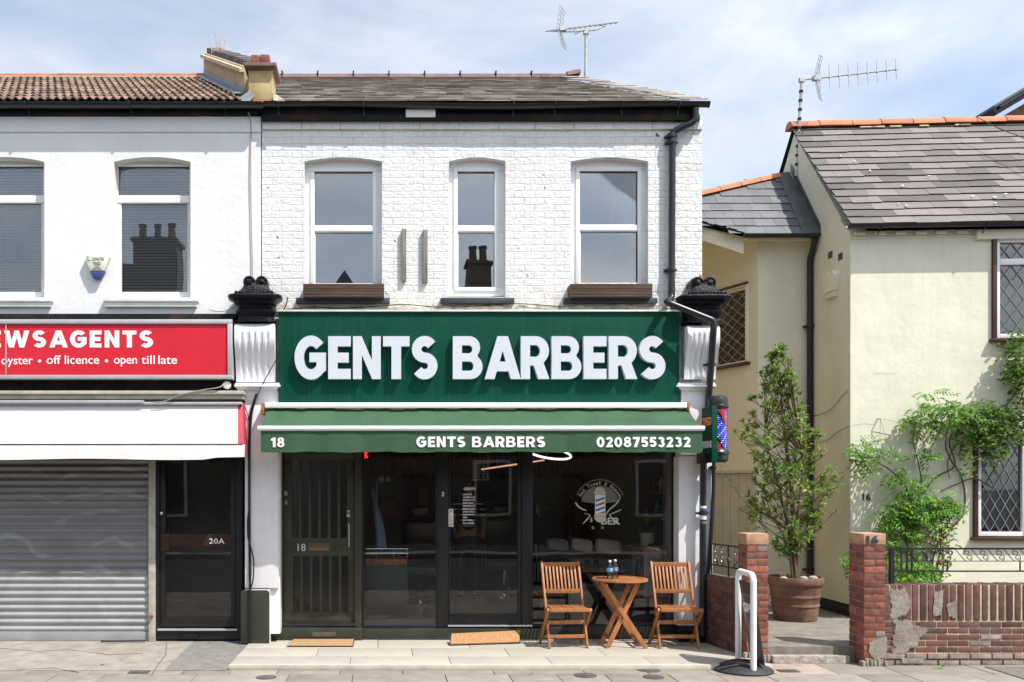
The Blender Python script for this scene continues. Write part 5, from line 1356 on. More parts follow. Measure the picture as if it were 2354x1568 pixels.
class AB(MB):
    def ab(s, s0,s1,d0,d1,z0,z1):
        vs = [aw_(a,b,z) for z in (z0,z1) for (a,b) in ((s0,d0),(s1,d0),(s1,d1),(s0,d1))]
        return s.add(vs, [(0,3,2,1),(4,5,6,7),(0,1,5,4),(1,2,6,5),(2,3,7,6),(3,0,4,7)])
m = AB()
m.ab(.001,w0,0,.25,dzt,AZ+.3); m.ab(w0,w1,0,.25,dzt,wz0); m.ab(w0,w1,0,.25,wz1,AZ+.3); m.ab(w1,SL,0,.25,dzt,AZ+.3); m.ab(.001,d0,0,.25,0,dzt); m.ab(d1,SL+2,0,.25,0,dzt+.0)
m.ab(SL,SL+2.5,0,.25,dzt,AZ+.9)
m.build('annex_side_wall', M['cream'], CO)
m = AB(); m.ab(.3,SL,.45,.47,.2,AZ); m.build('annex_dark_backing', M['dark_in'], CO)
m = AB(); t = .045
m.ab(w0-.03,w0+.012,-.03,.08,wz0,wz1+.03); m.ab(w1-.012,w1+.03,-.03,.08,wz0,wz1+.03); m.ab(w0+.0125,w1-.0125,-.03,.08,wz1-.012,wz1+.03); 
w = m.build('window', M['cream_trim'], CO, bevel=.004)
m = AB(); m.ab(w0-.06,w1+.06,-.07,.06,wz0-.045,wz0-.001); m.build('sill', M['brown_trim'], w, bevel=.004); m = AB(); m.ab(w0-.05,w1+.05,-.04,-.0305,wz1+.005,wz1+.042); m.build('drip_mould', M['brown_trim'], w)
m = AB(); m.ab(w0+.013,w1-.013,.03,.06,wz0,wz0+.035); m.ab(w0+.013,w1-.013,.03,.06,wz1-.045,wz1-.013); m.ab(w0+.013,w0+.045,.03,.06,wz0+.0355,wz1-.0455); m.ab(w1-.045,w1-.013,.03,.06,wz0+.0355,wz1-.0455); m.build('frame', M['cream_trim'], w)
m = AB(); m.ab(w0+.03,w1-.03,.050,.055,wz0+.03,wz1-.04); m.build('pane', M['glass_lead'], w)
m = MB()
for (p,q) in lattice(m, w0+.045,w1-.045,wz0+.036,wz1-.046,0,3,7): m.bar(aw_(p[0],.043,p[1]), aw_(q[0],.043,q[1]), .007, .006, up=tuple(an_))
m.build('leading', M['post_grey'], w)
m = AB()
n_ = 7
for i in range(n_): m.ab(d0+.045+(d1-d0-.09)*i/n_+.004, d0+.045+(d1-d0-.09)*(i+1)/n_-.004, .03,.055,.12,dzt-.05)
m.ab(d0+.045,d1-.045,.056,.07,.12,dzt-.05)
dd = m.build('side_door', M['door_grey'], CO)
m = AB(); m.ab(d0,d0+.042,-.012,.08,.12,dzt); m.ab(d0+.043,d1-.001,-.012,.08,dzt-.045,dzt); m.build('door_frame', M['door_grey'], dd, bevel=.004)
m = AB(); m.ab(d0+.09,d0+.12,.005,.029,1.03,1.06); m.build('knob', M['black_matt'], dd, bevel=.006)
# annex roof: one slope, its left side a verge, orange hip tiles along the top
A_ = P(1710,538,2.0); B_ = Vector((axr, 2.0, A_.z)); 
v_r = P(1826,405,2.86); slope = Vector((0, v_r.y-2.0, v_r.z-A_.z)); 
def onplane(px,py):
    # intersect picture ray with the roof plane
    d = Vector(((px-CX)/K, 1, (CY-py)/K)); n_ = Vector((1,0,0)).cross(slope).normalized(); c = Vector((0,-CAMD,CAMZ)); t = (A_-c).dot(n_)/d.dot(n_); return c+d*t
V_ = onplane(1560,462); D_ = onplane(1560,500); C_ = onplane(1826,402); C_.x = axr
out = [A_, B_, C_, onplane(1618,478), D_, onplane(1618,503)]
m = MB(); q = [p-Vector((0,-.02,.03)) for p in (A_,B_,C_,V_,D_)]; back = [Vector((C_.x,4.6,4.9)), Vector((V_.x-.3,4.6,4.9))]
m.add(q+back, [(0,1,2,3,4),(2,5,6,3)]); m.build('annex_roof_deck', M['felt'], CO, recalc=False)
def inpoly(p):
    pts = [(A_.x,A_.z),(B_.x,B_.z),(C_.x,C_.z),(V_.x,V_.z),(D_.x,D_.z)]; r_ = False; n_ = len(pts)
    for i in range(n_):
        (x0,y0),(x1,y1) = pts[i],pts[(i+1)%n_]
        if (y0 > p.z) != (y1 > p.z) and p.x < (x1-x0)*(p.z-y0)/(y1-y0)+x0: r_ = not r_
    return r_
m = MB(); slates(m, (D_.x-.2, 2.0-.02, A_.z-.01), (1,0,0), slope, B_.x-D_.x+.2-.02, slope.length*1.05, .27, .175, .010, .006, keep=inpoly, jit=.002, seed=21)
m.build('annex_slates', M['slate_new'], CO)
m = MB(); h0 = V_+Vector((0,.0,.0)); h1 = C_+Vector((-.16,0,-.04)); n_ = 5
for i in range(n_):
    a = h0.lerp(h1,i/n_); b = h0.lerp(h1,(i+1)/n_-.006); d = (b-a).normalized(); s_ = Vector((0,1,0)); r = .085
    up = s_.cross(d)*-1; up = up if up.z > 0 else -up
    m.loft([[p+s_*math.cos(t)*r+up*(math.sin(t)*r-.01) for t in [PI*k/8 for k in range(9)]] for p in (a,b)], True, True)
m.build('hip_tile', M['ridge_orange'], CO, sharp=50)
m = MB(); n_ = Vector((1,0,0)).cross(slope).normalized(); f0 = [B_+Vector((-.02,-.03,-.03)), B_+Vector((-.24,-.03,-.03)), C_+Vector((-.20,0,.0)), C_+Vector((-.02,0,.02))]
m.add([p+n_*.022 for p in f0]+[p+n_*.030 for p in f0], [(0,1,2,3),(7,6,5,4),(0,4,5,1),(1,5,6,2),(2,6,7,3),(3,7,4,0)])
m.add([p+n_*.03+Vector((.012,0,0)) for p in (f0[0],f0[3])]+[p+n_*.03+Vector((.012,0,.13)) for p in (f0[3],f0[0])],[(0,1,2,3)])
m.build('lead_flashing', M['lead_dark'], CO)
m = MB(); gutter(m, A_+Vector((-.02,-.05,-.015)), B_+Vector((-.02,-.05,-.015)), .048); m.build('annex_gutter', M['black_pipe'], CO)
m = MB(); m.box(A_.x+.02,2.04,AZ+.051,axr,2.10,A_.z-.03); m.box(A_.x+.04,2.04,AZ-.06,axr-.02,2.06,AZ+.05); m.box(A_.x+.02,2.1005,AZ+.04,axr,YA+.24,AZ+.049)
va = A_+Vector((.03,.08,-.05)); vb_ = D_+Vector((.03,.02,-.05))
m.add([va,vb_,vb_-Vector((0,0,.16)),va-Vector((0,0,.2))]+[p+Vector((.0,.05,0)) for p in (va,vb_,vb_-Vector((0,0,.16)),va-Vector((0,0,.2)))],[(0,1,2,3),(7,6,5,4),(0,4,5,1),(1,5,6,2),(2,6,7,3),(3,7,4,0)])
e1 = aw_(0,0,0); 
m.build('barge_board', M['cream_trim'], CO, bevel=.003)
m = MB(); m.add([A_+Vector((0,.03,-.035)), D_+Vector((0,.03,-.035)), Vector((ab.x,ab.y,AZ+.3)), Vector((ac.x,ac.y+.05,AZ+.045))], [(0,1,2,3)]); m.build('soffit', M['cream_trim'], CO, recalc=False)
m = MB()
for i in range(9):
    a = A_.lerp(D_, i/9); b = A_.lerp(D_, (i+1)/9+.02); o = Vector((0,-.012,.005+.012*(i%2)))
    m.bar(a+o, b+o, .07, .014)
m.build('verge_slate', M['fascia_black'], CO)
pipe('drainpipe', 'tall thin black downpipe in the corner of the yellow house behind the potted tree', [Vector((X(1868,2.05),1.98,A_.z-.06)),Vector((X(1868,2.05),2.02,A_.z-.16)),Vector((X(1866,2.12),2.17,A_.z-.3)),Vector((X(1866,2.12),2.17,.18))], .04, [((X(1866,2.12),2.17,4.0),0),((X(1866,2.12),2.17,2.4),0),((X(1866,2.12),2.17,.62),0)])
cable('thin brown wire drooping across the shaded gable wall', [cw(-.01,v_,z_) for v_,z_ in ((.05,3.02),(.25,2.92),(.5,2.80),(.8,2.76),(1.0,2.75))], .004, 'cable')
cable('second faint wire crossing the gable wall lower down', [cw(-.01,v_,z_) for v_,z_ in ((.02,2.55),(.3,2.50),(.6,2.40),(1.0,2.36))], .004, 'cable')

# ---------------------------------------------------------------- aerials
def aerial(nm, lab, foot, top, boom0, boom1, n_el, el_h, refl, curved, dens):
    t = thing(nm, lab, 'aerial', foot, 'rooftop television aerials')
    m = MB(); m.tube([foot, top], .021, 8); m.build('mast', M['galv'], t)
    m = MB(); b0, b1 = Vector(boom0), Vector(boom1); m.tube([b0,b1], .011, 6)
    m.obox(top, (1,0,0),(0,1,0),(0,0,1), .07,.06,.06)
    if curved:
        mid = top+Vector((0,0,.02)); q = [b0.lerp(b1,.5)+Vector((-.42,0,-.06)), mid+Vector((-.32,0,-.015)), mid+Vector((-.12,0,-.01)), mid, mid+Vector((.15,0,.01)), mid+Vector((.27,0,.06)), b0.lerp(b1,.73)]
        m.tube(q, .010, 6); m.tube([b0.lerp(b1,.38), b0.lerp(b1,.40)+Vector((0.02,0,-.09)), mid+Vector((-.1,0,-.02))], .010, 6)
    m.build('boom', M['galv'], t)
    m = MB(); d = (b1-b0).normalized()
    for i in range(n_el):
        p = b0.lerp(b1, dens[0]+(dens[1]-dens[0])*(i/(n_el-1))**1.0); h = el_h*(1.15-.3*i/n_el)
        ax = Vector((.04,.88,.47)).normalized() if curved else Vector((.02,.12,.99)).normalized()
        m.tube([p-ax*h/2, p+ax*h/2], .0055, 5); m.obox(p, (1,0,0),(0,1,0),(0,0,1), .022,.03,.03)
    p = b0.lerp(b1, dens[0]-.04); m.obox(p, (1,0,0),(0,1,0),(0,0,1), .10,.07,.06)
    m.build('element', M['galv'], t)
    m = MB(); rp, ra, rb = refl; rg = Vector((.09,.28,.10)) if curved else Vector((.10,.26,.135))
    for arm in (ra, rb):
        arm = Vector(arm); m.tube([rp, rp+arm], .008, 5)
        for i in range(1,6):
            p = rp+arm*(i/5.2); m.tube([p-rg, p+rg], .0055, 5)
        for s_ in (-1,1): m.tube([rp+rg*s_, rp+arm*.97+rg*s_], .005, 5)
    m.build('reflector', M['galv'], t)
    return t
foot = P(1346,182,RY); 
aerial('television_aerial', 'television aerial on a tall thin mast above the white shop roof', foot, P(1347,74,RY), P(1254,72,RY), P(1419,51,RY), 11, .30,
       (P(1286,68,RY), P(1293,18,RY)-P(1286,68,RY), P(1298,112,RY)-P(1286,68,RY)), True, (.28,.98))
ya2 = C0.y+GD-.1
t_ = aerial('television_aerial', 'television aerial with long boom on the lashed mast of the yellow cottage', P(1830,405,ya2), P(1843,184,ya2), P(1843,184,ya2), P(2064,159,ya2), 9, .34,
       (P(1875,177,ya2), P(1888,127,ya2)-P(1875,177,ya2), P(1886,230,ya2)-P(1875,177,ya2)), False, (.19,.98))
m = MB()
a = P(1830,405,ya2); b = P(1843,184,ya2)
for i in range(9): p = a.lerp(b,.12+i*.095); m.tube([p-Vector((0,0,.016)),p+Vector((0,0,.016))], .030, 8)
m.build('lashing', M['black_matt'], t_)
m = MB(); m.tube([P(1846,352,ya2)+Vector((0,0,0)), P(1856,356,ya2)], .016, 6); m.box(X(1849,ya2),ya2-.03,Z(384,ya2),X(1857,ya2),ya2+.05,Z(357,ya2)); m.tube([P(1836,362,ya2),P(1850,360,ya2)],.012,6); m.tube([P(1834,380,ya2),P(1850,378,ya2)],.012,6); m.build('wall_bracket', M['black_matt'], t_)

# ---------------------------------------------------------------- taller brick house behind, top right corner
BH = thing('brick_house', 'corner of a taller brown brick house with dark gutter behind the cottage roof', 'house', (12.5, 9, 0))
yb_ = 7.0; e0 = P(2279,262,yb_); e1 = P(2360,214,yb_); e2 = e0+(e1-e0)*4.5
M['brick_brown'] = pm('brown_brick', (.20,.10,.06), .85, .3, 14, .6, 60, .005, dirt=.3)
m = MB(); pts = [(e0.x+.15,0),(e2.x,0),(e2.x,e2.z-.2),(e0.x+.15,e0.z-.08)]
m.prism(pts, yb_+.1, yb_+5); m.build('wall', M['brick_brown'], BH)
m = MB(); m.bar(e0+Vector((0,.05,0)), e2+Vector((0,.05,0)), .30, .13); m.bar(e0+Vector((.05,-.12,.07)), e2+Vector((.05,-.12,.07)), .12, .04); m.build('verge_board', M['black_matt'], BH)
m = MB(); m.add([e0+Vector((0,-.1,.09)), e2+Vector((0,-.1,.09)), e2+Vector((0,5,.09)), e0+Vector((0,5,.09))]+[p+Vector((0,0,.05)) for p in (e0+Vector((0,-.1,.09)), e2+Vector((0,-.1,.09)), e2+Vector((0,5,.09)), e0+Vector((0,5,.09)))],[(3,2,1,0),(4,5,6,7),(0,1,5,4),(1,2,6,5),(2,3,7,6),(3,0,4,7)]); m.build('roof', M['slate_new'], BH)

# ================================================================ brick pillars, garden wall, railings
def bricks(mb, x0,x1,y0,y1,z0,courses,gauge=.0725,joint=.010,L=.218,seed=1,jit=.002,skew=None):
    """solid coursed brickwork, every brick a block; returns the top"""
    rr = random.Random(seed); z = z0
    for c in range(courses):
        x = x0; first = True
        while x < x1-.01:
            w = L if not (first and c % 2) else L/2
            if x1-(x+w) < .07: w = x1-x
            b = min(x+w, x1); dy = rr.uniform(-jit,jit)
            mb.box(x+(0 if first else joint/2), y0+dy, z+rr.uniform(-.0015,.0015), b-(0 if b >= x1-.001 else joint/2), y1, z+gauge-joint)
            x = b; first = False
        z += gauge
    return z
def pillar(nm, lab, px0, px1, Yf, depth, base_py, seed, num=None):
    x0, x1 = X(px0,Yf), X(px1,Yf); z0 = PZ; 
    t = thing(nm, lab, 'gate pillar', ((x0+x1)/2,Yf+depth/2,z0), 'brick gate pillars')
    ztop = Z(1252,Yf); zc = Z(1227,Yf); n = 17; gz = (ztop-z0)/n
    m = MB(); rr = random.Random(seed)
    for c in range(n):
        za = z0+c*gz; zb = za+gz-.010; j = lambda: rr.uniform(-.003,.003)
        xm = x0+(x1-x0)*(.5+rr.uniform(-.05,.05))
        yy = Yf+j()
        if c % 2 == 0:
            m.cur = 1 if rr.random() < .05 else 0; m.box(x0+j(),yy,za,xm-.005,Yf+depth,zb); m.cur = 1 if rr.random() < .08 else 0; m.box(xm+.005,Yf+j(),za,x1+j(),Yf+depth,zb)
        else: m.cur = 0; m.box(x0+j(),yy,za,x1+j(),Yf+depth*.48-.005,zb); m.cur = 0; m.box(x0+j(),Yf+depth*.48+.005,za,x1+j(),Yf+depth,zb)
    m.build('brickwork', [M['brick_red'], M['brick_grey']], t, bevel=.004)
    m = MB(); m.box(x0+.008,Yf+.008,z0,x1-.008,Yf+depth-.008,ztop); m.build('mortar', M['mortar_grey'], t)
    m = MB(); m.box(x0-.004,Yf-.004,ztop,x1+.004,Yf+depth+.004,zc); m.build('cap', M['stone_cap'], t, bevel=.006)
    if num:
        m = MB(); solid_text(m, num, X(px0+6,Yf), X(px1-17,Yf), Z(1250,Yf), Z(1231,Yf), wallframe(Yf-.005), .012, .03); m.build('house_number', M['ink'], t)
    m = MB(); rr = random.Random(seed+5)
    for i in range(7):
        a = x0-.03+(x1-x0+.05)*i/7; m.box(a,Yf-rr.uniform(.012,.04),z0-.02,a+(x1-x0)/6.5,Yf+.05,z0+rr.uniform(.05,.11))
    m.build('base_fillet', M['cement'], t, bevel=.015)
    return t
pillar('gate_pillar', 'red brick gate pillar behind the swing sign, at the alley entrance', 1717, 1766, -.97, .24, 1508, 31)
pillar('gate_pillar', 'red brick gate pillar carrying the number 16 at the end of the garden wall', 1986, 2035, -1.14, .30, 1530, 47, '16')
# low wall from the shop corner to the left pillar
lw = thing('side_wall', 'low dark brick wall running back from the left pillar to the shop corner', 'brick wall', (3.8,-.5,0))
wa = Vector((3.83,-.86,0)); wb_ = Vector((3.70,-.115,0)); wd = (wb_-wa); WL = wd.length; wd.normalize(); wn = Vector((-wd.y,wd.x,0)); wn = wn if wn.x > 0 else -wn
zt = .79; n = 11; gz = (zt+.06)/n; m = MB(); rr = random.Random(9)
for c in range(n):
    za = -.06+c*gz; s_ = 0; f = True
    while s_ < WL-.01:
        L = .215 if not (f and c % 2) else .107
        e = min(s_+L, WL); e = WL if WL-e < .06 else e
        a = wa+wd*(s_+.004)+wn*rr.uniform(-.002,.002); b = wa+wd*(e-.004)
        m.add([Vector((p.x,p.y,z)) for z in (za,za+gz-.009) for p in (a,b,b+wn*.11,a+wn*.11)], [(0,3,2,1),(4,5,6,7),(0,1,5,4),(1,2,6,5),(2,3,7,6),(3,0,4,7)])
        s_ = e; f = False
m.build('brickwork', M['brick_plum'], lw, bevel=.003)
m = MB(); a = wa+wn*.006+wd*.004; b = wb_+wn*.006-wd*.004; m.prismz([(a.x,a.y),(b.x,b.y),((b+wn*.098).x,(b+wn*.098).y),((a+wn*.098).x,(a+wn*.098).y)], -.06, zt+.004); m.build('mortar', M['brick_dark'], lw)
# wrought iron panel on the low wall
gt = thing('iron_panel', 'short scrolled wrought iron panel standing on the low dark wall', 'railing', (3.77,-.5,zt))
m = MB(); a = wa+wn*.055+wd*.03; b = wb_+wn*.055-wd*.02; up = Vector((0,0,1))
zt2 = 1.135; zm = .90
for z_ in (zt2, zm): m.bar(a+up*z_, b+up*z_, .022, .014)
for f in (0.0,.5,1.0): p = a.lerp(b,f); m.bar(p+up*(zt+.0), p+up*zt2, .014, .014)
for f in (.18,.34,.66,.82): p = a.lerp(b,f); m.bar(p+up*zm, p+up*(zm+.05), .01, .01)
m.build('frame', M['iron'], gt)
m = MB()
for i in range(5):
    c = a.lerp(b,.12+.19*i)+up*((zt2+zm)/2+.01)
    for sg in (1,-1):
        q = []
        for k in range(18):
            th = k/17*PI*2.4; r_ = .052*(1-k/17*.75); q.append(c+wd*(math.cos(th)*r_*.62*sg)+up*(math.sin(th)*r_*sg+.045*sg))
        m.tube(q, .008, 5)
m.build('scroll', M['iron_silver'], gt)
# garden wall right of the numbered pillar
gw = thing('garden_wall', 'brick garden wall with upright coping bricks and grey cement patch', 'brick wall', (8,-1.0,PZ))
YG = -1.09; gx0 = X(2035,-1.14)+.004; gx1 = 13.5; z = PZ
zs_top = Z(1344,YG); zs_bot = Z(1427,YG)
m = MB(); m.box(gx0,YG+.003,PZ-.05,gx1,YG+.22,zs_top-.006); m.build('mortar', M['mortar'], gw)
m = MB(); rr = random.Random(17); 
nc = 7; gz = (zs_bot-PZ)/nc
for c in range(nc):
    x = gx0 - (0 if c % 2 else .11); za = PZ+c*gz; first = True
    while x < gx1:
        L = .222; a = max(x,gx0); b = min(x+L,gx1)
        if b-a > .02:
            m.cur = 1 if (c == 0 or (c == 1) or (rr.random() < .04)) else 0
            yo = -.02 if c <= 1 else 0
            m.box(a+.005,YG+yo+rr.uniform(-.005,-.001),za,b-.005,YG+.215,za+gz-(.012))
        x += L
m.build('brickwork', [M['brick_plum'], M['brick_grey']], gw, bevel=.005)
m = MB(); x = gx0; i = 0
while x < gx1:
    w = rr.uniform(.060,.067); j = rr.uniform(.010,.018) if x < X(2180,YG) else rr.uniform(.018,.028)
    m.box(x,YG-.004+rr.uniform(-.003,.003),zs_bot+.004,x+w,YG+.222,zs_top+rr.uniform(-.004,.002)); x += w+j; i += 1
m.build('coping_bricks', M['brick_plum'], gw, bevel=.006)
# ragged cement repair
def blob(mb, pts, yf, yb, seed, n=9, amp=.013):
    rr = random.Random(seed); out = []
    for (a,b),(c,d) in zip(pts, pts[1:]+pts[:1]):
        for k in range(n): f = k/n; out.append((a+(c-a)*f+rr.uniform(-amp,amp), b+(d-b)*f+rr.uniform(-amp,amp)))
    n_ = len(out); tr_i = tessellate_polygon([[Vector((a,b,0)) for a,b in out]])
    mb.add([(a,yf,b) for a,b in out]+[(a,yb,b) for a,b in out], [list(t) for t in tr_i]+[[i,i+n_,(i+1)%n_+n_,(i+1)%n_] for i in range(n_)])
pz = lambda px,py: (X(px,YG), Z(py,YG))
t_ = NT('cement_smear'); v_ = t_.coord(); at = t_.n('ShaderNodeAttribute'); at.attribute_name = 'fade'
al_ = t_.ramp(t_.math('ADD', t_.math('MULTIPLY', at.outputs['Fac'], 1.15), t_.math('MULTIPLY', t_.noise(v_, 9, 9, .72), 1.0)), [(.83,0),(.92,1)])
n_s = t_.noise(v_, 20, 8, .7); c_ = t_.mix(t_.ramp(n_s, [(.3,0),(.7,1)]), (.20,.17,.145), (.38,.345,.295)); c_ = t_.mix(t_.ramp(t_.noise(v_, 6, 4), [(.5,0),(.7,.6)]), c_, (.19,.115,.085))
p_ = t_.bsdf(c_, .9, 0, .3, t_.bump(n_s, .9, .012)); tr0 = t_.n('ShaderNodeBsdfTransparent'); mx0 = t_.n('ShaderNodeMixShader')
t_.l(al_, mx0.inputs[0]); t_.l(tr0.outputs[0], mx0.inputs[1]); t_.l(p_.outputs[0], mx0.inputs[2]); t_.l(mx0.outputs[0], t_.out.inputs[0]); M['smear'] = t_.m
def smear(name, pts, y, parent):
    m = MB(); cxm = sum(p[0] for p in pts)/len(pts); czm = sum(p[1] for p in pts)/len(pts); out = []
    for (a,b),(c,d) in zip(pts, pts[1:]+pts[:1]):
        for k in range(4): out.append((a+(c-a)*k/4, b+(d-b)*k/4))
    n = len(out); fades = [1.0]; vs = [(cxm,y-.004,czm)]; f = []
    sc = (.3,.55,.75,.9,1.08)
    for r,s_ in enumerate(sc):
        for a,b in out: vs.append((cxm+(a-cxm)*s_, y-.004*(1-s_*.8), czm+(b-czm)*s_)); fades.append(max(0,1-s_/1.08))
    for i in range(n): f.append([0,1+i,1+(i+1)%n])
    for r in range(len(sc)-1):
        for i in range(n): j = (i+1)%n; f.append([1+r*n+i,1+(r+1)*n+i,1+(r+1)*n+j,1+r*n+j])
    m.add(vs, f); o = m.build(name, M['smear'], parent, recalc=False)
    at_ = o.data.attributes.new('fade','FLOAT','POINT')
    for i,v in enumerate(fades): at_.data[i].value = v
    return o
ysm = YG-.011
smear('cement_patch', [pz(2036,1342),pz(2078,1342),pz(2100,1370),pz(2098,1400),pz(2082,1425),pz(2036,1440)], ysm, gw)
smear('cement_patch', [pz(2036,1405),pz(2080,1412),pz(2110,1432),pz(2145,1432),pz(2142,1450),pz(2122,1470),pz(2112,1496),pz(2070,1516),pz(2036,1518)], ysm-.0012, gw)
smear('cement_patch', [pz(2060,1510),pz(2130,1510),pz(2134,1526),pz(2062,1526)], YG-.030, gw)
smear('cement_patch', [pz(2144,1346),pz(2172,1346),pz(2166,1424),pz(2138,1424)], ysm-.0005, gw)
smear('cement_patch', [pz(2170,1385),pz(2200,1372),pz(2204,1426),pz(2174,1426)], ysm-.0008, gw)
smear('cement_patch', [pz(1984,1470),pz(2010,1458),pz(2038,1452),pz(2038,1524),pz(2000,1524),pz(1986,1505)], -1.149, gw)
# railings on the garden wall
rl = thing('railing', 'black iron railing with S-scrolls on top of the garden wall', 'railing', (7.5,-1.0,zs_top))
yr = YG+.07; rx0 = X(2041,yr); rx1 = 13.4; zt_ = Z(1261,yr); zb_ = Z(1313,yr); zm_ = Z(1290,yr)
m = MB(); m.box(rx0,yr-.008,zt_-.012,rx1,yr+.008,zt_+.008); m.box(rx0+.03,yr-.006,zb_-.008,rx1,yr+.006,zb_+.007); m.box(X(2098,yr),yr-.004,zm_-.004,rx1,yr+.004,zm_+.004); m.build('rail', M['iron'], rl)
m = MB()
for px in (2050,): m.box(X(px-5,yr),yr-.020,zs_top-.01,X(px+4,yr),yr+.020,zt_-.0125)
m.build('post', M['iron'], rl)
m = MB()
for px in (2072,2085,2096): m.box(X(px-1.6,yr),yr-.007,zb_,X(px+1.6,yr),yr+.007,zt_)
for px in range(2178,3700,167): m.box(X(px-1.2,yr),yr-.005,zb_,X(px+1.2,yr),yr+.005,zm_)
m.build('baluster', M['iron'], rl)
m = MB(); hh = zt_-zm_
def spiral(c, r, a0, turns, s_=1): return [c+Vector((math.cos(a0+s_*k/16*turns*2*PI)*r*(1-.62*k/16),0,math.sin(a0+s_*k/16*turns*2*PI)*r*(1-.62*k/16))) for k in range(17)]
def scroll(xc, flip):
    s_ = -1 if flip else 1; w = .155
    q = []
    for k in range(25):
        f = k/24; x = xc + s_*(f-.5)*w; zz = zm_+hh*(.5-.5*math.cos(PI*f)) ; q.append(Vector((x,yr,zz)))
    m.tube(q, .0042, 5)
    m.tube(spiral(Vector((xc+s_*w*.5+s_*.018,yr,zt_-.040)), .034, PI/2, 1.2, -s_), .0042, 5)
    m.tube(spiral(Vector((xc-s_*w*.5-s_*.018,yr,zm_+.036)), .034, -PI/2, 1.2, -s_), .0042, 5)
x0_ = X(2178,yr)
m.tube([Vector((x0_+math.cos(t)*.038,yr,zm_+.042+math.sin(t)*.038)) for t in [2*PI*k/20 for k in range(21)]], .0042, 5)
for s_ in (1,-1): m.tube(spiral(Vector((x0_+s_*.026,yr,zt_-.048)), .026, PI if s_ > 0 else 0, 1.1, -s_), .0042, 5)
for i in range(38): scroll(x0_+.13+i*.168, True)
for i in range(2): scroll(x0_-.13-i*.168, False)
m.build('scrollwork', M['iron'], rl)
# ================================================================ plants
def leaf(mb, p, d, n, L, W, fold=.25, curl=.15):
    d = d.normalized(); s = d.cross(n)
    if s.length < 1e-3: s = d.orthogonal()
    s.normalize(); n = s.cross(d)
    a = p; b = p + d*L*.5 + s*W/2 + n*fold*W; c = p + d*L - n*curl*L; e = p + d*L*.5 - s*W/2 + n*fold*W; m_ = p + d*L*.52
    mb.add([a,b,c,e,m_], [(0,1,4),(1,2,4),(0,4,3),(4,2,3)])
def rdir(rr, up=.3):
    a = rr.uniform(0,2*PI); z = rr.uniform(-.6,1)+up; v = Vector((math.cos(a),math.sin(a),z)); return v.normalized()
# the potted tree
YT = .92
pc = Vector((X(1828,YT),YT,.115)); 
pot = thing('plant_pot', 'large ribbed terracotta pot standing on the alley path', 'plant pot', pc)
r0 = 60*(CAMD+YT)/K; H = Z(1325,YT)-.115
m = MB(); m.lathe([(0,.115),(r0*.76,.115),(r0*.78,.13),(r0*.83,.115+H*.33),(r0*.86,.115+H*.34),(r0*.86,.115+H*.38),(r0*.84,.115+H*.39),(r0*.87,.115+H*.53),(r0*.90,.115+H*.55),(r0*.90,.115+H*.58),(r0*.88,.115+H*.6),(r0*.94,.115+H*.80),(r0*.98,.115+H*.82),(r0*1.0,.115+H*.86),(r0*1.01,.115+H*.97),(r0*.98,.115+H),(r0*.91,.115+H),(r0*.88,.115+H*.9),(0,.115+H*.9)], (pc.x,pc.y,0), 48)
m.build('pot', M['terracotta'], pot)
m = MB(); m.lathe([(0,.115+H*.93),(r0*.5,.115+H*.935),(r0*.88,.115+H*.91),(0,.115+H*.9)], (pc.x,pc.y,0), 24); m.build('soil', M['soil'], pot)
m = MB()
for px,py,s_ in ((1800,1322,.05),(1846,1312,.055),(1868,1318,.06)):
    c = Vector((X(px,YT-.1),YT-.12,.115+H*.95)); m.lathe([(0,c.z-.02),(s_,c.z-.01),(s_*.9,c.z+s_*.5),(s_*.4,c.z+s_*.75),(0,c.z+s_*.8)],(c.x,c.y,0),9)
tag(m.build('stone', M['mortar_grey']), 'pale rounded stones resting on the soil of the terracotta pot', 'stones')
tr = thing('potted_tree', 'slender evergreen tree with small glossy leaves growing from the terracotta pot', 'tree', (pc.x,pc.y,.6))
rt = random.Random(42); zb = .115+H*.9
def env(z):    # half widths (left,right) of the crown, metres, by height
    py = CY-(z-CAMZ)*K/(CAMD+YT)
    tab = [(800,2,4),(830,22,20),(870,42,32),(915,60,34),(945,70,54),(975,125,56),(1010,115,72),(1050,70,78),(1080,68,96),(1110,66,112),(1150,80,112),(1190,105,92),(1225,60,76),(1260,36,46),(1300,10,14)]
    for (a,l0,r0_),(b,l1,r1) in zip(tab,tab[1:]):
        if a <= py <= b: f = (py-a)/(b-a); return ((l0+(l1-l0)*f)*(CAMD+YT)/K, (r0_+(r1-r0_)*f)*(CAMD+YT)/K)
    return (.01,.01)
ax = lambda z: X(1790,YT) + (X(1815,YT)-X(1790,YT))*max(0,min(1,(3.3-z)/2.2))
trunk = MB(); crown = MB(); ztop = Z(803,YT)
def limb(pts, r0_, r1): n_ = len(pts); trunk.tube(pts, [r0_+(r1-r0_)*i/(n_-1) for i in range(n_)], 7)
base = Vector((pc.x-.0,pc.y,zb-.05))
stems = [(0,0,ztop-.1,.042),(-.05,.05,2.5,.022),(.06,-.04,2.2,.024),(-.12,-.06,1.7,.016),(.16,.03,1.75,.016),(.05,.12,1.9,.016)]
tips = []
for dx,dy,zt_s,r_ in stems:
    q = []; n_ = 9
    for i in range(n_):
        f = i/(n_-1); z = zb-.03+(zt_s-zb)*f; q.append(Vector((base.x+dx*.3+(ax(z)+dx*3.2*f-base.x-dx*.3)*min(1,f*1.2)+rt.uniform(-.012,.012), base.y+dy*(.3+2.5*f)+rt.uniform(-.012,.012), z)))
    limb(q, r_, .006); tips.append(q)
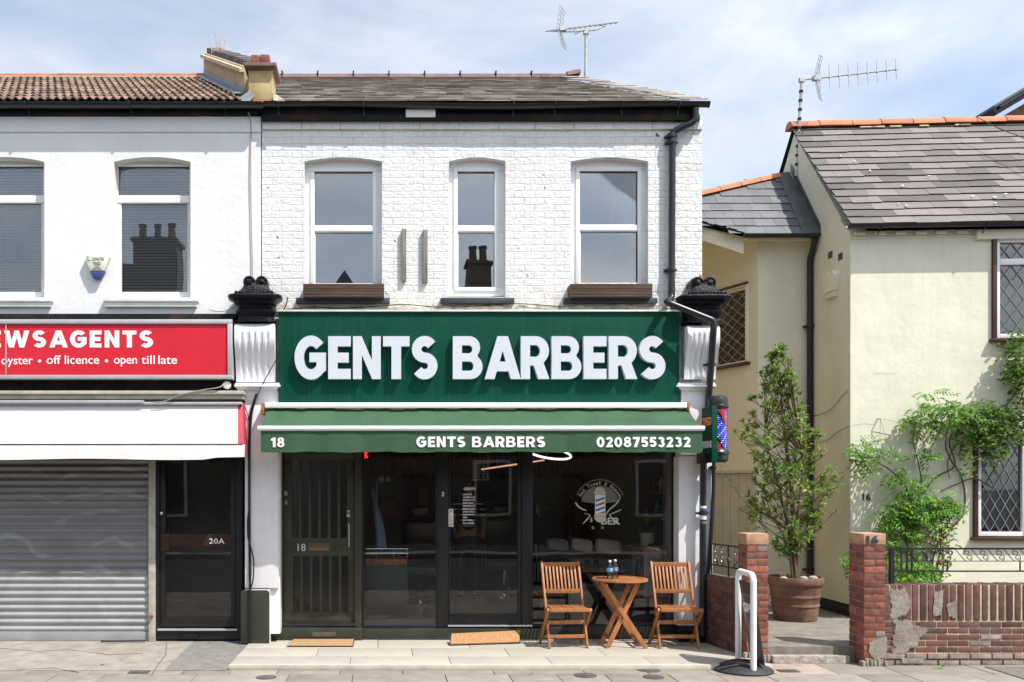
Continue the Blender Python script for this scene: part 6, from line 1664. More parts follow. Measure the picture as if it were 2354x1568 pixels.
def rosette(p, d, n_, L0):
    d = d.normalized(); o = d.orthogonal().normalized(); q = d.cross(o)
    for j in range(n_):
        a = 2*PI*j/n_+rt.uniform(-.35,.35); k = rt.uniform(.35,1.1); v = d*(1.0-.45*k)+(o*math.cos(a)+q*math.sin(a))*k
        leaf(crown, p+d*rt.uniform(-.03,.02), v, d+Vector((0,-.25,.3)), L0*rt.uniform(.7,1.15), L0*rt.uniform(.30,.40), .22, .22)
for i in range(180):
    f = rt.random()**.85; z = zb+.30+(ztop-zb-.30)*f
    l_, r_ = env(z); a = rt.uniform(0,2*PI); k = rt.uniform(.38,1.14)**.6
    dx = math.cos(a)*k*(l_ if math.cos(a) < 0 else r_); dy = math.sin(a)*k*min(.5,(l_+r_)*.5)
    c = Vector((ax(z)+dx, YT+dy, z))
    st = rt.choice(tips[:3] if z > 1.8 else tips); zz = max(zb+.2, z-(.12+.5*abs(dx)+.25*abs(dy)))
    s0 = min(st, key=lambda p: abs(p.z-zz))
    mid = s0.lerp(c,.5)+Vector((0,0,-.02)); limb([s0,mid,c], .007, .003)
    tw = (c-s0).normalized()
    rosette(c, tw+Vector((0,-.2,.5)), rt.randint(7,10), rt.uniform(.07,.105))
    for j in range(rt.randint(1,4)):
        p = s0.lerp(c,rt.uniform(.55,.98))+Vector((rt.gauss(0,.05),rt.gauss(0,.05),rt.gauss(0,.05))); rosette(p, tw*.5+rdir(rt,.4), rt.randint(5,8), rt.uniform(.055,.085))
# whippy stray shoots low on the left
for (a,b) in (((1768,1230),(1655,1075)),((1790,1215),(1690,1165)),((1850,1200),(1938,1095)),((1850,1150),(1930,1080))):
    p = P(*a,YT); q = P(*b,YT); limb([p,p.lerp(q,.5)+Vector((0,-.05,-.03)),q], .006, .002)
    for j in range(26):
        g = rt.uniform(.5,1.02); leaf(crown, p.lerp(q,g)+Vector((rt.gauss(0,.02),rt.gauss(0,.03),rt.gauss(0,.02))), rdir(rt,.3), Vector((0,-.5,1)), rt.uniform(.04,.07), .02)
trunk.build('trunk', M['bark'], tr); crown.build('crown', M['leaf_tree'], tr, smooth=False, recalc=False)
# ---- climbing wisteria and rose on the front wall
def wall_pt(px,py,off): 
    u = upx(px); p = cw(u,-off,0); return Vector((p.x,p.y,CAMZ+(CY-py)*(CAMD+p.y)/K))
def vine(name, lab, stems_, clusters, mat, barkm, pinnate, seed, lsz=(.045,.065), flowers=()):
    rr = random.Random(seed); 
    t = thing(name, lab, 'climbing plant', wall_pt(stems_[0][0][0],stems_[0][0][1],.06))
    m = MB()
    for pts, ra, rb in [(s,s_r0,s_r1) for (s,s_r0,s_r1) in [(x if isinstance(x[-1],tuple) is False else (x,.012,.005)) for x in stems_]] if False else [(x,.013,.005) for x in stems_]:
        q = [wall_pt(a,b,.05+.03*math.sin(i*1.7)) for i,(a,b) in enumerate(pts)]; s = []
        for i in range(len(q)-1):
            p0 = q[max(i-1,0)]; p1 = q[i]; p2 = q[i+1]; p3 = q[min(i+2,len(q)-1)]
            for k in range(5):
                f = k/5; s.append(.5*((2*p1)+(p2-p0)*f+(2*p0-5*p1+4*p2-p3)*f*f+(3*p1-p0-3*p2+p3)*f**3))
        s.append(q[-1]); n_ = len(s); m.tube(s, [ra+(rb-ra)*i/(n_-1) for i in range(n_)], 6)
    m.build('stem', M[barkm], t)
    c_ = MB()
    for (px,py,rx,ry,num) in clusters:
        for i in range(int(num*1.15)):
            a = rr.uniform(0,2*PI); k = math.sqrt(rr.random()); q = wall_pt(px+math.cos(a)*k*rx, py+math.sin(a)*k*ry, rr.uniform(.04,.28))
            if pinnate:
                d = Vector((rr.uniform(-1,1),rr.uniform(-.9,-.1),rr.uniform(-.75,.35))).normalized(); L = rr.uniform(.13,.24); n_ = Vector((rr.uniform(-.3,.3),-.6,.9))
                for j in range(5):
                    f = (j+1)/5.2; b = q+d*L*f-Vector((0,0,.05*f*f))
                    for s_ in (-1,1):
                        sd = d.cross(n_).normalized()*s_; leaf(c_, b, sd*.85+d*.5-Vector((0,0,.25)), n_, rr.uniform(*lsz)*1.25, rr.uniform(.022,.032))
                leaf(c_, q+d*L-Vector((0,0,.05)), d, n_, lsz[1], .024)
            else:
                for j in range(3): leaf(c_, q+Vector((rr.gauss(0,.03),rr.gauss(0,.03),rr.gauss(0,.03))), rdir(rr,.0)+Vector((0,-.3,0)), Vector((rr.uniform(-.4,.4),-.8,.7)), rr.uniform(*lsz), rr.uniform(.024,.036))
    c_.build('foliage', M[mat], t, smooth=False, recalc=False)
    if flowers:
        f_ = MB()
        for (px,py) in flowers:
            q = wall_pt(px,py,.2)
            for j in range(12): leaf(f_, q, rdir(rr,0), Vector((0,-1,.3)), .035, .03, .4, -.1)
        f_.build('flower', M['petal'], t, smooth=False, recalc=False)
    return t
vine('wisteria', 'bright green wisteria climbing the cream front wall behind pillar 16',
     [[(2110,1345),(2100,1300),(2085,1265),(2080,1220),(2100,1160),(2110,1110),(2105,1050),(2095,1010),(2100,960)],
      [(2140,1345),(2120,1280),(2095,1240),(2095,1190),(2080,1130),(2050,1090),(2010,1060),(1975,1045),(1950,1020)],
      [(2150,1345),(2160,1300),(2150,1260),(2105,1240)], [(2100,1160),(2140,1100),(2190,1070),(2180,1010),(2215,960)],
      [(2150,1240),(2200,1190),(2213,1140),(2205,1090),(2180,1060),(2165,1020),(2185,970),(2240,940)],[(2060,1260),(2100,1290),(2110,1330)]],
     [(2085,1165,74,50,60),(2045,1180,42,30,34),(2130,1160,45,36,36),(2080,1218,46,28,16),(2110,965,46,30,30),(2105,1045,24,20,9),(2160,935,36,20,17),(2120,920,26,26,12),(1958,1040,20,40,20),(1995,1030,28,16,12),(2040,1085,28,14,10),(2080,1110,36,14,10),(2040,1260,24,30,14),(2085,1310,34,26,26),(2065,1300,18,30,16),(2200,955,32,24,13)], 'leaf_vine', 'vine_bark', True, 5)
vine('wisteria', 'drooping green fronds of a plant low beside the left face of pillar 16', [[(1990,1290),(1975,1255),(1950,1250)],[(1985,1300),(1960,1275),(1935,1300)]], [(1962,1252,24,12,9),(1950,1282,18,16,8),(1972,1275,12,18,6)], 'leaf_vine', 'vine_bark', True, 6)
vine('climbing_rose', 'rose with small leaves trained over the leaded lower window at the right edge',
     [[(2275,1120),(2230,1100),(2190,1115),(2160,1130)],[(2400,960),(2330,965),(2260,970),(2200,990),(2190,1020),(2170,1060),(2180,1100)],[(2400,900),(2350,890),(2330,940),(2280,960)],[(2420,780),(2360,830),(2330,900),(2300,950)],[(2220,1010),(2270,1050),(2280,1090)]],
     [(2330,810,38,44,120),(2340,880,34,50,110),(2310,860,26,30,50),(2230,955,52,26,110),(2290,965,50,30,100),(2220,1005,40,26,70),(2270,1020,36,34,70),(2200,1060,14,40,26),(2345,960,24,34,40),(2255,1060,10,24,10),(2325,1010,24,18,20)], 'leaf_rose', 'vine_bark', False, 8, (.055,.085), ())
vine('climbing_rose', 'thin rose shoots with pink buds in front of the lower wall beside the railing',
     [[(2140,1345),(2150,1280),(2160,1220),(2155,1150)],[(2150,1345),(2135,1300),(2150,1250),(2165,1200)]],
     [(2155,1240,20,30,26),(2150,1290,22,26,24),(2165,1190,14,30,18),(2145,1315,14,18,10)], 'leaf_rose', 'vine_bark', False, 9, (.04,.06), ((2140,1240),(2136,1247),(2146,1236),(2133,1296),(2141,1290),(2160,1262)))
m = MB(); p = wall_pt(2018,963,.06); q1 = wall_pt(2018,1015,.05)
m.tube([wall_pt(2018,963,0),p],.008,5); m.tube([p,wall_pt(2035,1020,.06)],.003,4); m.tube([p,q1],.003,4); m.tube([p,wall_pt(2080,975,.06)],.003,4)
tag(m.build('training_wire', M['cable']), 'nail with loose training wires on the cream wall left of the wisteria', 'wire')

# ================================================================ table, chairs, bottles
def chair(lab, xc, yf, rz):
    t = thing('folding_chair', lab, 'chair', (0,0,0), 'wooden folding chairs'); 
    W2 = .212; yb = .34
    mt = M['wood_teak']
    top = Vector((0,yb+.03,.925)); 
    def st(z): return (yb+.03)*z/.925          # y of the raked stile at height z
    parts = []
    for s_ in (-1,1):
        m = MB(); m.bar((s_*W2,0,0.0),(s_*W2,st(.925),.925), .022, .046, up=(0,1,.4)); m.build('leg', mt, t, bevel=.003)
    for s_ in (-1,1):
        m = MB(); m.bar((s_*(W2+.026),yb+.0,0),(s_*(W2+.026),-.045,.435), .022, .042, up=(0,1,.9)); m.build('leg', mt, t, bevel=.003)
    m = MB()
    m.bar((-W2+.011,st(.895),.895),(W2-.011,st(.895),.895), .05, .02, up=(0,1,.0)); m.bar((-W2+.011,st(.605),.605),(W2-.011,st(.605),.605), .045, .02, up=(0,1,0))
    m.v = [v for v in m.v]
    for i in range(9):
        x = -W2+.046+(2*W2-.092)*i/8; m.bar((x,st(.628),.628),(x,st(.87),.87), .020, .012, up=(0,1,.0))
    m.build('backrest', mt, t, bevel=.002)
    m = MB()
    for i in range(9):
        x = -W2+.030+(2*W2-.060)*i/8; m.box(x-.015,-.06,.435,x+.015,.235,.452)
    m.box(-W2-.012,-.075,.412,W2+.012,-.052,.450); m.box(-W2+.012,.17,.412,W2-.012,.19,.434); m.box(-W2-.012,-.051,.412,-W2+.011,.20,.4345); m.box(W2-.011,-.051,.412,W2+.012,.20,.4345)
    m.build('seat', mt, t, bevel=.003)
    m = MB(); m.bar((-W2+.011,st(.125),.125),(W2-.011,st(.125),.125), .04, .018, up=(0,1,0)); m.build('stretcher', mt, t, bevel=.003)
    m = MB(); zz = .275; yy = yb*(1-zz/.435)-.045*zz/.435; m.bar((-W2-.015,yy,zz),(W2+.015,yy,zz), .042, .018, up=(0,1,0)); zz = .09; yy = yb*(1-zz/.435)-.045*zz/.435; m.bar((-W2-.015,yy,zz),(W2+.015,yy,zz), .03, .018, up=(0,1,0)); m.build('stretcher', mt, t, bevel=.003)
    t.location = (xc,yf,.0); t.rotation_euler = (0,0,rz)
    return t
Yf = -.44
chair('wooden folding chair with its backrest in shade, left of the round table', X(1306,Yf)+.005, Yf, math.radians(4))
chair('sunlit wooden folding chair between the round table and the downpipe', X(1562,Yf), Yf, math.radians(-1))
tb = thing('folding_table', 'round slatted wooden folding table with crossed legs holding two bottles', 'table', (X(1434,-.25),-.24,0))
tc_ = Vector((X(1425,-.28),-.28,0)); rz_ = .735; rr0 = .305
m = MB(); n_ = 40
for rin, rout in ((.255,.305),):
    L = []
    for (r_,z) in ((rin,rz_),(rout,rz_),(rout,rz_+.020),(rout-.003,rz_+.022),(rin,rz_+.022)): L.append([Vector((tc_.x+math.cos(2*PI*k/n_)*r_, tc_.y+math.sin(2*PI*k/n_)*r_, z)) for k in range(n_)])
    L.append(L[0]); m.loft(L, True, False)
a_ = math.radians(14); ux = Vector((math.cos(a_),math.sin(a_),0)); vy = Vector((-math.sin(a_),math.cos(a_),0))
for i in range(10):
    s_ = -.225+.05*i; h = math.sqrt(max(0,.262**2-s_*s_)); m.obox(tc_+ux*s_+Vector((0,0,rz_+.011)), ux, vy, (0,0,1), .040, 2*h, .018)
m.box(tc_.x-.24,tc_.y-.02,rz_-.02,tc_.x+.24,tc_.y+.02,rz_-.0005)
tp = m.build('tabletop', M['wood_teak'], tb, bevel=.0)
for (sx, nm) in ((1,0),(-1,1)):
    for (yy, dpt) in ((-.44 if sx > 0 else -.415, 0),(-.115 if sx > 0 else -.14, 1)):
        fx = X(1482 if sx > 0 else 1394, -.38); tx = X(1382 if sx > 0 else 1466, -.38)
        m = MB(); m.bar((fx,yy,0.0),(tx,yy,rz_-.001), .020, .052, up=(sx,0,.6)); m.build('leg', M['wood_teak'], tb, bevel=.003)
m = MB()
for sx in (1,-1):
    fx = X(1482 if sx > 0 else 1394, -.38); tx = X(1382 if sx > 0 else 1466, -.38)
    for f in (.14,.93): x = fx+(tx-fx)*f; m.box(x-.012,-.42 if sx > 0 else -.40,rz_*f-.018,x+.012,-.125 if sx > 0 else -.15,rz_*f+.018)
m.build('stretcher', M['wood_teak'], tb, bevel=.003)
M['bottle'] = glass('clear_plastic', 1.55, (.90,.93,.95)); M['bottle_cap'] = M['decal_white']; M['label_b'] = pm('blue_label', (.03,.22,.50), .4, .3, 30, col2=(.25,.6,.75)); M['label_w'] = pm('white_blue_label', (.55,.6,.7), .4, .4, 25, col2=(.1,.15,.45))
for (px,dy,lm,lab) in ((1402,-.36,'label_b','clear water bottle with a bright blue label at the front of the table'), (1414,-.26,'label_w','clear water bottle with a pale label standing behind the other bottle')):
    yy = dy; c = Vector((X(px,yy),yy,rz_+.022)); t = thing('water_bottle', lab, 'bottle', c, 'water bottles on the table')
    z = c.z; m = MB(); m.lathe([(0,z),(.029,z),(.032,z+.006),(.032,z+.03),(.029,z+.036),(.032,z+.045),(.032,z+.125),(.030,z+.14),(.018,z+.172),(.0125,z+.18),(.0125,z+.188),(0,z+.188)], (c.x,c.y,0), 20); m.build('body', M['bottle'], t)
    m = MB(); m.lathe([(0,z+.187),(.0155,z+.187),(.0155,z+.205),(.013,z+.208),(0,z+.208)], (c.x,c.y,0), 16); m.build('cap', M['bottle_cap'], t)
    m = MB(); m.lathe([(.0328,z+.082),(.0328,z+.124)], (c.x,c.y,0), 20); m.build('label', M[lm], t)
# small dark ashtray on the table edge
a = tc_+Vector((-.22,-.03,rz_+.0225)); m = MB(); m.tube([a+Vector((.05*math.cos(t),.035*math.sin(t),.008)) for t in [2*PI*k/14 for k in range(12)]], .008, 6); tag(m.build('cord_loop', M['rubber']), 'small dark cord loop lying on the left of the round table', 'cord')
# door mats
t = thing('doormat', 'pale coir doormat with black edge outside the olive green door', 'doormat', (X(737,-.1),-.15,.0), 'coir doormats')
q = [(660,1488),(812,1488),(815,1473),(673,1473)]
gp3 = lambda px,py,z=0: (lambda d: Vector((X(px,d-CAMD), d-CAMD, z)))((CAMZ-z)*K/(py-CY))
pp = [gp3(a,b) for a,b in q]
m = MB(); m.prismz([(p.x,p.y) for p in pp], .002, .010); m.build('backing', M['rubber'], t)
c = sum(pp,Vector())/4; m = MB(); m.prismz([((c+(p-c)*.975).x,(c+(p-c)*.965).y+.004) for p in pp], .0102, .022); m.build('pile', M['coir'], t, bevel=.004)
t = thing('doormat', 'narrow orange brown coir mat propped on the step before the glass shop door', 'doormat', (X(1113,-.1),-.1,.0), 'coir doormats')
a0 = gp3(1033,1485); a1 = gp3(1196,1480); b0 = Vector((a0.x+.03,a0.y+.20,.085)); b1 = Vector((a1.x+.03,a1.y+.20,.10))
n_ = Vector((0,-.4,.9)).normalized()
m = MB(); m.add([a0,a1,b1,b0]+[p+n_*.014 for p in (a0,a1,b1,b0)], [(3,2,1,0),(4,5,6,7),(0,1,5,4),(1,2,6,5),(2,3,7,6),(3,0,4,7)]); m.build('backing', M['rubber'], t)
c = (a0+a1+b0+b1)/4; q = [c+(p-c)*.975+n_*.0142 for p in (a0,a1,b1,b0)]
m = MB(); m.add(q+[p+n_*.012 for p in q], [(3,2,1,0),(4,5,6,7),(0,1,5,4),(1,2,6,5),(2,3,7,6),(3,0,4,7)]); m.build('pile', M['coir_o'], t)
# weeds at the foot of the walls
rw = random.Random(77)
for (px,py,n_,lab) in ((352,1502,16,'small green weed growing in the crack of the concrete before the shutter'),(1655,1480,10,'tiny weed at the foot of the low side wall near the shop corner'),(2160,1534,14,'small weed at the base of the garden wall below the cement patch'),(585,1476,9,'tiny weed at the foot of the dark plinth between the shops')):
    p = gp3(px,py,-.04 if py > 1490 else .0); m = MB()
    for j in range(n_): leaf(m, p+Vector((rw.gauss(0,.03),rw.gauss(0,.012),0)), rdir(rw,.7), Vector((0,-.4,1)), rw.uniform(.02,.05), .012)
    tag(m.build('weed', M['leaf_vine'], recalc=False, smooth=False), lab, 'weed')
for (px,py,lab) in ((905,1512,'dry curled leaf lying on the cream forecourt before the glass door'),(1215,1545,'dry leaf lying on the pavement below the left chair'),(230,1525,'scrap of dry leaf on the concrete in front of the shutter')):
    p = gp3(px,py,-.02); m = MB(); leaf(m, p+Vector((0,0,.006 if py < 1520 else -.015)), Vector((1,.4,.1)), Vector((0,0,1)), .05, .028, .3, .3); tag(m.build('fallen_leaf', M['coir'], recalc=False, smooth=False), lab, 'leaf')
# ================================================================ swing sign
sg = thing('swing_sign', 'white framed swing sign with dark OPEN panel on a black rubber base', 'pavement sign', (3.66,-1.36,PZ))
M['wt_frame'] = pm('white_tube_frame', (.80,.81,.80), .3, .04, 6, dirt=.06, dirtcol=(.4,.38,.35))
bc = Vector((X(1708,-1.37),-1.37,0)); 
m = MB(); loops = []
prof = [(.285,0),(.288,.015),(.27,.030),(.20,.062),(.13,.092),(.075,.105),(0.0,.108)]
L = []
for r_, z in prof: L.append([Vector((bc.x+math.cos(2*PI*k/36)*max(r_,.001)*1.0, bc.y+math.sin(2*PI*k/36)*max(r_,.001)*1.02, PZ+z)) for k in range(36)])
m.loft(L, True, True); m.build('base', M['rubber'], sg)
m = MB(); m.tube([bc+Vector((-.265,-.10,PZ+.040)), bc+Vector((-.12,-.14,PZ+.082)), bc+Vector((.02,-.14,PZ+.086))], .010, 6); m.build('base_rib', M['rubber'], sg)
sa = Vector((X(1697,-1.14),-1.14,0)); sb = Vector((X(1732,-1.58),-1.58,0)); sd_ = (sb-sa).normalized(); SW = (sb-sa).length
zt_ = .925; q = [sa+Vector((0,0,PZ+.045))]
for k in range(7):
    th = PI/2*k/6; q.append(sa+sd_*(.07*(1-math.cos(th)))+Vector((0,0,zt_-.07+.07*math.sin(th))))
for k in range(7):
    th = PI/2*k/6; q.append(sb-sd_*(.07*(1-math.sin(th)))+Vector((0,0,zt_-.07+.07*math.cos(th))))
q.append(sb+Vector((0,0,PZ+.012)))
m = MB(); m.tube(q, .030, 12)
m.build('frame', M['wt_frame'], sg)
M['sign_dark'] = pm('dark_sign_panel', (.030,.026,.025), .4, .3, 5); M['sign_red'] = pm('sign_red_art', (.30,.06,.06), .4, .3, 10)
# panel hangs from the top bar and is tilted a little
sn = Vector((sd_.y,-sd_.x,0)); sn = sn if sn.x < 0 else -sn
po = sa+sd_*.055; PW = SW-.07; tilt = .13
def pf(u,w,d): 
    f = (.84-w)/.80
    return tuple(po+sd_*(u)+Vector((0,0,w))+sn*(d)-sn*tilt*f*.9)
m = MB(); 
vs = [Vector(pf(a,b,d)) for d in (.012,0) for a,b in ((0,.04),(PW,.04),(PW,.84),(0,.84))]
m.add(vs, [(0,1,2,3),(7,6,5,4),(0,4,5,1),(1,5,6,2),(2,6,7,3),(3,7,4,0)]); m.build('panel', M['sign_dark'], sg)
m = MB(); fr_ = lambda u,w,d: pf(u,w,.0125+d)
bold_text(m, 'OPEN', .03, PW-.03, .52, .62, fr_, .001, gap=.12)
m.build('lettering', M['letter_white'], sg)
m = MB(); solid_text(m, 'BARBER SHOP', .02, PW-.02, .685, .715, fr_, .001, .0); m.build('small_lettering', M['mortar_grey'], sg)
m = MB(); q = [pf(PW*.5+math.cos(2*PI*k/20)*.11, .34+math.sin(2*PI*k/20)*.13, .0132) for k in range(20)]; m.add(q, [list(range(20))]); m.build('red_emblem', M['sign_red'], sg, recalc=False)
m = MB()
for u in (.05,PW-.05): m.tube([Vector(pf(u,.84,.006)), po+sd_*u+Vector((0,0,zt_-.02))], .006, 5)
m.build('hanger', M['chrome'], sg)

# ================================================================ inside the barber shop
m = MB(); fl_y = .24
li = lambda y: X(838)-.30*y; ri = lambda y: XR-.06-.05*y
m.prismz([(li(.24),.24),(ri(.24),.24),(ri(5.0),5.0),(li(5.0),5.0)], .05, .15)
kind(m.build('shop_floor', pm('shop_floor', (.26,.25,.24), .3, .15, 4)), 'structure')
M['panel_grey'] = pm('grey_wall_panel', (.22,.22,.225), .6, .1); M['panel_white'] = pm('shop_wall', (.42,.41,.40), .7, .1)
m = MB(); m.prismz([(li(.26)-.1,.26),(li(.26),.26),(li(5),5),(li(5)-.1,5)], .1, 2.77); m.prismz([(ri(.56),.56),(ri(.56)+.05,.56),(ri(5)+.05,5),(ri(5),5)], .1, 2.77); m.box(li(5)-.2,5.001,.1,ri(5)+.2,5.1,2.77)
m.build('room_wall', M['panel_grey'], BA)
m = MB(); y_ = 4.93; x = li(4.9)+.05
while x < ri(4.9)-.05: m.box(x,y_,1.9,x+.03,4.99,2.7); x += .052
m.build('slat_panel', M['wood_dark'], BA)
m = MB(); m.prismz([(li(.26),.26),(ri(.26),.26),(ri(5),5),(li(5),5)], 2.72, 2.765); m.build('ceiling', M['wood_dark'], BA)
def inbox(name, lab, cat, px0,py0,px1,py1,Y,d,mat,group=None,extra=None,bev=.01,partname='body'):
    t = thing(name, lab, cat, (X((px0+px1)/2,Y),Y+d/2,Z(py1,Y)), group); m = MB(); m.fbox(px0,py0,px1,py1,Y,Y+d); m.build(partname, M[mat], t, bevel=bev)
    return t
# reception counter, plant, tools
t = inbox('counter', 'white reception counter with oak top just inside the big window', 'counter', 1480,1266,1542,1395,.75,.55,'panel_white')
m = MB(); m.fbox(1475,1258,1545,1265.5,.68,1.32); m.build('worktop', M['wood_oak'], t, bevel=.004)
cz = Z(1258,.75)
pt = thing('house_plant', 'leafy potted house plant on the counter inside the window', 'plant', (X(1488,1.1),1.1,cz))
m = MB(); m.lathe([(0,cz),(.08,cz),(.10,cz+.16),(.09,cz+.165),(0,cz+.15)],(X(1488,1.1),1.1,0),16); m.build('pot', M['wt_frame'], pt)
m = MB(); rr = random.Random(3)
for i in range(60):
    a = rr.uniform(0,2*PI); e = rr.uniform(.2,1.3); d = Vector((math.cos(a)*math.cos(e),math.sin(a)*math.cos(e)*.6,math.sin(e))); leaf(m, Vector((X(1488,1.1),1.1,cz+.15))+d*rr.uniform(.02,.2), d+Vector((0,0,-.2)), Vector((0,0,1)), rr.uniform(.12,.24), .035)
m.build('foliage', M['leaf_tree'], pt, recalc=False, smooth=False)
for i,(px,py,w,lab) in enumerate(((1505,1252,30,'black hair clipper lying on the oak counter top'),(1530,1250,18,'grey laptop stand at the right of the oak counter top'))):
    tag((lambda m: m.build('hair_clipper' if i == 0 else 'laptop', M['black_gloss' if i == 0 else 'alu_bare'], bevel=.006))((lambda m: (m.obox(P(px,py,.95), Vector((1,.2,.15 if i == 0 else .6)).normalized(), Vector((-.2,1,0)).normalized(), Vector((-.15,0,1)).normalized(), w*.0052, .06, .04 if i == 0 else .012), m)[1])(MB())), lab, 'hair clipper' if i == 0 else 'laptop')
# bench with cushions behind the big window
bn = thing('bench', 'dark padded waiting bench behind the big shop window', 'bench', (X(1340,1.5),1.6,.15))
m = MB(); m.box(X(1245,1.5),1.35,.30,X(1440,1.5),1.85,.52); m.build('seat', M['black_matt'], bn, bevel=.02)
m = MB(); m.box(X(1245,1.5),1.74,.521,X(1440,1.5),1.86,.98); m.build('backrest', M['black_matt'], bn, bevel=.02)
for xx in (1255,1430):
    for yy in (1.40,1.80): m = MB(); m.box(X(xx,1.5)-.02,yy-.02,.15,X(xx,1.5)+.02,yy+.02,.2995); m.build('leg', M['chrome'], bn)
M['cush_l'] = pm('pale_cushion', (.50,.48,.44), .9, .1, 8, .2, 80, .002); M['cush_g'] = pm('grey_cushion', (.22,.24,.26), .9, .1, 8, .2, 80, .002)
def cushion(px0,py0,px1,py1,Y,mat,lab,tilt):
    m = MB(); c = (P(px0,py0,Y)+P(px1,py1,Y))/2; w = X(px1,Y)-X(px0,Y); h = Z(py0,Y)-Z(py1,Y); L = []
    for k in range(9):
        f = -1+2*k/8; row = []
        th = .075*math.sqrt(max(0.03,1-f*f*.97))
        for q in range(24):
            a = 2*PI*q/24; ca,sa_ = math.cos(a),math.sin(a); e = .5; sx = math.copysign(abs(ca)**e,ca); sz = math.copysign(abs(sa_)**e,sa_); k2 = .62+.38*math.sqrt(max(0,1-f*f))
            row.append(c+Vector((sx*w/2*k2, f*.08, sz*h/2*k2-sx*tilt*w)))
        L.append(row)
    m.loft(L, True, True); return tag(m.build('cushion', M[mat], None, sharp=60), lab, 'cushion', 'cushions on the bench')
cushion(1256,1238,1308,1266,1.55,'cush_g','dark teal grey cushion leaning at the left end of the bench',.05)
cushion(1312,1238,1362,1268,1.55,'cush_l','middle beige cushion with slumped corners on the waiting bench',.06)
cushion(1368,1240,1428,1274,1.55,'cush_l','largest pale cushion at the right end of the waiting bench',.06)
# styling mirrors, shelves on the right wall
M['mirror'] = pm('mirror_glass', (.6,.62,.63), .05, .02, metal=1)
for (px0,px1,lab) in ((1230,1250,'narrow oak framed mirror panel just right of the black shop door post'),(1320,1415,'wide oak framed mirror on the back wall behind the emblem')):
    t = thing('wall_mirror', lab, 'mirror', (X((px0+px1)/2,4.9),4.9,Z(1290,4.9)), 'mirrors on the back wall')
    m = MB(); rails(m, px0,1158,px1,1236,[(px0+3,1161,px1-3,1233)],4.88,4.99); m.build('frame', M['wood_oak'], t)
    m = MB(); m.fbox(px0+3,1161,px1-3,1233,4.93,4.94); m.build('glass', M['mirror'], t)
for k,(py,lab) in enumerate(((1130,'upper oak wall shelf with bottles inside the shop on the right'),(1187,'lower oak wall shelf with bottles inside the shop on the right'))):
    t = thing('wall_shelf', lab, 'shelf', P(1520,py+8,1.6), 'wall shelves inside the shop')
    zz = Z(py,.8); xr0 = ri(.8); m = MB(); m.box(xr0-.22,.45,zz-.03,xr0+.03,1.25,zz); m.build('board', M['wood_oak'], t)
    for j in range(5):
        b = MB(); yy = .52+j*.15; hh = R.uniform(.12,.22); b.lathe([(0,zz),(.03,zz),(.03,zz+hh*.7),(.012,zz+hh*.8),(.012,zz+hh),(0,zz+hh)],(xr0-.12,yy,0),12); 
        tag(b.build('product_bottle', M[('label_b','sign_red','decal_white','rust','label_w')[(j+2*k)%5]]), ('bottles of hair products on the upper shelf','bottles of hair products on the lower shelf')[k], 'bottle', ('upper shelf bottles','lower shelf bottles')[k])
# back counter with bottles, and pictures
t = inbox('back_counter', 'long dark counter under the mirrors on the back wall', 'counter', 1000,1262,1420,1330,4.3,.55,'black_matt')
m = MB(); m.fbox(998,1256,1422,1261.6,4.25,4.88); m.build('worktop', M['panel_white'], t, bevel=.004)
for j in range(16):
    px = 1010+j*25+R.uniform(-6,6); z0 = Z(1256,4.5); hh = R.uniform(.12,.26); b = MB(); w_ = R.uniform(.03,.05)
    b.lathe([(0,z0),(w_,z0),(w_,z0+hh*.7),(w_*.4,z0+hh*.82),(w_*.4,z0+hh),(0,z0+hh)],(X(px,4.5),4.5,0),12); tag(b.build('product_bottle', M[('decal_white','label_b','letter_white','sign_red','rust','alarm_cream')[j % 6]]), 'bottles of hair products on the long back counter', 'bottle', 'back counter bottles')
for (a,b_,c,d,lab) in ((872,915,1150,1192,'small framed picture on the back wall seen through the left pane'),(960,985,1120,1165,'tall framed picture on the back wall near the black door post'),(1100,1150,1150,1185,'pale poster on the back wall behind the glass door')):
    t = thing('framed_picture', lab, 'picture', (X((a+b_)/2,4.95),4.95,Z(d,4.95)), 'pictures on the back wall'); m = MB(); m.fbox(a,c,b_,d,4.95,4.99); m.build('frame', M['wood_oak'], t); m = MB(); m.fbox(a+3,c+3,b_-3,d-3,4.94,4.9495); m.build('print', M['panel_white'], t)
# ring lamp and strip lamp, both lit
rl_ = thing('ring_lamp', 'lit white ring lamp hanging under the shop ceiling', 'lamp', P(1265,1043,1.6)); c = P(1262,1042,1.6)
m = MB(); m.tube([c+Vector((math.cos(t)*.285,math.sin(t)*.27,-math.sin(t)*.050-math.cos(t)*.055)) for t in [2*PI*k/40 for k in range(41)]], .014, 8); m.build('ring', emit('ring_glow', (1,.97,.92), 1.15), rl_)
m = MB(); m.tube([c+Vector((.0,.2,-.04)),Vector((c.x,c.y,2.72))],.004,5); m.tube([c+Vector((-.28,0,.05)),Vector((c.x,c.y,2.72))],.004,5); m.tube([c+Vector((.28,0,-.055)),Vector((c.x,c.y,2.72))],.004,5); m.build('wire', M['cable'], rl_)
ll = thing('strip_lamp', 'lit warm strip lamp slanting across the top of the glass door', 'lamp', P(1160,1070,2.6))
m = MB(); a = P(1108,1079,2.2); b = P(1250,1058,3.6); m.bar(a,b,.024,.02); m.build('tube', emit('strip_glow', (1,.55,.36), .5), ll)
m = MB(); m.tube([a.lerp(b,.1),Vector((a.x+.05,a.y+.1,2.72))],.004,5); m.tube([a.lerp(b,.9),Vector((b.x-.05,b.y-.1,2.72))],.004,5); m.build('wire', M['cable'], ll)
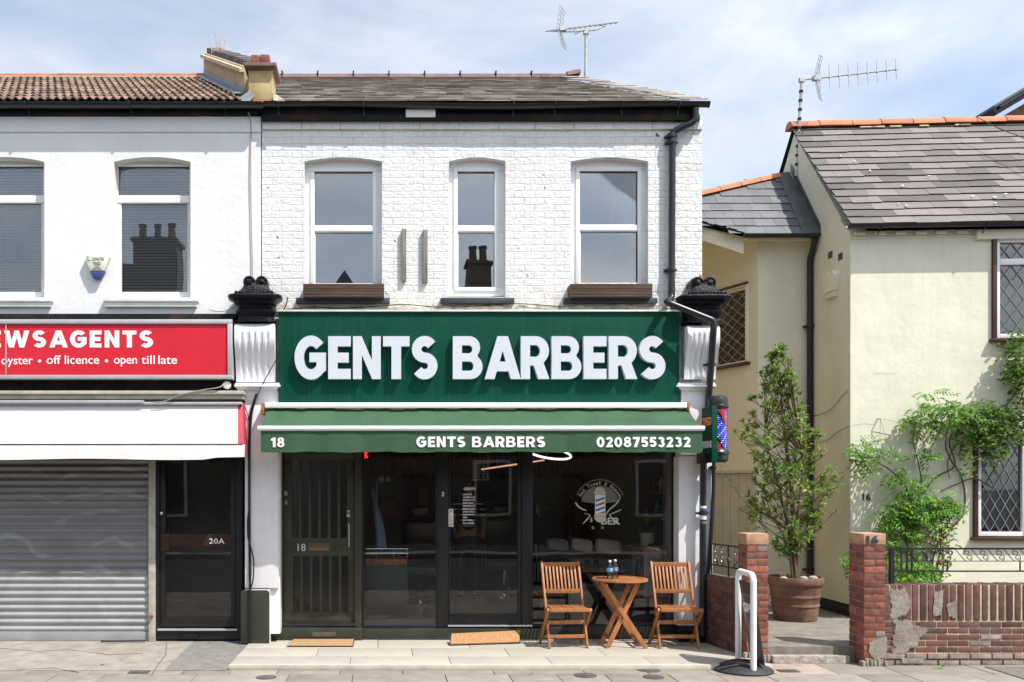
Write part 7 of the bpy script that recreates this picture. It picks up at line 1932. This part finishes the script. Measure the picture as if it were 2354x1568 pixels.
# red LED window sign
rs = thing('led_sign', 'small red glowing LED sign behind the top of the left glass pane', 'led sign', P(842,1046,.4))
m = MB(); m.fbox(836,1020,900,1040,.42,.45); m.build('case', M['black_matt'], rs)
m = MB()
for i,(px,py) in enumerate(((840,1039),(843,1042),(841,1046),(844,1049),(842,1052))): m.fbox(px-2.5,py-1,px+2.5,py+.8,.40,.41)
m.fbox(838,1040,839,1054,.411,.419); m.build('diode', M['led_r'], rs)
# barber chairs
def bchair(px, Y, lab):
    x = X(px,Y); t = thing('barber_chair', lab, 'barber chair', (x,Y,.15), 'black barber chairs')
    m = MB(); m.lathe([(0,.15),(.28,.15),(.27,.18),(.06,.20),(.05,.55),(0,.55)],(x,Y,0),24); m.build('pedestal', M['chrome'], t)
    m = MB(); m.box(x-.27,Y-.28,.55,x+.27,Y+.25,.68); m.build('seat', M['black_gloss'], t, bevel=.04)
    m = MB(); m.obox((x,Y+.30,.98),(1,0,0),(0,.97,.22),(0,-.22,.97),.50,.11,.62); m.build('backrest', M['black_gloss'], t, bevel=.04)
    m = MB(); m.obox((x,Y+.38,1.40),(1,0,0),(0,.97,.22),(0,-.22,.97),.26,.09,.17); m.build('headrest', M['black_gloss'], t, bevel=.03)
    for s_ in (-1,1): m = MB(); m.tube([(x+s_*.30,Y+.2,.62),(x+s_*.31,Y+.22,.88),(x+s_*.31,Y-.2,.90),(x+s_*.30,Y-.22,.62)], .022, 8); m.build('armrest', M['chrome'], t)
    m = MB(); m.obox((x,Y-.46,.30),(1,0,0),(0,.9,.4),(0,-.4,.9),.36,.16,.03); m.tube([(x,Y-.25,.55),(x,Y-.45,.32)],.02,6); m.build('footrest', M['chrome'], t)
bchair(965, 2.2, 'black barber chair seen through the left pane of the shop'); bchair(1160, 3.0, 'black barber chair deeper in the shop behind the glass door'); bchair(1275,3.3,'black barber chair behind the big window left of the emblem')
# trolley with towels at the left pane
tl = thing('trolley', 'dark green trolley with an orange tray behind the left shop pane', 'trolley', (X(885,.9),.9,.15))
m = MB(); m.fbox(842,1300,938,1392,.75,1.15); m.build('cabinet', pm('green_cabinet', (.02,.045,.03), .5), tl, bevel=.01)
m = MB(); m.fbox(842,1285,936,1299.5,.74,1.16); m.build('tray', M['rust'], tl, bevel=.006)
m = MB()
for z_ in (1262,1272): 
    m.tube([P(842,z_,.8),P(938,z_,.8),P(938,z_,1.1),P(842,z_,1.1),P(842,z_,.8)], .006, 5)
for px in (845,875,905,936): m.tube([P(px,1262,.8),P(px,1286,.8)], .005, 5)
m.build('rail', M['chrome'], tl)
tw_ = thing('hanging_towel', 'pale blue towel hanging from a stand behind the left shop pane', 'towel', P(862,1265,.9)); L = []
for k in range(8):
    f = k/7; L.append([P(852+16*f+u*(5+16*min(1,f*1.6)), 1118+(1262-1118)*f, .9)+Vector((0,.02*math.sin(u*9+f*3),0)) for u in [i/10 for i in range(11)]])
m = MB(); m.loft(L, False, False); m.loft([[p+Vector((0,.006,0)) for p in r_] for r_ in L], False, False); m.build('cloth', pm('blue_towel', (.25,.33,.48), .9, .2, 8), tw_, recalc=False)
m = MB(); m.tube([P(866,1390,.96),P(866,1105,.96)], .014, 8); m.lathe([(0,.15),(.15,.15),(.15,.17),(0,.18)],(X(866,.96),.96,0),18); m.build('stand', M['cable'], tw_)

# ---- the person standing inside the door
def skinmesh(name, chains, mat, parent, levels=1):
    verts = []; edges = []; rad = []; idx = {}
    def vid(p, r):
        k = tuple(round(c,4) for c in p)
        if k not in idx: idx[k] = len(verts); verts.append(p); rad.append(r)
        return idx[k]
    for ch in chains:
        prev = None
        for p, r in ch:
            i = vid(p, r)
            if prev is not None and prev != i: edges.append((prev,i))
            prev = i
    me = bpy.data.meshes.new(name); off = wloc(parent); me.from_pydata([(Vector(v)-off) for v in verts], edges, [])
    o = bpy.data.objects.new(name, me); COL.objects.link(o); o.parent = parent
    me.materials.append(mat)
    md = o.modifiers.new('skin','SKIN'); md.use_smooth_shade = True
    for i, sv in enumerate(me.skin_vertices[0].data): sv.radius = (rad[i],rad[i]) if not isinstance(rad[i],tuple) else rad[i]; sv.use_root = (i == 0)
    sd2 = o.modifiers.new('sub','SUBSURF'); sd2.levels = levels; sd2.render_levels = levels
    return o
YPn = 2.55; xp = X(1076,YPn); fz = .15
person = thing('person', 'person in dark trousers and striped top standing inside behind the glass door', 'person', (xp,YPn,fz))
def pp_(dx,dy,z): return (xp+dx, YPn+dy, fz+z)
chains = [[(pp_(0,0,.93),(.145,.10)),(pp_(0,0,1.12),(.125,.09)),(pp_(0,0,1.30),(.15,.10)),(pp_(0,.01,1.40),(.12,.08)),(pp_(0,0,1.47),.055),(pp_(0,-.015,1.53),.06),(pp_(0,-.02,1.60),(.078,.095)),(pp_(0,-.015,1.68),(.07,.085))]]
for s_ in (-1,1):
    chains.append([(pp_(0,0,.93),(.145,.10)),(pp_(s_*.09,0,.84),.085),(pp_(s_*.105,-.01,.48),.055),(pp_(s_*.11,.01,.10),.038),(pp_(s_*.12,-.03,.035),.04),(pp_(s_*.13,-.15,.025),.032)])
    chains.append([(pp_(0,.01,1.40),(.12,.08)),(pp_(s_*.17,.01,1.39),.055),(pp_(s_*.23,.02,1.12),.042),(pp_(s_*.20,-.16,.96),.032),(pp_(s_*.18,-.22,.93),(.034,.018))])
    for k,(a,b,c) in enumerate(((-.03,-.07,.0),(-.012,-.085,-.005),(.006,-.083,-.005),(.022,-.07,-.004))):
        chains.append([(pp_(s_*.18,-.22,.93),(.034,.018)),(pp_(s_*.18+a,-.22+b*.5,.925),.010),(pp_(s_*.18+a,-.22+b,.905),.008)])
    chains.append([(pp_(s_*.18,-.22,.93),(.034,.018)),(pp_(s_*.18-s_*.04,-.245,.945),.010),(pp_(s_*.18-s_*.05,-.275,.94),.008)])
chains.append([(pp_(0,-.02,1.60),(.078,.095)),(pp_(0,-.115,1.595),.014)])
skinmesh('body', chains, M['skin'], person, 1)
def stripes(name):
    t = NT(name); v = t.coord(); sp = t.n('ShaderNodeSeparateXYZ'); t.l(v, sp.inputs[0])
    f = t.math('FRACT', t.math('MULTIPLY', sp.outputs[2], 13.0)); k = t.ramp(f, [(.70,0),(.76,1)])
    t.bsdf(t.mix(k, (.012,.012,.014), (.50,.5,.5)), .85); return t.m
sh_ = [[(pp_(0,0,.90),(.155,.115)),(pp_(0,0,1.12),(.14,.105)),(pp_(0,0,1.30),(.165,.115)),(pp_(0,.01,1.41),(.125,.09)),(pp_(0,.005,1.45),.07)]]
for s_ in (-1,1): sh_.append([(pp_(0,.01,1.41),(.125,.09)),(pp_(s_*.175,.01,1.395),.066),(pp_(s_*.225,.02,1.17),.055)])
skinmesh('striped_top', sh_, stripes('striped_cloth'), person, 1)
tr_ = [[(pp_(0,0,.97),(.152,.112)),(pp_(0,0,.90),(.155,.112))]]
for s_ in (-1,1): tr_.append([(pp_(0,0,.90),(.155,.112)),(pp_(s_*.092,0,.82),.096),(pp_(s_*.106,-.01,.48),.066),(pp_(s_*.112,.01,.10),.055)])
skinmesh('trousers', tr_, M['black_matt'], person, 1)
skinmesh('hair', [[(pp_(0,.02,1.60),(.085,.085)),(pp_(0,.0,1.69),(.084,.095)),(pp_(0,0,1.725),(.05,.06))]], pm('dark_hair', (.012,.01,.009), .6), person, 1)
sho = []
skinmesh('shoe', [[(pp_(-.115,.04,.04),.05),(pp_(-.12,-.06,.04),.048),(pp_(-.13,-.17,.03),.036)]], M['black_gloss'], person, 1)
skinmesh('shoe', [[(pp_(.115,.04,.04),.05),(pp_(.12,-.06,.04),.048),(pp_(.13,-.17,.03),.036)]], M['black_gloss'], person, 1)

# ================================================================ the terrace across the street (seen mirrored in the panes)
def far_house(xc, lab, chim, gable=False):
    t = thing('terrace_house', lab, 'house', (xc,-19,-.05), 'terrace across the street')
    w = 2.45; yF = -16.9; m = MB()
    m.box(xc-w,-24,-.05,xc+w,yF,6.1); m.build('wall', M['brick_far'], t)
    m = MB(); m.prismx([(yF+.3,6.0),(-20.0,7.45),(-24.3,6.0)], xc-w+.002, xc+w-.002)
    if gable:
        gx_ = xc+1.5; m.add([Vector((gx_-1.2,yF+.1,6.2)),Vector((gx_+1.2,yF+.1,6.2)),Vector((gx_,yF+.1,8.25)),Vector((gx_,-20,8.1)),Vector((gx_-1.2,-18,7)),Vector((gx_+1.2,-18,7))],[(0,1,2),(0,2,3,4),(1,5,3,2)])
    m.build('roof', M['slate_new'], t)
    cx0, hw, ct, npot = chim
    m = MB(); m.box(cx0-hw,-18.6,6.3,cx0+hw,-17.8,ct-.5); m.box(cx0-hw-.07,-18.67,ct-.62,cx0+hw+.07,-17.73,ct-.51)
    if hw > .6: m.box(cx0-hw-.4,-18.6,6.3,cx0-hw-.001,-17.8,ct-1.3)
    for k in range(npot): m.lathe([(0,ct-.5),(.13,ct-.5),(.11,ct-.1),(.14,ct-.06),(.14,ct),(0,ct)],(cx0-hw+.18+k*(2*hw-.36)/max(1,npot-1),-18.2,0),12)
    m.build('chimney', M['brick_far'], t)
    for (a,z0,z1) in ((-1.2,3.6,5.3),(1.2,3.6,5.3),(1.1,.8,2.5)):
        m = MB(); m.box(xc+a-.55,yF+.001,z0,xc+a+.55,yF+.05,z1); m.build('window', M['upvc'], t)
        m = MB(); m.box(xc+a-.46,yF+.051,z0+.09,xc+a+.46,yF+.06,z1-.09); m.build('pane', M['black_gloss'], [c for c in t.children if c.name.startswith('window')][-1])
    m = MB(); m.box(xc-1.6,yF+.001,0,xc-.7,yF+.05,2.1); m.build('door', M['brown_trim'], t)
M['brick_far'] = pm('yellow_stock_brick', (.15,.125,.09), .9, .25, 6)
for i,(xc,lab,ch,g) in enumerate(((-12.4,'brick terrace house across the street, furthest to the left',(-13.4,.4,9.0,2),False),(-7.5,'brick terrace house across the street facing the newsagent',(-7.05,.68,10.0,3),False),(-2.6,'brick terrace house across the street with a small front gable',(-4.6,.4,9.2,2),True),(2.3,'brick terrace house across the street facing the barber shop',(3.1,.34,9.3,2),False),(7.2,'brick terrace house across the street facing the alley',(9.3,.5,9.4,2),False),(12.1,'brick terrace house across the street, furthest to the right',(14,.5,9.4,2),True))):
    far_house(xc, lab, ch, g)
